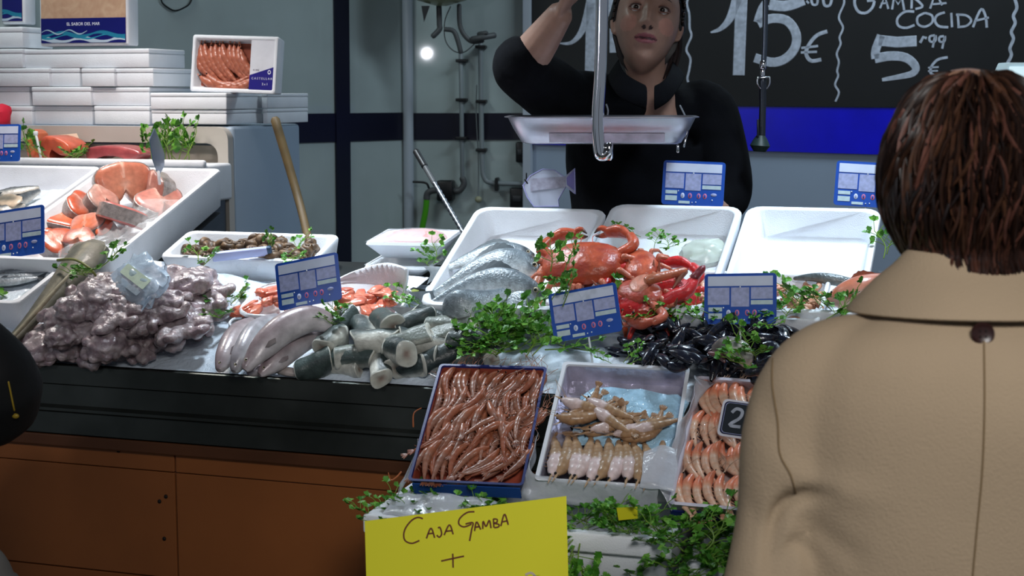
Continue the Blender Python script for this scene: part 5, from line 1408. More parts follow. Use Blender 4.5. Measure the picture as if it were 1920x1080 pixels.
for r in range(5):
    for k in range(NR):
        x = -w1 / 2 + .012 + k * (w1 - .024) / (NR - 1)
        y = L1 / 2 - .048 - r * (L1 - .106) / 4 + rnd(-.005, .005)
        base = (-16, -10, -24, -14, -28)[r] + 14 * math.sin(k * .5 + r * 1.7)
        inst(P_RED[(k * 2 + r) % 3], B1 @ Matrix.Translation((x + rnd(-.003, .003), y, .026 + .004 * (k % 2) + rnd(-.002, .004))) @ Matrix.Rotation(R(base + rnd(-7, 7)), 4, 'Z') @ Matrix.Rotation(R((180 if (r + k // 9) % 2 else 0) + rnd(-14, 14)), 4, 'Y') @ Matrix.Scale(rnd(.9, 1.06), 4), 'red prawn lying in the rows of the blue edged tray', 'red prawns in the blue edged tray')
for k in range(7):
    inst(P_RED[k % 3], B1 @ Matrix.Translation((rnd(-.01, .08), rnd(-.06, .06), .040)) @ Matrix.Rotation(R(rnd(-60, 30)), 4, 'Z') @ Matrix.Rotation(R(rnd(-20, 20)), 4, 'Y'), 'red prawn lying in the rows of the blue edged tray', 'red prawns in the blue edged tray')
FOIL = mat('crumpled foil', (206, 202, 220), .24, .55, bump=1.0, bscale=34, nscale=22, namt=.25)
M2, w2 = tray_frame(1058, 679, 2.915, 1292, 690, 2.86)
L2 = .30
t2, B2 = sheet_tray('prawn_tray', 'foil lined tray half full of big pale brown prawn tails', M2, w2, L2, .045, mat('tray white card', (206, 208, 214), .4), FOIL)
P_BIG = [make_prawn('big_prawn', (178, 146, 112), (150, 116, 84), k, .12, .0128, s, tip=tp, whisk=False, tiphead=True) for k, s, tp in ((.4, 9, (214, 192, 190)), (.32, 10, (206, 184, 180)), (.45, 12, None))]
P_LOOSE = make_prawn('big_prawn', (176, 140, 104), (146, 108, 76), 1.25, .12, .0135, 27)
random.seed(17)
for k in range(11):
    x = -w2 / 2 + .022 + k * (w2 - .05) / 10
    inst(P_BIG[(0, 2, 0, 1, 0, 2, 0, 1, 2, 2, 1)[k]], B2 @ Matrix.Translation((x, -L2 / 2 + .068 + rnd(-.004, .004), .034)) @ Matrix.Rotation(R(180 + rnd(-8, 8)), 4, 'Z') @ Matrix.Rotation(R(12), 4, 'X'), 'big brown prawn with a pale tail in the front row of the foil tray', 'big prawns, front row of the foil tray')
for k in range(20):
    lft = k < 13
    x, y = (rnd(-w2 / 2 + .05, .01), rnd(.0, .055)) if lft else (rnd(.03, w2 / 2 - .045), rnd(-.02, .02))
    inst((P_LOOSE if k % 3 else P_BIG[1]), B2 @ Matrix.Translation((x, y, .026 + rnd(0, .02))) @ Matrix.Rotation(R(rnd(40, 140) if lft else rnd(100, 130)), 4, 'Z') @ Matrix.Rotation(R(rnd(-30, 30)), 4, 'Y') @ Matrix.Scale(rnd(.62, .85), 4), 'big brown prawn thrown loosely behind the front row of the foil tray', 'big prawns lying loose in the foil tray')
lump('ice_bag', 'bluish crinkled ice at the empty end of the foil tray', B2 @ Matrix.Translation((.02, .035, .004)), (.19, .15, .022), (170, 208, 232), mat('blue ice', (172, 212, 236), .14, bump=1, bscale=90, coat=.7, nscale=40, namt=.25), 'ice', seed=3, amp=.14, n=3.4, fr=4)
M3_, w3 = tray_frame(1308, 706, 2.855, 1560, 722, 2.785)
L3 = .315
t3, B3 = sheet_tray('prawn_tray', 'white and blue tray of pale pink prawns beside the camel coat', M3_, w3, L3, .042, mat('tray white lilac', (206, 200, 212), .4), mat('pink liner', (206, 180, 178), .45))
mb = MB(); mb.box((w3, .002, .026), c=(0, -L3 / 2 - .0005, .012)); mb.v = [B3 @ p for p in mb.v]; mb.build('blue_print', TBLUE, t3, smooth=False)
mb = MB(); mb.box((w1 - .01, .002, .026), c=(0, -L1 / 2 - .0005, .016)); mb.v = [B1 @ p for p in mb.v]; mb.build('blue_print', mat('tray blue light', (34, 76, 150), .4), t1, smooth=False)
P_PINK = [make_prawn('pink_prawn', c1, c2, k, .106, .0076, s, headc=(236, 142, 106)) for c1, c2, k, s in (((234, 200, 176), (226, 166, 134), 1.15, 14), ((238, 208, 184), (230, 178, 146), .95, 15))]
random.seed(23)
for r in range(4):
    for k in range(13):
        x = -w3 / 2 + .016 + k * (w3 - .03) / 13
        y = L3 / 2 - .05 - r * (L3 - .085) / 3 + rnd(-.006, .006)
        inst(P_PINK[(k + r) % 2], B3 @ Matrix.Translation((x + rnd(-.003, .003), y, .030 + rnd(-.002, .005))) @ Matrix.Rotation(R(rnd(-14, 14) + (0 if r % 2 else 8)), 4, 'Z') @ Matrix.Rotation(R(rnd(-16, 16)), 4, 'Y') @ Matrix.Scale(rnd(.92, 1.1), 4), 'pale pink prawn lying in the rows of the white and blue tray', 'pale pink prawns in the white and blue tray')
# price plate on the pink prawns
PP = Matrix.Translation(at(1412, 790, 2.69)) @ Matrix.Rotation(R(-20), 4, 'Z') @ Matrix.Rotation(R(62), 4, 'X') @ Matrix.Rotation(R(-4), 4, 'Z')
pp = thing('price_plate', 'small black price plate with a white border half behind the coat sleeve', 'price tag', PP @ Matrix.Translation((0, -.035, 0)))
def pl(nm, x, y, r, z0, z1, m, parent=pp, M=PP):
    mb = MB(); mb.rings([rrect(x, y, r, z0, 4), rrect(x, y, r, z1, 4)]); mb.v = [M @ p for p in mb.v]; return mb.build(nm, m, parent, smooth=False)
pl('plate', .060, .0345, .009, -.003, 0, mat('plate white', (226, 226, 236), .35)); pl('face', .056, .0305, .008, .0001, .0008, mat('plate navy', (26, 32, 66), .3)); pl('border_line', .0535, .0285, .007, .0008, .0012, SLILAC); pl('face', .0525, .0275, .007, .0012, .0016, mat('plate black', (34, 42, 50), .35))
mb = MB(); mb.stroke([(-.040, .010), (-.033, .018), (-.022, .015), (-.024, .002), (-.040, -.013), (-.020, -.014)], .006, PP @ Matrix.Translation((0, 0, .0017)), 20, .0006); mb.build('numeral', CHALK, pp, smooth=False)
mb = MB(); mb.tube([PP @ V3((0, -.03, -.004)), PP @ V3((0, -.06, -.012))], .0025, 8); mb.build('spike', CLIP, pp)

# plastic film between and around the trays
PFILM = mat('cloudy film', (216, 220, 230), .2, alpha=.5, bump=.7, bscale=50, spec=.7, coat=.3)
def draped(name, label, A, B_, n=16, amp=.006, seed=0):
    """film strip between two edge polylines (world points)"""
    a = crom(A, n * 2); b_ = crom(B_, n * 2); mb = MB(); vs = []; k = 7
    for j in range(k):
        for i in range(n * 2):
            p = V3(a[i]).lerp(V3(b_[i]), j / (k - 1))
            vs.append(p + V3((noise.noise(p * 30 + V3((seed, 0, 0))), noise.noise(p * 30 + V3((0, seed, 5))), noise.noise(p * 26 + V3((9, 0, seed))))) * amp)
    N = n * 2
    mb.add(vs, [(j * N + i, j * N + i + 1, (j + 1) * N + i + 1, (j + 1) * N + i) for j in range(k - 1) for i in range(N - 1)])
    return tag(mb.build(name, PFILM, mods=(('SOLIDIFY', {'thickness': .0006}),)), label, 'plastic film')
b2p = lambda x, y, z: B2 @ V3((x, y, z)); b3p = lambda x, y, z: B3 @ V3((x, y, z))
draped('plastic_film', 'cloudy plastic film folded over the front edge of the foil tray', [b2p(-w2 / 2 - .012, -L2 / 2 + .10, .055), b2p(-w2 / 2 - .005, -L2 / 2 + .01, .05), b2p(0, -L2 / 2 - .004, .052), b2p(w2 / 2 - .02, -L2 / 2 - .006, .052)], [b2p(-w2 / 2 - .016, -L2 / 2 + .06, .02), b2p(-w2 / 2 - .02, -L2 / 2 - .014, .01), b2p(0, -L2 / 2 - .02, .004), b2p(w2 / 2 - .02, -L2 / 2 - .024, -.012)], seed=2)
draped('plastic_film', 'cloudy plastic film standing up between the foil tray and the pink prawns', [b3p(-w3 / 2 - .004, L3 / 2 - .01, .055), b3p(-w3 / 2 + .008, L3 / 2 - .09, .075), b3p(-w3 / 2 - .012, L3 / 2 - .19, .07), b3p(-w3 / 2 - .02, -L3 / 2 + .02, .055)], [b3p(-w3 / 2 + .03, L3 / 2 - .012, .04), b3p(-w3 / 2 + .006, L3 / 2 - .1, .045), b3p(-w3 / 2 + .002, L3 / 2 - .2, .04), b3p(-w3 / 2 + .004, -L3 / 2 - .008, .03)], seed=5)
draped('plastic_film', 'loose corner of plastic film lying over the last big prawns of the foil tray', [b2p(w2 / 2 - .055, -L2 / 2 + .075, .058), b2p(w2 / 2 - .03, -L2 / 2 + .085, .062), b2p(w2 / 2 + .0, -L2 / 2 + .08, .06)], [b2p(w2 / 2 - .05, -L2 / 2 - .01, .054), b2p(w2 / 2 - .025, -L2 / 2 - .015, .054), b2p(w2 / 2 + .01, -L2 / 2 - .012, .05)], seed=8)
draped('plastic_film', 'clear plastic flap at the outer side of the red prawn tray', [B1 @ V3((-w1 / 2 - .003, -L1 / 2 + .11, .03)), B1 @ V3((-w1 / 2 - .003, -L1 / 2 + .05, .03)), B1 @ V3((-w1 / 2 - .003, -L1 / 2 + .015, .028))], [B1 @ V3((-w1 / 2 - .012, -L1 / 2 + .105, .0)), B1 @ V3((-w1 / 2 - .026, -L1 / 2 + .05, -.004)), B1 @ V3((-w1 / 2 - .03, -L1 / 2 + .0, -.006))], seed=11)
for k, (pts, lb) in enumerate((([(752, 885), (744, 894), (733, 900), (728, 886)], 0), ([(775, 800), (776, 775), (790, 765)], 1))):
    wk = MB(); wk.tube([at(x, y, 2.72 + .02 * k) for x, y in pts], [.0016, .0008], 6, m=14, col=(190, 110, 70))
    tag(wk.build('prawn_feeler', PRW), ('loose orange prawn feeler at the front corner of the red prawn tray', 'loose orange prawn feeler at the side of the red prawn tray')[k], 'prawn feeler')

# ================= white boxes and greens below the trays
def fbox(px0, y0, Y0, px1, y1, Y1, dep, hgt, label):
    a, b_ = at(px0, y0, Y0), at(px1, y1, Y1)
    u = b_ - a; wid = u.length; u.z = 0; u.normalize(); hh = V3((-u.y, u.x, 0)); c = (a + b_) / 2 + hh * dep / 2; c.z -= hgt
    M = basis(u, hh, ZUP, c)
    t = thing('foam_box', label, 'box', M)
    eps_open(wid, dep, hgt, t=.018, r=.014, taper=.012).build('box_body', EPS, t, world=False)
    return t, M, wid
f1, FM1, fw1 = fbox(684, 956, 2.66, 1258, 1019, 2.50, .26, .10, 'white foam box of parsley behind the yellow sign, under the trays')
mb = MB(); mb.box((fw1 + .004, .012, .034), c=(0, -.13, .083), bev=.004); mb.v = [FM1 @ p for p in mb.v]; mb.build('rim_band', EPS, f1)
f2, FM2, fw2 = fbox(1285, 1056, 2.49, 1750, 1085, 2.40, .26, .10, 'white foam box of parsley under the pink prawn tray')
# bench under the boxes
bz = FM2.translation.z - .004
bt = thing('steel_bench', 'low steel bench carrying the foam boxes of parsley', 'bench', V3((.25, 2.62, 0)))
u_ = (at(1258, 1019, 2.50) - at(684, 956, 2.66)); u_.z = 0; u_.normalize(); hb_ = V3((-u_.y, u_.x, 0))
cB = (FM1.translation + FM2.translation) / 2; cB.z = bz
MBx = basis(u_, hb_, ZUP, cB)
mb = MB(); mb.box((1.05, .27, .03), c=(0, 0, -.016), bev=.004); mb.v = [MBx @ p for p in mb.v]; mb.build('bench_top', STEEL, bt)
mb = MB(); mb.box((fw1, .24, FM1.translation.z - .004 - bz), c=(0, 0, 0)); mm = FM1.copy(); mb.v = [mm @ (p - V3((0, 0, (FM1.translation.z - bz) / 2))) for p in mb.v]; mb.build('riser', EPS, bt)
for sx in (1, -1):
    for sy in (1, -1):
        a = MBx @ V3((sx * .48, sy * .11, -.03)); mb = MB(); mb.tube([a, V3((a.x, a.y, 0))], .014, 10, round_ends=False); mb.build('leg', STEEL, bt)
FB = basis(V3((u_.x, u_.y, 0)), hb_, ZUP, V3((0, 0, 0)))
def inF(M, x, y, z): return M @ V3((x, y, z))
random.seed(52)
for i in range(38):
    sprig(inF(FM1, rnd(-fw1 / 2 + .02, -.02), rnd(-.11, -.03), .066 + rnd(0, .022)), 'parsley garnish behind the top of the yellow sign', 'parsley behind the yellow sign', .8, up=rnd(-5, 30), B=FB)
for i in range(26):
    sprig(inF(FM1, rnd(.09, fw1 / 2 - .01), rnd(-.12, -.02), .075 + rnd(0, .025)), 'parsley garnish along the white box rim below the foil tray', 'parsley below the foil tray', .85, up=rnd(-10, 25), B=FB)
for i in range(16):
    sprig(inF(FM1, .108 + rnd(-.02, .02), -.138 + rnd(-.012, 0), .02 + rnd(-.045, .075)), 'parsley hanging down the white box beside the yellow sign', 'parsley hanging beside the yellow sign', 1.0, up=rnd(-80, -20), rz=rnd(-140, -40), B=FB)
for i in range(64):
    sprig(inF(FM2, rnd(-fw2 / 2 - .03, -.02), rnd(-.145, -.03), .085 + rnd(-.07, .045)), 'parsley garnish spilling under the pink prawn tray by the coat', 'parsley under the pink prawn tray', 1.05, up=rnd(-50, 25), B=FB)
draped('plastic_film', 'shiny clear film over the parsley behind the yellow sign', [inF(FM1, -fw1 / 2 + .03, -.06, .118), inF(FM1, -.16, -.07, .130), inF(FM1, -.04, -.08, .125)], [inF(FM1, -fw1 / 2 + .03, -.13, .098), inF(FM1, -.16, -.135, .102), inF(FM1, -.04, -.135, .100)], seed=14, amp=.008)
yl = MB(); yl.rings([[at(x, y, 2.53 + d) for x, y in ((1156, 952), (1195, 950), (1196, 972), (1160, 976))] for d in (0, .002)]); tag(yl.build('paper_tag', mat('small yellow tag', (196, 190, 20), .5), smooth=False), 'tiny yellow paper tag in the parsley below the foil tray', 'paper tag')
# yellow sign
q = [at(684, 977, 2.48), at(1062, 930, 2.46), at(1066, 1150, 2.44), at(690, 1190, 2.46)]
ux = (q[1] - q[0]).normalized(); dn = (q[3] - q[0]); nrm = ux.cross(-dn).normalized()
yg = thing('handwritten_sign', 'bright yellow card sign reading CAJA GAMBA + in brown marker', 'sign', (q[2] + q[3]) / 2)
q[2] = q[1] + dn + (q[2] - q[1] - dn) * .2
mb = MB(); mb.rings([q, [p + nrm * .0015 for p in q]]); mb.build('card', mat('yellow card', (240, 234, 48), .55), yg, smooth=False)
sO = q[0] + nrm * .0016
SM = basis(ux, nrm.cross(ux), nrm, sO)
def s2(x, y):
    p = hit(x, y, sO, nrm); l = SM.inverted() @ p; return (l.x, l.y)
INK = mat('brown marker', (112, 58, 34), .6)
zz = lambda x, y: (660 + x / 2.5946, 860 + y / 2.5946)
for strokes in ([[(345, 292), (318, 286), (285, 305), (255, 350), (256, 395), (290, 412), (328, 398)]], [[(362, 388), (384, 338), (402, 385)], [(368, 366), (398, 362)]], [[(418, 338), (428, 335), (436, 365), (425, 382), (412, 372)]], [[(448, 372), (474, 322), (492, 368)], [(454, 354), (486, 350)]],
    [[(596, 258), (560, 262), (525, 290), (520, 318), (545, 332), (582, 318)], [(552, 318), (588, 312), (582, 345), (572, 400)]], [[(596, 352), (606, 308), (626, 345)], [(598, 334), (622, 330)]], [[(636, 342), (638, 305), (652, 330), (668, 300), (676, 338)]], [[(690, 335), (688, 292)], [(688, 293), (706, 296), (704, 310), (690, 314), (714, 320), (712, 332), (692, 336)]], [[(724, 328), (742, 270), (760, 322)], [(730, 308), (756, 302)]],
    [[(434, 498), (545, 474)], [(490, 462), (492, 530)]]):
    mb = MB()
    for s_ in strokes: mb.stroke([s2(*zz(*p)) for p in s_], .0027, SM, 4 * len(s_), .0004)
    mb.build('letter', INK, yg, smooth=False)
for s_ in ([(985, 1078), (996, 1074), (1005, 1082)],):
    mb = MB(); mb.stroke([s2(*p) for p in s_], .004, SM, 8, .0004); mb.build('letter', mat('pale marker', (206, 190, 170), .6), yg, smooth=False)
# ================= scale with pan, hook
sc_ = thing('hanging_scale', 'steel weighing pan on a chrome pole hanging before the seller', 'scale', at(1130, 270, 3.28))
SY = 3.28
mb = MB(); mb.tube([at(1133, -420, SY - .0), at(1128, 60, SY), at(1121, 215, SY), at(1124, 280, SY), at(1130, 291, SY), at(1138, 284, SY)], .0132, 20, m=60); mb.build('pole', CHROME, sc_)
mb = MB(); a = at(1139, 285, SY); mb.tube([a + V3((-.004, 0, -.01)), a + V3((-.004, 0, .012))], .0075, 12); mb.tube([a + V3((.003, 0, -.012)), a + V3((.003, 0, .014))], .009, 12); mb.build('knuckle', CHROME, sc_)
pc = at(1130, 268, SY + .10); pwid = 365 * (SY + .0) / 2900
PANM = mat('pan steel', (178, 176, 186), .36, 1, bump=.08, bscale=14, nscale=10, namt=.15)
PMx = Matrix.Translation(at(1128, 268, SY + .16)) @ Matrix.Rotation(R(-4), 4, 'Z')
def prr(x, y, r, z): return rrect(x, y, r, z, 6)
k = pwid / 2
mb = MB(); mb.rings([prr(k * .80, .085, .03, .0), prr(k * .84, .092, .035, .003), prr(k * .93, .115, .05, .034), prr(k * .985, .128, .055, .058), prr(k * 1.02, .134, .06, .0595), prr(k * 1.02, .134, .06, .0575), prr(k * .978, .126, .055, .056), prr(k * .92, .112, .05, .033), prr(k * .82, .088, .034, .005)]); mb.v = [PMx @ p for p in mb.v]; mb.build('pan', PANM, sc_)
mb = MB(); mb.box((k * 1.2, .004, .022), Matrix.Translation((k * .06, -.103, .014)) @ Matrix.Rotation(R(28), 4, 'X'), bev=.001); mb.v = [PMx @ p for p in mb.v]; mb.build('label_strip', mat('worn lilac label', (190, 186, 206), .35, nscale=25, namt=.25), sc_)
mb = MB(); mb.tube([PMx @ V3((k * .9, -.09, .03)), PMx @ V3((k * .86, -.1, -.004))], .0022, 8); mb.tube([PMx @ V3((k * .8, -.09, -.002)), PMx @ V3((k * .8, -.09, -.016))], .003, 8); mb.build('hook_wire', CHROME, sc_)
mb = MB(); mb.box((.02, .16, .006), Matrix.Translation((0, -.03, -.001))); mb.v = [PMx @ p for p in mb.v]; mb.build('bracket', STEEL, sc_)
hk = thing('hanging_rod', 'dark hanging rod with a metal clip and foot in front of the blue wall band', 'rod', at(1428, 270, 3.7))
DARKR = mat('dark rod', (58, 62, 70), .3, .7)
HY = 3.7
mb = MB(); mb.tube([at(1437, -420, HY), at(1435, 20, HY), at(1431, 128, HY)], .0065, 12, m=20); mb.build('rod', mat('grey rod', (90, 98, 110), .25, .9), hk)
mb = MB(); mb.tube([at(1431, 116, HY), at(1430, 128, HY)], .008, 14); mb.tube([at(1430, 128, HY), at(1430, 148, HY)], .0055, 12); mb.build('ferrule', CHROME, hk)
mb = MB(); mb.tube([at(1421, 145, HY - .01), at(1420, 156, HY - .01), at(1426, 166, HY - .01)], .002, 8, m=10); mb.tube([at(1443, 145, HY - .01), at(1443, 156, HY - .01), at(1438, 166, HY - .01)], .002, 8, m=10); mb.tube([at(1421, 146, HY - .01), at(1443, 145, HY - .01)], .002, 8); mb.build('clip', CHROME, hk)
mb = MB(); mb.tube([at(1430, 146, HY), at(1430, 200, HY), at(1428, 262, HY)], [.009, .008, .009], 14, m=10); mb.tube([at(1421, 225, HY - .01), at(1421, 258, HY - .01)], .0025, 8); mb.build('shaft', DARKR, hk)
mb = MB(); mb.tube([at(1426, 262, HY), at(1425, 273, HY)], [.017, .024], 14); mb.build('foot', mat('green foot', (34, 52, 50), .5), hk)
# ================= people
from mathutils.bvhtree import BVHTree
SKIN = mat('skin', vc=True, rough=.5, nscale=60, namt=.06, sss=.12, coat=.05)
def bake_body(mb, name, m, parent, vox, it=3, f=.5):
    o = mb.build(name, m, parent, mods=(('REMESH', {'mode': 'VOXEL', 'voxel_size': vox}), ('SMOOTH', {'factor': f, 'iterations': it})))
    bake(o)
    if not o.data.materials: o.data.materials.append(m)
    o.data.polygons.foreach_set('use_smooth', [True] * len(o.data.polygons))
    return o
def hand(mb, wrist, d, palm_n, side, curl=.5, s=1.0):
    """palm + five fingers; d: along the hand, palm_n: direction the palm faces, side: +1 thumb on d x palm_n"""
    d = V3(d).normalized(); n = V3(palm_n); n = (n - d * n.dot(d)).normalized(); b = d.cross(n) * side
    L = .095 * s
    mb.tube([wrist - d * .02, wrist + d * L * .35, wrist + d * L * .95], [.027 * s, .036 * s, .040 * s], 14, m=10, up=b, flat=.42)
    for k, (off, ln, r) in enumerate(((.030, .070, .0088), (.010, .078, .0092), (-.010, .072, .0088), (-.029, .056, .0078))):
        p = wrist + d * L * .92 + b * off * s; q = [p - d * .012]; a = 0; dd = d.copy()
        for j in range(3):
            a = curl * (.55 + .5 * j)
            dd = (Matrix.Rotation(-a * .6, 3, b * side) @ dd) if False else (dd * math.cos(a * .6) + n * math.sin(a * .6)).normalized()
            p = p + dd * ln * s * (.42, .33, .25)[j]; q.append(p)
        mb.tube(q, [r * s, r * s * .98, r * s * .9, r * s * .75], 9, m=14)
    p = wrist + d * L * .25 + b * .028 * s
    mb.tube([p - b * .012, p + (d * .5 + b * .75 + n * .3).normalized() * .035 * s, p + (d * .5 + b * .75 + n * .3).normalized() * .035 * s + (d * .85 + b * .3 + n * .4).normalized() * .034 * s], [.014 * s, .0115 * s, .0085 * s], 10, m=10)

# ---------- seller
SYD = 3.72
hc = at(1214, 41, SYD + .03)
hs_ = 1.0
HM = Matrix.Translation(hc) @ Matrix.Rotation(R(-4), 4, 'Z') @ Matrix.Rotation(R(-7), 4, 'Y').inverted() @ Matrix.Rotation(R(-14), 4, 'X') @ Matrix.Scale(hs_, 4)
HM = Matrix.Translation(hc) @ Matrix.Rotation(R(-4), 4, 'Z') @ Matrix.Rotation(R(7), 4, 'Y') @ Matrix.Rotation(R(-14), 4, 'X') @ Matrix.Scale(hs_, 4)
g1 = lambda x, s: math.exp(-(x / s) ** 2)
def face_pt(d):
    k = (abs(d.x) ** 2.25 + abs(d.y) ** 2.25 + abs(d.z) ** 2.25) ** (-1 / 2.25)
    x, y, z = d.x * k * .0755, d.y * k * .097, d.z * k * .127
    if z < 0:
        q = -z / .127
        x *= 1 - .40 * q ** 1.7
        if y > 0: y *= 1 - .55 * q
        else: y *= 1 - .06 * q
    if y < 0:
        ax = abs(x)
        br = interp([(-.052, 0), (-.040, .55), (-.030, 1.0), (-.015, .75), (.010, .42), (.025, .12), (.04, 0)], z)
        y -= .023 * br * g1(x, .0115)
        y -= .007 * g1(ax - .0135, .007) * g1(z + .034, .008)
        y += .010 * g1(ax - .031, .017) * g1(z - .006, .013)
        y -= .0045 * g1(z - .030, .010) * g1(ax - .028, .03)
        y -= .005 * g1(ax - .045, .02) * g1(z + .022, .02)
        lipw = max(0, 1 - (ax / .027) ** 2)
        y -= .0085 * lipw * g1(z + .0575, .006) + .010 * lipw * g1(z + .0725, .007)
        y += .0095 * max(0, 1 - (ax / .024) ** 2) * g1(z + .0645, .0035)
        y += .005 * g1(ax, .02) * g1(z + .087, .008)
        y -= .010 * g1(ax, .022) * g1(z + .108, .014)
    return V3((x, y, z))
sel = thing('person', 'seller with tied dark hair in a black collared top, arm raised to the pole', 'person', at(1200, 600, 3.8) * 1)
mb = MB()
rg = []; NU, NV = 110, 90
for i in range(NV + 1):
    ph = math.pi * (i + .02) / (NV + .04) - math.pi / 2
    rg.append([HM @ face_pt(V3((math.cos(ph) * math.cos(a), math.cos(ph) * math.sin(a), math.sin(ph)))) for a in [2 * math.pi * j / NU for j in range(NU)]])
mb.rings(rg)
for sg in (1, -1):   # ears
    mb.tube([HM @ V3((sg * .074, .012, .02)), HM @ V3((sg * .083, .02, .0)), HM @ V3((sg * .079, .014, -.028)), HM @ V3((sg * .072, .006, -.036))], [.010, .013, .010, .007], 10, m=12, flat=.5, up=V3((0, 1, 0)))
nk0 = HM @ V3((0, .03, -.07)); nkb = at(1226, 196, SYD + .10)
mb.tube([nk0, nk0.lerp(nkb, .55), nkb + V3((0, .0, -.05))], [.052, .053, .075], 22, m=14)
ls_, rs_ = at(1052, 182, 3.76), at(1330, 215, 3.86)
mid = at(1200, 330, 3.86)
mb.tube([nkb + V3((0, 0, -.02)), at(1205, 260, 3.88), at(1200, 360, 3.88), V3((mid.x, 3.88, 1.10)), V3((mid.x, 3.88, .98))], [.10, .165, .15, .145, .17], 26, m=30, up=V3((1, 0, 0)), flat=.62)
el, wr_ = at(978, 128, 3.56), at(1052, 24, 3.46)
mb.tube([at(1080, 195, 3.8), ls_, el], [.05, .055, .042], 16, m=16)
mb.tube([el, el.lerp(wr_, .3), wr_], [.041, .045, .029], 16, m=16)
hand(mb, wr_, at(1078, -32, 3.42) - wr_, V3((.6, -.3, .1)), 1, .9, .95)
el2, wr2 = at(1366, 350, 3.80), at(1300, 470, 3.66)
mb.tube([at(1290, 215, 3.87), rs_, el2], [.05, .054, .042], 16, m=16); mb.tube([el2, el2.lerp(wr2, .35), wr2], [.041, .043, .029], 16, m=14)
hand(mb, wr2, V3((-.7, -.5, -.35)), V3((0, 0, -1)), -1, .5, .95)
for sg in (1, -1):
    mb.tube([V3((mid.x + sg * .08, 3.88, .98)), V3((mid.x + sg * .09, 3.89, .62)), V3((mid.x + sg * .09, 3.9, .25))], [.085, .062, .045], 14, m=14)
body = bake_body(mb, 'body', SKIN, sel, .0034, 2, .45)
HI = (HM.inverted() @ sel.matrix_basis)
def skinp(c):
    p = HI @ c
    base = (160, 124, 108)
    if p.y < .02 and abs(p.x) < .09 and -.13 < p.z < .14:
        ax = abs(p.x)
        lw = max(0, 1 - (ax / .027) ** 2)
        if lw > 0 and p.y < -.05:
            if abs(p.z + .0645) < .0026 * lw ** .5 + .0006: return (70, 32, 36)
            if -.0645 - .0125 * lw ** .6 < p.z < -.0645 + .0105 * lw ** .6: return (150, 88, 94)
        if g1(ax - .0085, .005) * g1(p.z + .0435, .005) > .35 and p.y < -.095: return (46, 26, 24)
        if g1(ax - .044, .02) * g1(p.z + .03, .02) > .4: return (180, 130, 114)
    return base
paint(body, skinp)
# eyes, brows
EW = mat('eye white', (196, 190, 186), .2); IR = mat('iris', (36, 22, 16), .1)
BROW = mat('brow hair', (34, 24, 22), .7)
for sg in (1, -1):
    ec = HM @ V3((sg * .031, -.0775, .006))
    mb = MB(); mb.ell((.0125 * hs_,) * 3, Matrix.Translation(ec), nu=20, nv=14); ey = mb.build('eye', EW, sel)
    lk = (HM.to_3x3() @ V3((-.10, -1, -.06))).normalized()
    mb = MB(); mb.ell((.0062, .0062, .0035), facing(ec + lk * .0112, lk.cross(V3((0, 0, 1))) * -1, V3((0, 0, 1))), nu=16, nv=8); mb.build('iris', IR, ey)
    lid = lambda zz, yy: [HM @ V3((sg * (.031 + .0165 * math.cos(a)), yy - .0125 * math.sin(a) , .006 + zz * math.sin(a))) for a in [math.pi * i / 10 for i in range(11)]]
    mb = MB(); mb.tube(lid(.0085, -.0785), .0026, 8, m=18, col=(120, 84, 74)); mb.build('eyelid', SKIN, sel)
    mb = MB(); mb.tube(lid(.0072, -.080), .0011, 6, m=18); mb.build('eyelashes', BROW, sel)
    mb = MB(); mb.tube(lid(-.0065, -.0785), .0018, 8, m=18, col=(134, 96, 84)); mb.build('eyelid', SKIN, sel)
    mb = MB(); mb.tube([HM @ V3((sg * .012, -.0945, .0275)), HM @ V3((sg * .03, -.0925, .0345)), HM @ V3((sg * .049, -.078, .030))], [.0022, .0032, .0012], 8, m=14, flat=.6); mb.build('eyebrow', BROW, sel)
# hair pulled back
def make_hairmat(name, c1, c2):
    return mat(name, vc=True, rough=.42, nscale=90, namt=.25, spec=.35)
HAIR = make_hairmat('hair strands', 0, 0)
mb = MB()
def hair_f(d):
    return 1 + .03 * noise.noise(V3((d.x * 9, d.y * 3, d.z * 3)))
rg = []
for i in range(41):
    ph = math.pi * (i + .02) / 40.04 - math.pi / 2
    rg.append([])
    for j in range(60):
        a = 2 * math.pi * j / 60; d = V3((math.cos(ph) * math.cos(a), math.cos(ph) * math.sin(a), math.sin(ph)))
        k = hair_f(d)
        p = V3((d.x * .083 * k, d.y * .104 * k + .012, d.z * .132 * k + .006))
        # shaved back so that the hairline leaves the face free
        lim = interp([(-.14, .035), (-.05, .02), (.02, .0), (.06, -.055), (.085, -.095), (.14, -.12)], p.z)
        if p.y < lim: p.y = lim + (p.y - lim) * .02
        rg[-1].append(HM @ p)
mb.rings(rg, lambda p, i: (26, 21, 22)); 
random.seed(9)
for k in range(90):
    a = R(rnd(-80, 80)) + (math.pi if k % 2 else 0); z0 = rnd(.0, .11); sx = 1 if k % 2 else -1
    st = V3((sx * (.083 - max(0, z0 - .05) * .7), rnd(-.01, .01) - max(0, z0 - .04) * .9, z0))
    e = V3((sx * .03, .115, -.02 + z0 * .3)); m_ = (st + e) / 2; m_ = V3((sx * .088 * (1 - z0 * 2.2), .07, z0 * .9))
    mb.tube([HM @ st, HM @ m_, HM @ e], [.004, .006, .003], 6, m=10, col=lerpc((22, 18, 20), (54, 40, 36), rnd(0, 1)))
mb.ell((.034, .034, .034), HM @ Matrix.Translation((0, .13, .0)), (28, 22, 22), 18, 12)
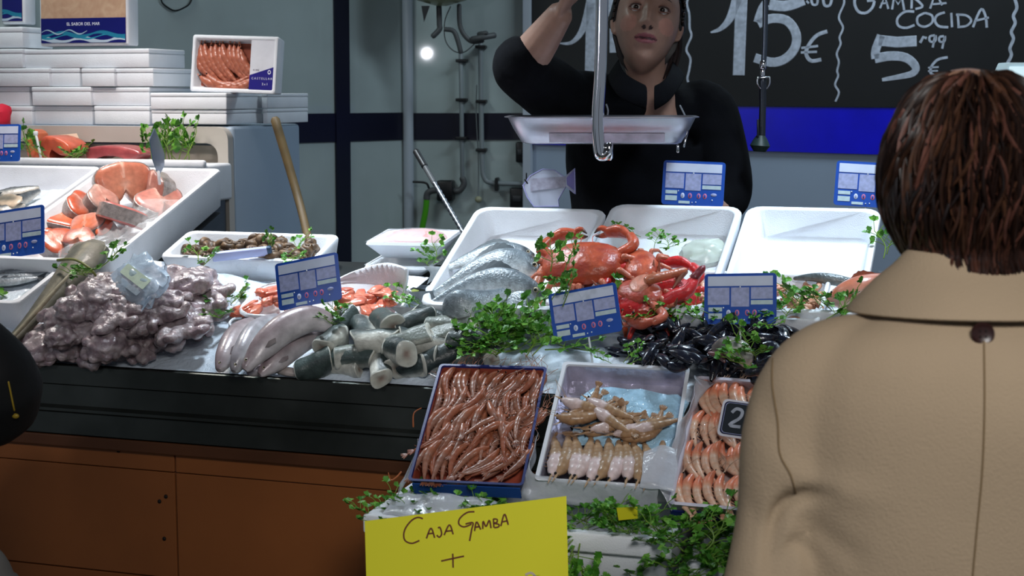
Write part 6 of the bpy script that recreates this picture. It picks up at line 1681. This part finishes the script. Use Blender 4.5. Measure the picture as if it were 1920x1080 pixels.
# loose lock along the neck on the outer side
for k in range(9):
    x = rnd(.062, .082)
    mb.tube([HM @ V3((x, .03, -.01)), HM @ V3((x + .004, .035, -.06)), HM @ V3((x - .004 + rnd(-.006, .006), .03, -.125))], [.006, .006, .002], 6, m=12, col=lerpc((22, 18, 20), (48, 36, 34), rnd(0, 1)))
mb.build('hair', HAIR, sel)
# shirt
SHIRT = mat('black cotton', (9, 10, 15), .9, nscale=30, namt=.2, bump=.15, bscale=220, spec=.15)
mb = MB()
mb.tube([nkb + V3((0, .01, .0)), at(1212, 236, 3.88), at(1202, 300, 3.88), at(1200, 400, 3.88), V3((mid.x, 3.88, 1.10)), V3((mid.x, 3.88, .92))], [.085, .185, .19, .172, .165, .19], 30, m=40, up=V3((1, 0, 0)), flat=.66)
mb.tube([nkb + V3((-.03, .0, -.01)), at(1080, 190, 3.8), ls_, el, el.lerp(wr_, .2)], [.07, .078, .076, .066, .060], 20, m=30)
mb.tube([nkb + V3((.03, .01, -.02)), at(1290, 212, 3.87), rs_, el2, el2.lerp(wr2, .3)], [.07, .074, .072, .060, .052], 20, m=30)
shirt = bake_body(mb, 'shirt', SHIRT, sel, .006, 5)
Wi = sel.matrix_basis
for v in shirt.data.vertices:
    p = Wi @ v.co
    v.co += V3((0, -1, 0)) * .006 * noise.noise(V3((p.x * 9, p.y * 9, p.z * 16))) + V3((0, 0, 1)) * .004 * noise.noise(p * 14)
    # open neckline
mb = MB()
cL = [at(1148, 150, 3.68), at(1156, 132, 3.66), at(1178, 150, 3.62), at(1206, 190, 3.62)]
cL2 = [at(1140, 170, 3.68), at(1128, 168, 3.64), at(1150, 195, 3.60), at(1196, 226, 3.62)]
def flap(a, b_):
    A, B_ = crom(a, 16), crom(b_, 16); mb = MB()
    mb.rings([[V3(p) for p in A], [V3(p).lerp(V3(q), .5) + V3((0, -.012, 0)) for p, q in zip(A, B_)], [V3(q) for q in B_]], closed=False, cap0=False, cap1=False)
    return mb.build('collar', SHIRT, sel, mods=(('SOLIDIFY', {'thickness': .004}), ('SUBSURF', {'levels': 1, 'render_levels': 1})))
flap([at(1160, 108, 3.74), at(1163, 122, 3.66), at(1178, 140, 3.625), at(1214, 160, 3.62)], [at(1138, 142, 3.76), at(1142, 158, 3.66), at(1164, 186, 3.615), at(1213, 208, 3.63)])
flap([at(1262, 112, 3.76), at(1256, 132, 3.68), at(1244, 150, 3.64), at(1226, 160, 3.63)], [at(1286, 142, 3.79), at(1278, 160, 3.70), at(1256, 190, 3.64), at(1226, 210, 3.64)])
bvh = BVHTree.FromPolygons([Wi @ v.co for v in shirt.data.vertices], [tuple(p.vertices) for p in shirt.data.polygons])
def oncloth(bv, x, y, lift=.001):
    d = ray(x, y).normalized(); h = bv.ray_cast(CAM, d)
    return None if h[0] is None else h[0] - d * lift
def clothline(bv, pts, r, nm, m, parent, res=24, lift=.001):
    P = [oncloth(bv, x, y, lift) for x, y in crom(pts, res)]; P = [p for p in P if p is not None]
    if len(P) < 3: return None
    mb = MB(); mb.tube(P, r, 6); return mb.build(nm, m, parent)
# skin seen in the open neck
mb = MB(); q = [oncloth(bvh, *p, .004) for p in ((1200, 158), (1240, 158), (1228, 205), (1216, 212))]
if all(x is not None for x in q):
    mb.rings([q, [p + V3((0, -.003, 0)) for p in q]], (160, 122, 106)); mb.build('neckline', SKIN, sel)
PIPE = mat('grey piping', (150, 156, 166), .6)
clothline(bvh, [(1137, 196), (1140, 208), (1138, 222)], .0022, 'piping', PIPE, sel, 10); clothline(bvh, [(1275, 198), (1282, 212), (1288, 226)], .0022, 'piping', PIPE, sel, 10)
mb = MB()
for sg in (1, -1):
    mb.tube([V3((mid.x + sg * .085, 3.88, 1.0)), V3((mid.x + sg * .09, 3.89, .62)), V3((mid.x + sg * .09, 3.9, .235))], [.105, .085, .07], 18, m=16)
mb.tube([V3((mid.x, 3.88, 1.02)), V3((mid.x, 3.88, .9))], [.165, .17], 24, up=V3((1, 0, 0)), flat=.68)
bake_body(mb, 'trousers', mat('dark trousers', (24, 26, 32), .8), sel, .01, 4)
SHOE = mat('black shoe', (18, 18, 19), .45)
for sg in (1, -1):
    mb = MB(); mb.tube([V3((mid.x + sg * .09, 3.95, .24)), V3((mid.x + sg * .095, 3.85, .24)), V3((mid.x + sg * .1, 3.72, .235))], [.042, .046, .034], 14, m=12); mb.build('shoe', SHOE, sel)

# ---------- customer
CX, CY = .520, 1.70
cus = thing('person', 'customer seen from behind in a camel coat with short layered brown hair', 'person', V3((CX, CY, 0)))
mb = MB()
hcen = at(1806, 330, 1.77)
mb.ell((.078, .098, .122), Matrix.Translation(hcen), nu=40, nv=30, fn=superq(2.2, .0, 1))
mb.tube([hcen + V3((0, -.02, -.06)), V3((CX, CY + .02, 1.34))], [.056, .075], 20, m=8)
mb.tube([V3((CX, CY + .01, 1.36)), V3((CX, CY, 1.2)), V3((CX, CY, 1.0)), V3((CX, CY, .88))], [.08, .16, .14, .165], 24, m=20, up=V3((1, 0, 0)), flat=.6)
for sg in (-1, 1):
    e_ = V3((CX + sg * .235, CY - .02, 1.03)); w_ = V3((CX + sg * .17, CY + .22, .98))
    mb.tube([V3((CX + sg * .12, CY, 1.28)), V3((CX + sg * .19, CY + .01, 1.24)), e_], [.04, .036, .03], 14, m=12); mb.tube([e_, w_], [.03, .026], 14, m=10)
    hand(mb, w_, V3((-sg * .4, .8, -.1)), V3((-sg * .8, 0, -.4)), -sg, .8, .92)
    mb.tube([V3((CX + sg * .085, CY, .9)), V3((CX + sg * .09, CY, .5)), V3((CX + sg * .09, CY - .02, .06))], [.09, .058, .04], 14, m=14)
for sg in (-1, 1):
    mb.ell((.010, .022, .03), Matrix.Translation(hcen + V3((sg * .08, .01, -.01))), nu=12, nv=10)
mb.tube([hcen + V3((0, .09, .01)), hcen + V3((0, .118, -.025)), hcen + V3((0, .1, -.04))], [.009, .013, .01], 10, m=8)
cb_ = bake_body(mb, 'body', SKIN, cus, .0055, 3); paint(cb_, lambda c: (168, 128, 104))
COAT = mat('camel wool', (163, 144, 120), .9, nscale=5, namt=.05, bump=.3, bscale=330, spec=.15)
mb = MB()
mb.tube([V3((CX, CY + .02, 1.385)), V3((CX, CY + .01, 1.356)), V3((CX, CY + .005, 1.330)), V3((CX, CY, 1.27)), V3((CX, CY, 1.15)), V3((CX, CY, 1.0)), V3((CX, CY, .85)), V3((CX, CY, .48))], [.07, .105, .175, .214, .216, .212, .225, .26], 36, m=60, up=V3((1, 0, 0)), flat=lambda t: .62 if t > .1 else .7)
for sg in (-1, 1):
    e_ = V3((CX + sg * .232, CY - .03, 1.02)); w_ = V3((CX + sg * .175, CY + .2, .985))
    mb.tube([V3((CX + sg * .07, CY + .005, 1.307)), V3((CX + sg * .16, CY + .005, 1.284)), V3((CX + sg * .200, CY, 1.22)), V3((CX + sg * .216, CY - .01, 1.12)), e_], [.05, .066, .062, .053, .060], 24, m=40)
    mb.tube([e_ + V3((0, -.005, .01)), e_.lerp(w_, .5), w_], [.062, .054, .05], 22, m=20)
coat = bake_body(mb, 'coat', COAT, cus, .0065, 8)
CM_ = cus.matrix_basis
def polyd(p, poly):
    best, bt = 9, 0
    for i in range(len(poly) - 1):
        a, b_ = poly[i], poly[i + 1]; ab = (b_[0] - a[0], b_[1] - a[1]); l2 = ab[0] ** 2 + ab[1] ** 2
        t = max(0, min(1, ((p[0] - a[0]) * ab[0] + (p[1] - a[1]) * ab[1]) / l2)); d = math.hypot(p[0] - a[0] - ab[0] * t, p[1] - a[1] - ab[1] * t)
        if d < best: best, bt = d, (i + t) / (len(poly) - 1)
    return best, bt
def xz(pts, Y=1.60): return [((at(x, y, Y)).x, (at(x, y, Y)).z) for x, y in crom(pts, 14)]
folds = [(xz([(1452, 1120), (1460, 1030), (1478, 975), (1510, 950), (1560, 938)]), .016, .0085), (xz([(1468, 1120), (1500, 1040), (1545, 1075)]), .010, .010), (xz([(1440, 735), (1452, 780), (1458, 830)]), .005, .014),
    (xz([(1500, 990), (1560, 1020), (1620, 1060)]), .005, .014), (xz([(1480, 890), (1540, 925), (1640, 930)]), -.006, .018), (xz([(1425, 960), (1432, 1010), (1420, 1070)]), .004, .01)]
for v in coat.data.vertices:
    p = CM_ @ v.co
    if p.y < CY + .02:
        for pl_, dep, wd_ in folds:
            d, t = polyd((p.x, p.z), pl_)
            if d < wd_ * 3: v.co += V3((0, 1, 0)) * dep * math.exp(-(d / wd_) ** 2) * math.sin(math.pi * (.12 + .8 * min(1, t)))
    v.co += V3((0, -1, 0)) * .0035 * noise.noise(V3((p.x * 8, p.y * 8, p.z * 6)))
cbv = BVHTree.FromPolygons([CM_ @ v.co for v in coat.data.vertices], [tuple(p.vertices) for p in coat.data.polygons])
SEAM = mat('coat seam', (112, 92, 64), .9)
clothline(cbv, [(1845, 640), (1846, 760), (1842, 880), (1832, 990), (1822, 1100)], .0011, 'back_seam', SEAM, cus, 50, .0004)
clothline(cbv, [(1450, 650), (1448, 720), (1458, 790), (1462, 850), (1482, 890), (1492, 925)], .0011, 'sleeve_seam', SEAM, cus, 40, .0004)
bp0 = oncloth(cbv, 1842, 626, .004)
BT = mat('dark horn button', (44, 24, 22), .3)
d0 = ray(1842, 626).normalized()
if bp0 is not None:
    BMx = facing(bp0, V3((1, 0, 0)), V3((0, .15, 1)))
    mb = MB(); mb.rings([[BMx @ V3((math.cos(a) * r, math.sin(a) * r, z)) for a in [2 * math.pi * k / 28 for k in range(28)]] for r, z in ((.010, -.003), (.0123, -.001), (.0123, .0025), (.0105, .004), (.008, .0028), (.002, .0024))]); bt_ = mb.build('button', BT, cus)
    mb = MB()
    for k in range(4): mb.ell((.0012, .0012, .0008), BMx @ Matrix.Translation((.003 * (1 if k % 2 else -1), .003 * (1 if k // 2 else -1), .0034)), nu=8, nv=6)
    mb.build('thread', mat('thread dark', (20, 12, 12), .8), bt_)
# collar
mb = MB(); prof = [(.070, .044, 1.428), (.076, .050, 1.424), (.088, .062, 1.408), (.106, .084, 1.395), (.132, .112, 1.372), (.139, .119, 1.363), (.135, .115, 1.360), (.116, .100, 1.376)]
rg = []
for rx, ry, z in prof:
    r_ = []
    for j in range(48):
        a = 2 * math.pi * j / 48
        z_ = z - .02 * max(0, math.cos(a) * -1 * 0) + (-.006 * (1 + math.sin(a)) if z < 1.385 else 0)
        r_.append(V3((CX - .004 + math.cos(a) * rx * (1 + .02 * math.sin(3 * a)), CY + .02 + math.sin(a) * ry, z_)))
    rg.append(r_)
mb.rings(rg, cap0=False, cap1=False); mb.build('collar', COAT, cus, mods=(('SOLIDIFY', {'thickness': .005}), ('SUBSURF', {'levels': 1, 'render_levels': 1})))
# hair: layered locks over a scalp shell
random.seed(33)
mb = MB(); HRX, HRY, HRZ = .092, .108, .124
hb0 = hcen + V3((.004, -.012, -.008))
mb.ell((HRX * .97, HRY * .97, HRZ * .99), Matrix.Translation(hb0), (34, 22, 18), 40, 28, fn=lambda d: (1 + .02 * noise.noise(d * 6)) * (1 if d.z > -.55 else .93))
def surf(az, lat, k=1.0):
    zz = math.sin(lat); c = math.cos(lat)
    sq = 1.0 if zz > -.2 else 1.0 - .28 * ((-zz - .2) / .8) ** 1.3
    return hb0 + V3((math.cos(az) * c * HRX * k * sq, math.sin(az) * c * HRY * k * sq, zz * HRZ * k))
for i in range(760):
    az = rnd(-math.pi - .35, .35) if rnd(0, 1) < .85 else rnd(0, math.pi)
    l0 = rnd(-.35, 1.35); ln = rnd(.55, 1.15); sw = rnd(-.35, .35) + .25 * math.cos(az)
    P = []; nn = 6
    for j in range(nn + 1):
        f = j / nn; lat = l0 - ln * f
        lat = max(lat, -1.12)
        k = 1.0 + .045 * math.sin(math.pi * f * .9) + .03 * rnd(.4, 1) + (.05 * f * f if l0 - ln < -.5 else .01)
        P.append(surf(az + sw * f * f + .10 * math.sin(f * 5 + i) * f, lat, k + .012 * math.sin(f * 6 + i * 2)))
    if l0 - ln < -.75:
        P[-1] += V3((rnd(-.006, .006), -.004, -rnd(.0, .034)))
    g = rnd(0, 1)
    c = lerpc((30, 18, 15), (86, 56, 40), g ** 2.2); 
    if rnd(0, 1) < .12: c = (98, 62, 52)
    r0 = rnd(.003, .0065)
    mb.tube(P, [r0 * .5, r0, r0 * .9, r0 * .15], 6, m=12, flat=.45, up=None, col=tuple(int(x) for x in c))
for i in range(150):   # ragged nape ends
    az = rnd(-math.pi + .35, -.35)
    p1_ = surf(az + rnd(-.1, .1), -.55, 1.08); p2_ = p1_ + V3((rnd(-.004, .004), -.010, -.022)); P = [surf(az, -.15, 1.05), p1_, p2_, p2_ + V3((rnd(-.008, .008), rnd(-.006, .002), -rnd(.004, .036)))]
    mb.tube(P, [.004, .0065, .005, .0008], 6, m=12, flat=.5, col=lerpc((30, 18, 15), (84, 50, 38), rnd(0, 1) ** 2))
mb.build('hair', HAIR, cus)
mb = MB()
for sg in (1, -1):
    mb.tube([V3((CX + sg * .09, CY, .6)), V3((CX + sg * .09, CY - .01, .08))], [.085, .07], 16, m=10)
mb.build('trousers', MATS['dark trousers'], cus)
for sg in (1, -1):
    mb = MB(); mb.tube([V3((CX + sg * .09, CY - .07, .045)), V3((CX + sg * .095, CY + .04, .045)), V3((CX + sg * .1, CY + .17, .035))], [.04, .044, .032], 14, m=12); mb.build('shoe', SHOE, cus)

# ---------- person at the picture's edge
PX_, PY_ = -1.19, 2.36
pe = thing('person', 'person in a black jacket at the picture edge, only the bent elbow showing', 'person', V3((PX_, PY_, 0)))
mb = MB(); hd = V3((PX_ - .02, PY_ + .03, 1.62))
mb.ell((.078, .098, .122), Matrix.Translation(hd), nu=30, nv=24); mb.tube([hd + V3((0, -.01, -.08)), V3((PX_, PY_, 1.42))], [.055, .07], 16, m=6)
mb.tube([V3((PX_, PY_, 1.42)), V3((PX_, PY_, 1.25)), V3((PX_, PY_, .9))], [.09, .16, .16], 22, m=12, up=V3((1, 0, 0)), flat=.6)
elb = at(-6, 750, 2.36); sh = V3((PX_ + .17, PY_, 1.37)); ww = V3((PX_ + .06, PY_ + .16, 1.06))
mb.tube([sh, elb], [.05, .042], 12); mb.tube([elb, ww], [.042, .03], 12); hand(mb, ww, V3((-.8, .3, 0)), V3((0, -.5, -.8)), 1, .6)
sh2 = V3((PX_ - .19, PY_, 1.36)); e2 = V3((PX_ - .25, PY_, 1.08)); w2_ = V3((PX_ - .2, PY_ + .2, 1.0))
mb.tube([sh2, e2], [.05, .042], 12); mb.tube([e2, w2_], [.042, .03], 12); hand(mb, w2_, V3((.3, .8, 0)), V3((0, -.3, -.8)), -1, .6)
for sg in (1, -1): mb.tube([V3((PX_ + sg * .08, PY_, .9)), V3((PX_ + sg * .09, PY_, .07))], [.085, .045], 12, m=10)
o = bake_body(mb, 'body', SKIN, pe, .007, 3); paint(o, lambda c: (172, 132, 110))
JK = mat('black jacket', (10, 10, 13), .75, nscale=20, namt=.2, bump=.2, bscale=60)
mb = MB()
mb.tube([V3((PX_, PY_, 1.45)), V3((PX_, PY_, 1.36)), V3((PX_, PY_, 1.25)), V3((PX_ - .0, PY_, .92))], [.10, .19, .20, .19], 26, m=20, up=V3((1, 0, 0)), flat=.66)
mb.tube([sh, sh.lerp(elb, .5), elb + V3((-.005, 0, .01)), elb.lerp(ww, .5), ww], [.072, .076, .077, .068, .05], 22, m=30)
mb.tube([elb + V3((-.02, 0, .014)), elb + V3((-.004, 0, -.002))], [.075, .074], 22, m=8)
mb.tube([sh2, e2, w2_], [.075, .07, .05], 18, m=20)
jk = bake_body(mb, 'jacket', JK, pe, .008, 6)
jbv = BVHTree.FromPolygons([pe.matrix_basis @ v.co for v in jk.data.vertices], [tuple(p.vertices) for p in jk.data.polygons])
YZ = mat('yellow zip', (170, 140, 40), .4)
clothline(jbv, [(16, 716), (21, 740), (27, 770)], .0012, 'zip', YZ, pe, 14)
zp = oncloth(jbv, 29, 780, .003)
if zp is not None:
    mb = MB(); mb.ell((.0055, .003, .004), Matrix.Translation(zp), nu=10, nv=8); mb.build('zip_pull', YZ, pe)
mb = MB()
for sg in (1, -1): mb.tube([V3((PX_ + sg * .09, PY_, .95)), V3((PX_ + sg * .12, PY_, .7)), V3((PX_ + sg * .1, PY_, .1))], [.12, .11, .075], 18, m=14)
bake_body(mb, 'trousers', mat('grey cloth', (112, 108, 104), .85, nscale=12, namt=.1), pe, .009, 4)
gb = thing('cloth_bag', 'grey cloth bag at the bottom picture corner below the black jacket', 'bag', V3((at(-40, 1150, 2.36).x, 2.36, 0)))
mb = MB(); g0 = at(-42, 1028, 2.36)
mb.tube([g0, at(-38, 1075, 2.36), at(-32, 1200, 2.36), V3((g0.x, 2.36, .02))], [.030, .052, .07, .08], 22, m=24, up=V3((1, 0, 0)), flat=.6); mb.build('bag_body', MATS['grey cloth'], gb)
mb = MB(); mb.tube([g0 + V3((.01, 0, -.01)), g0 + V3((-.06, 0, .06)), ww + V3((0, 0, -.05))], .006, 8, m=12); mb.build('strap', MATS['grey cloth'], gb)
mb = MB(); mb.ell((.088, .108, .118), Matrix.Translation(hd + V3((0, -.015, .02))), (30, 24, 20), 28, 20, fn=lambda d: (1 + .04 * noise.noise(d * 6)) * (1 if d.y < .3 or d.z > .3 else .85)); mb.build('hair', HAIR, pe)
for sg in (1, -1):
    mb = MB(); mb.tube([V3((PX_ + sg * .09, PY_ - .07, .045)), V3((PX_ + sg * .095, PY_ + .17, .035))], [.042, .034], 14, m=8); mb.build('shoe', SHOE, pe)
# ------------------------------------------------------------------ light
wd = bpy.data.worlds.new('world'); SC.world = wd; wd.use_nodes = True
wd.node_tree.nodes['Background'].inputs[0].default_value = (.62, .72, .85, 1)
wd.node_tree.nodes['Background'].inputs[1].default_value = .24
def area(name, loc, target, size, power, col, sy=None, spread=180):
    l = bpy.data.lights.new(name, 'AREA'); l.energy = power; l.color = col; l.size = size
    if sy: l.shape = 'RECTANGLE'; l.size_y = sy
    l.spread = R(spread)
    o = bpy.data.objects.new(name, l); COL.objects.link(o); o.location = loc
    o.rotation_euler = (V3(target) - V3(loc)).to_track_quat('-Z', 'Y').to_euler()
    return o
area('counter_lamp_cold', H(.85, .42, 2.3), C(.62, .56), .2, 4.2, (.70, .86, 1), .15, 76)
area('counter_lamp_middle', H(-.42, .36, 2.3), C(-.22, .48), .2, 5.3, (.80, .91, 1), .15, 74)
area('counter_lamp_warm', H(-1.1, .45, 2.35), C(-1.05, .6), .2, 5.2, (1, .90, .84), .15, 96)
area('stack_lamp', H(-1.35, .55, 2.5), H(-1.3, 1.1, 1.6), .5, 1.5, (1, .90, .88), .3, 100)
area('hall_lamp', (.55, -.4, 2.9), (.5, 2.2, 1.0), 1.0, 8.6, (1, .98, .96), .8, 62)
area('wall_lamp', (1.3, 4.7, 3.0), (1.1, 5.6, 1.3), 1.2, 24, (.74, .90, 1), .3)
area('wall_lamp_left', (-1.5, 4.2, 3.0), (-1.0, 5.2, 1.8), .5, 10, (.80, .97, .97), .3)
pl_ = bpy.data.lights.new('spot_bulb', 'POINT'); pl_.energy = 14; pl_.shadow_soft_size = .02; pl_.color = (.9, .92, 1)
po_ = bpy.data.objects.new('spot_bulb', pl_); COL.objects.link(po_); po_.location = (-1.65, 1.69, 1.866)
SC.view_settings.view_transform = 'Standard'
SC.view_settings.look = 'None'
SC.view_settings.gamma = 1
SC.view_settings.exposure = 0
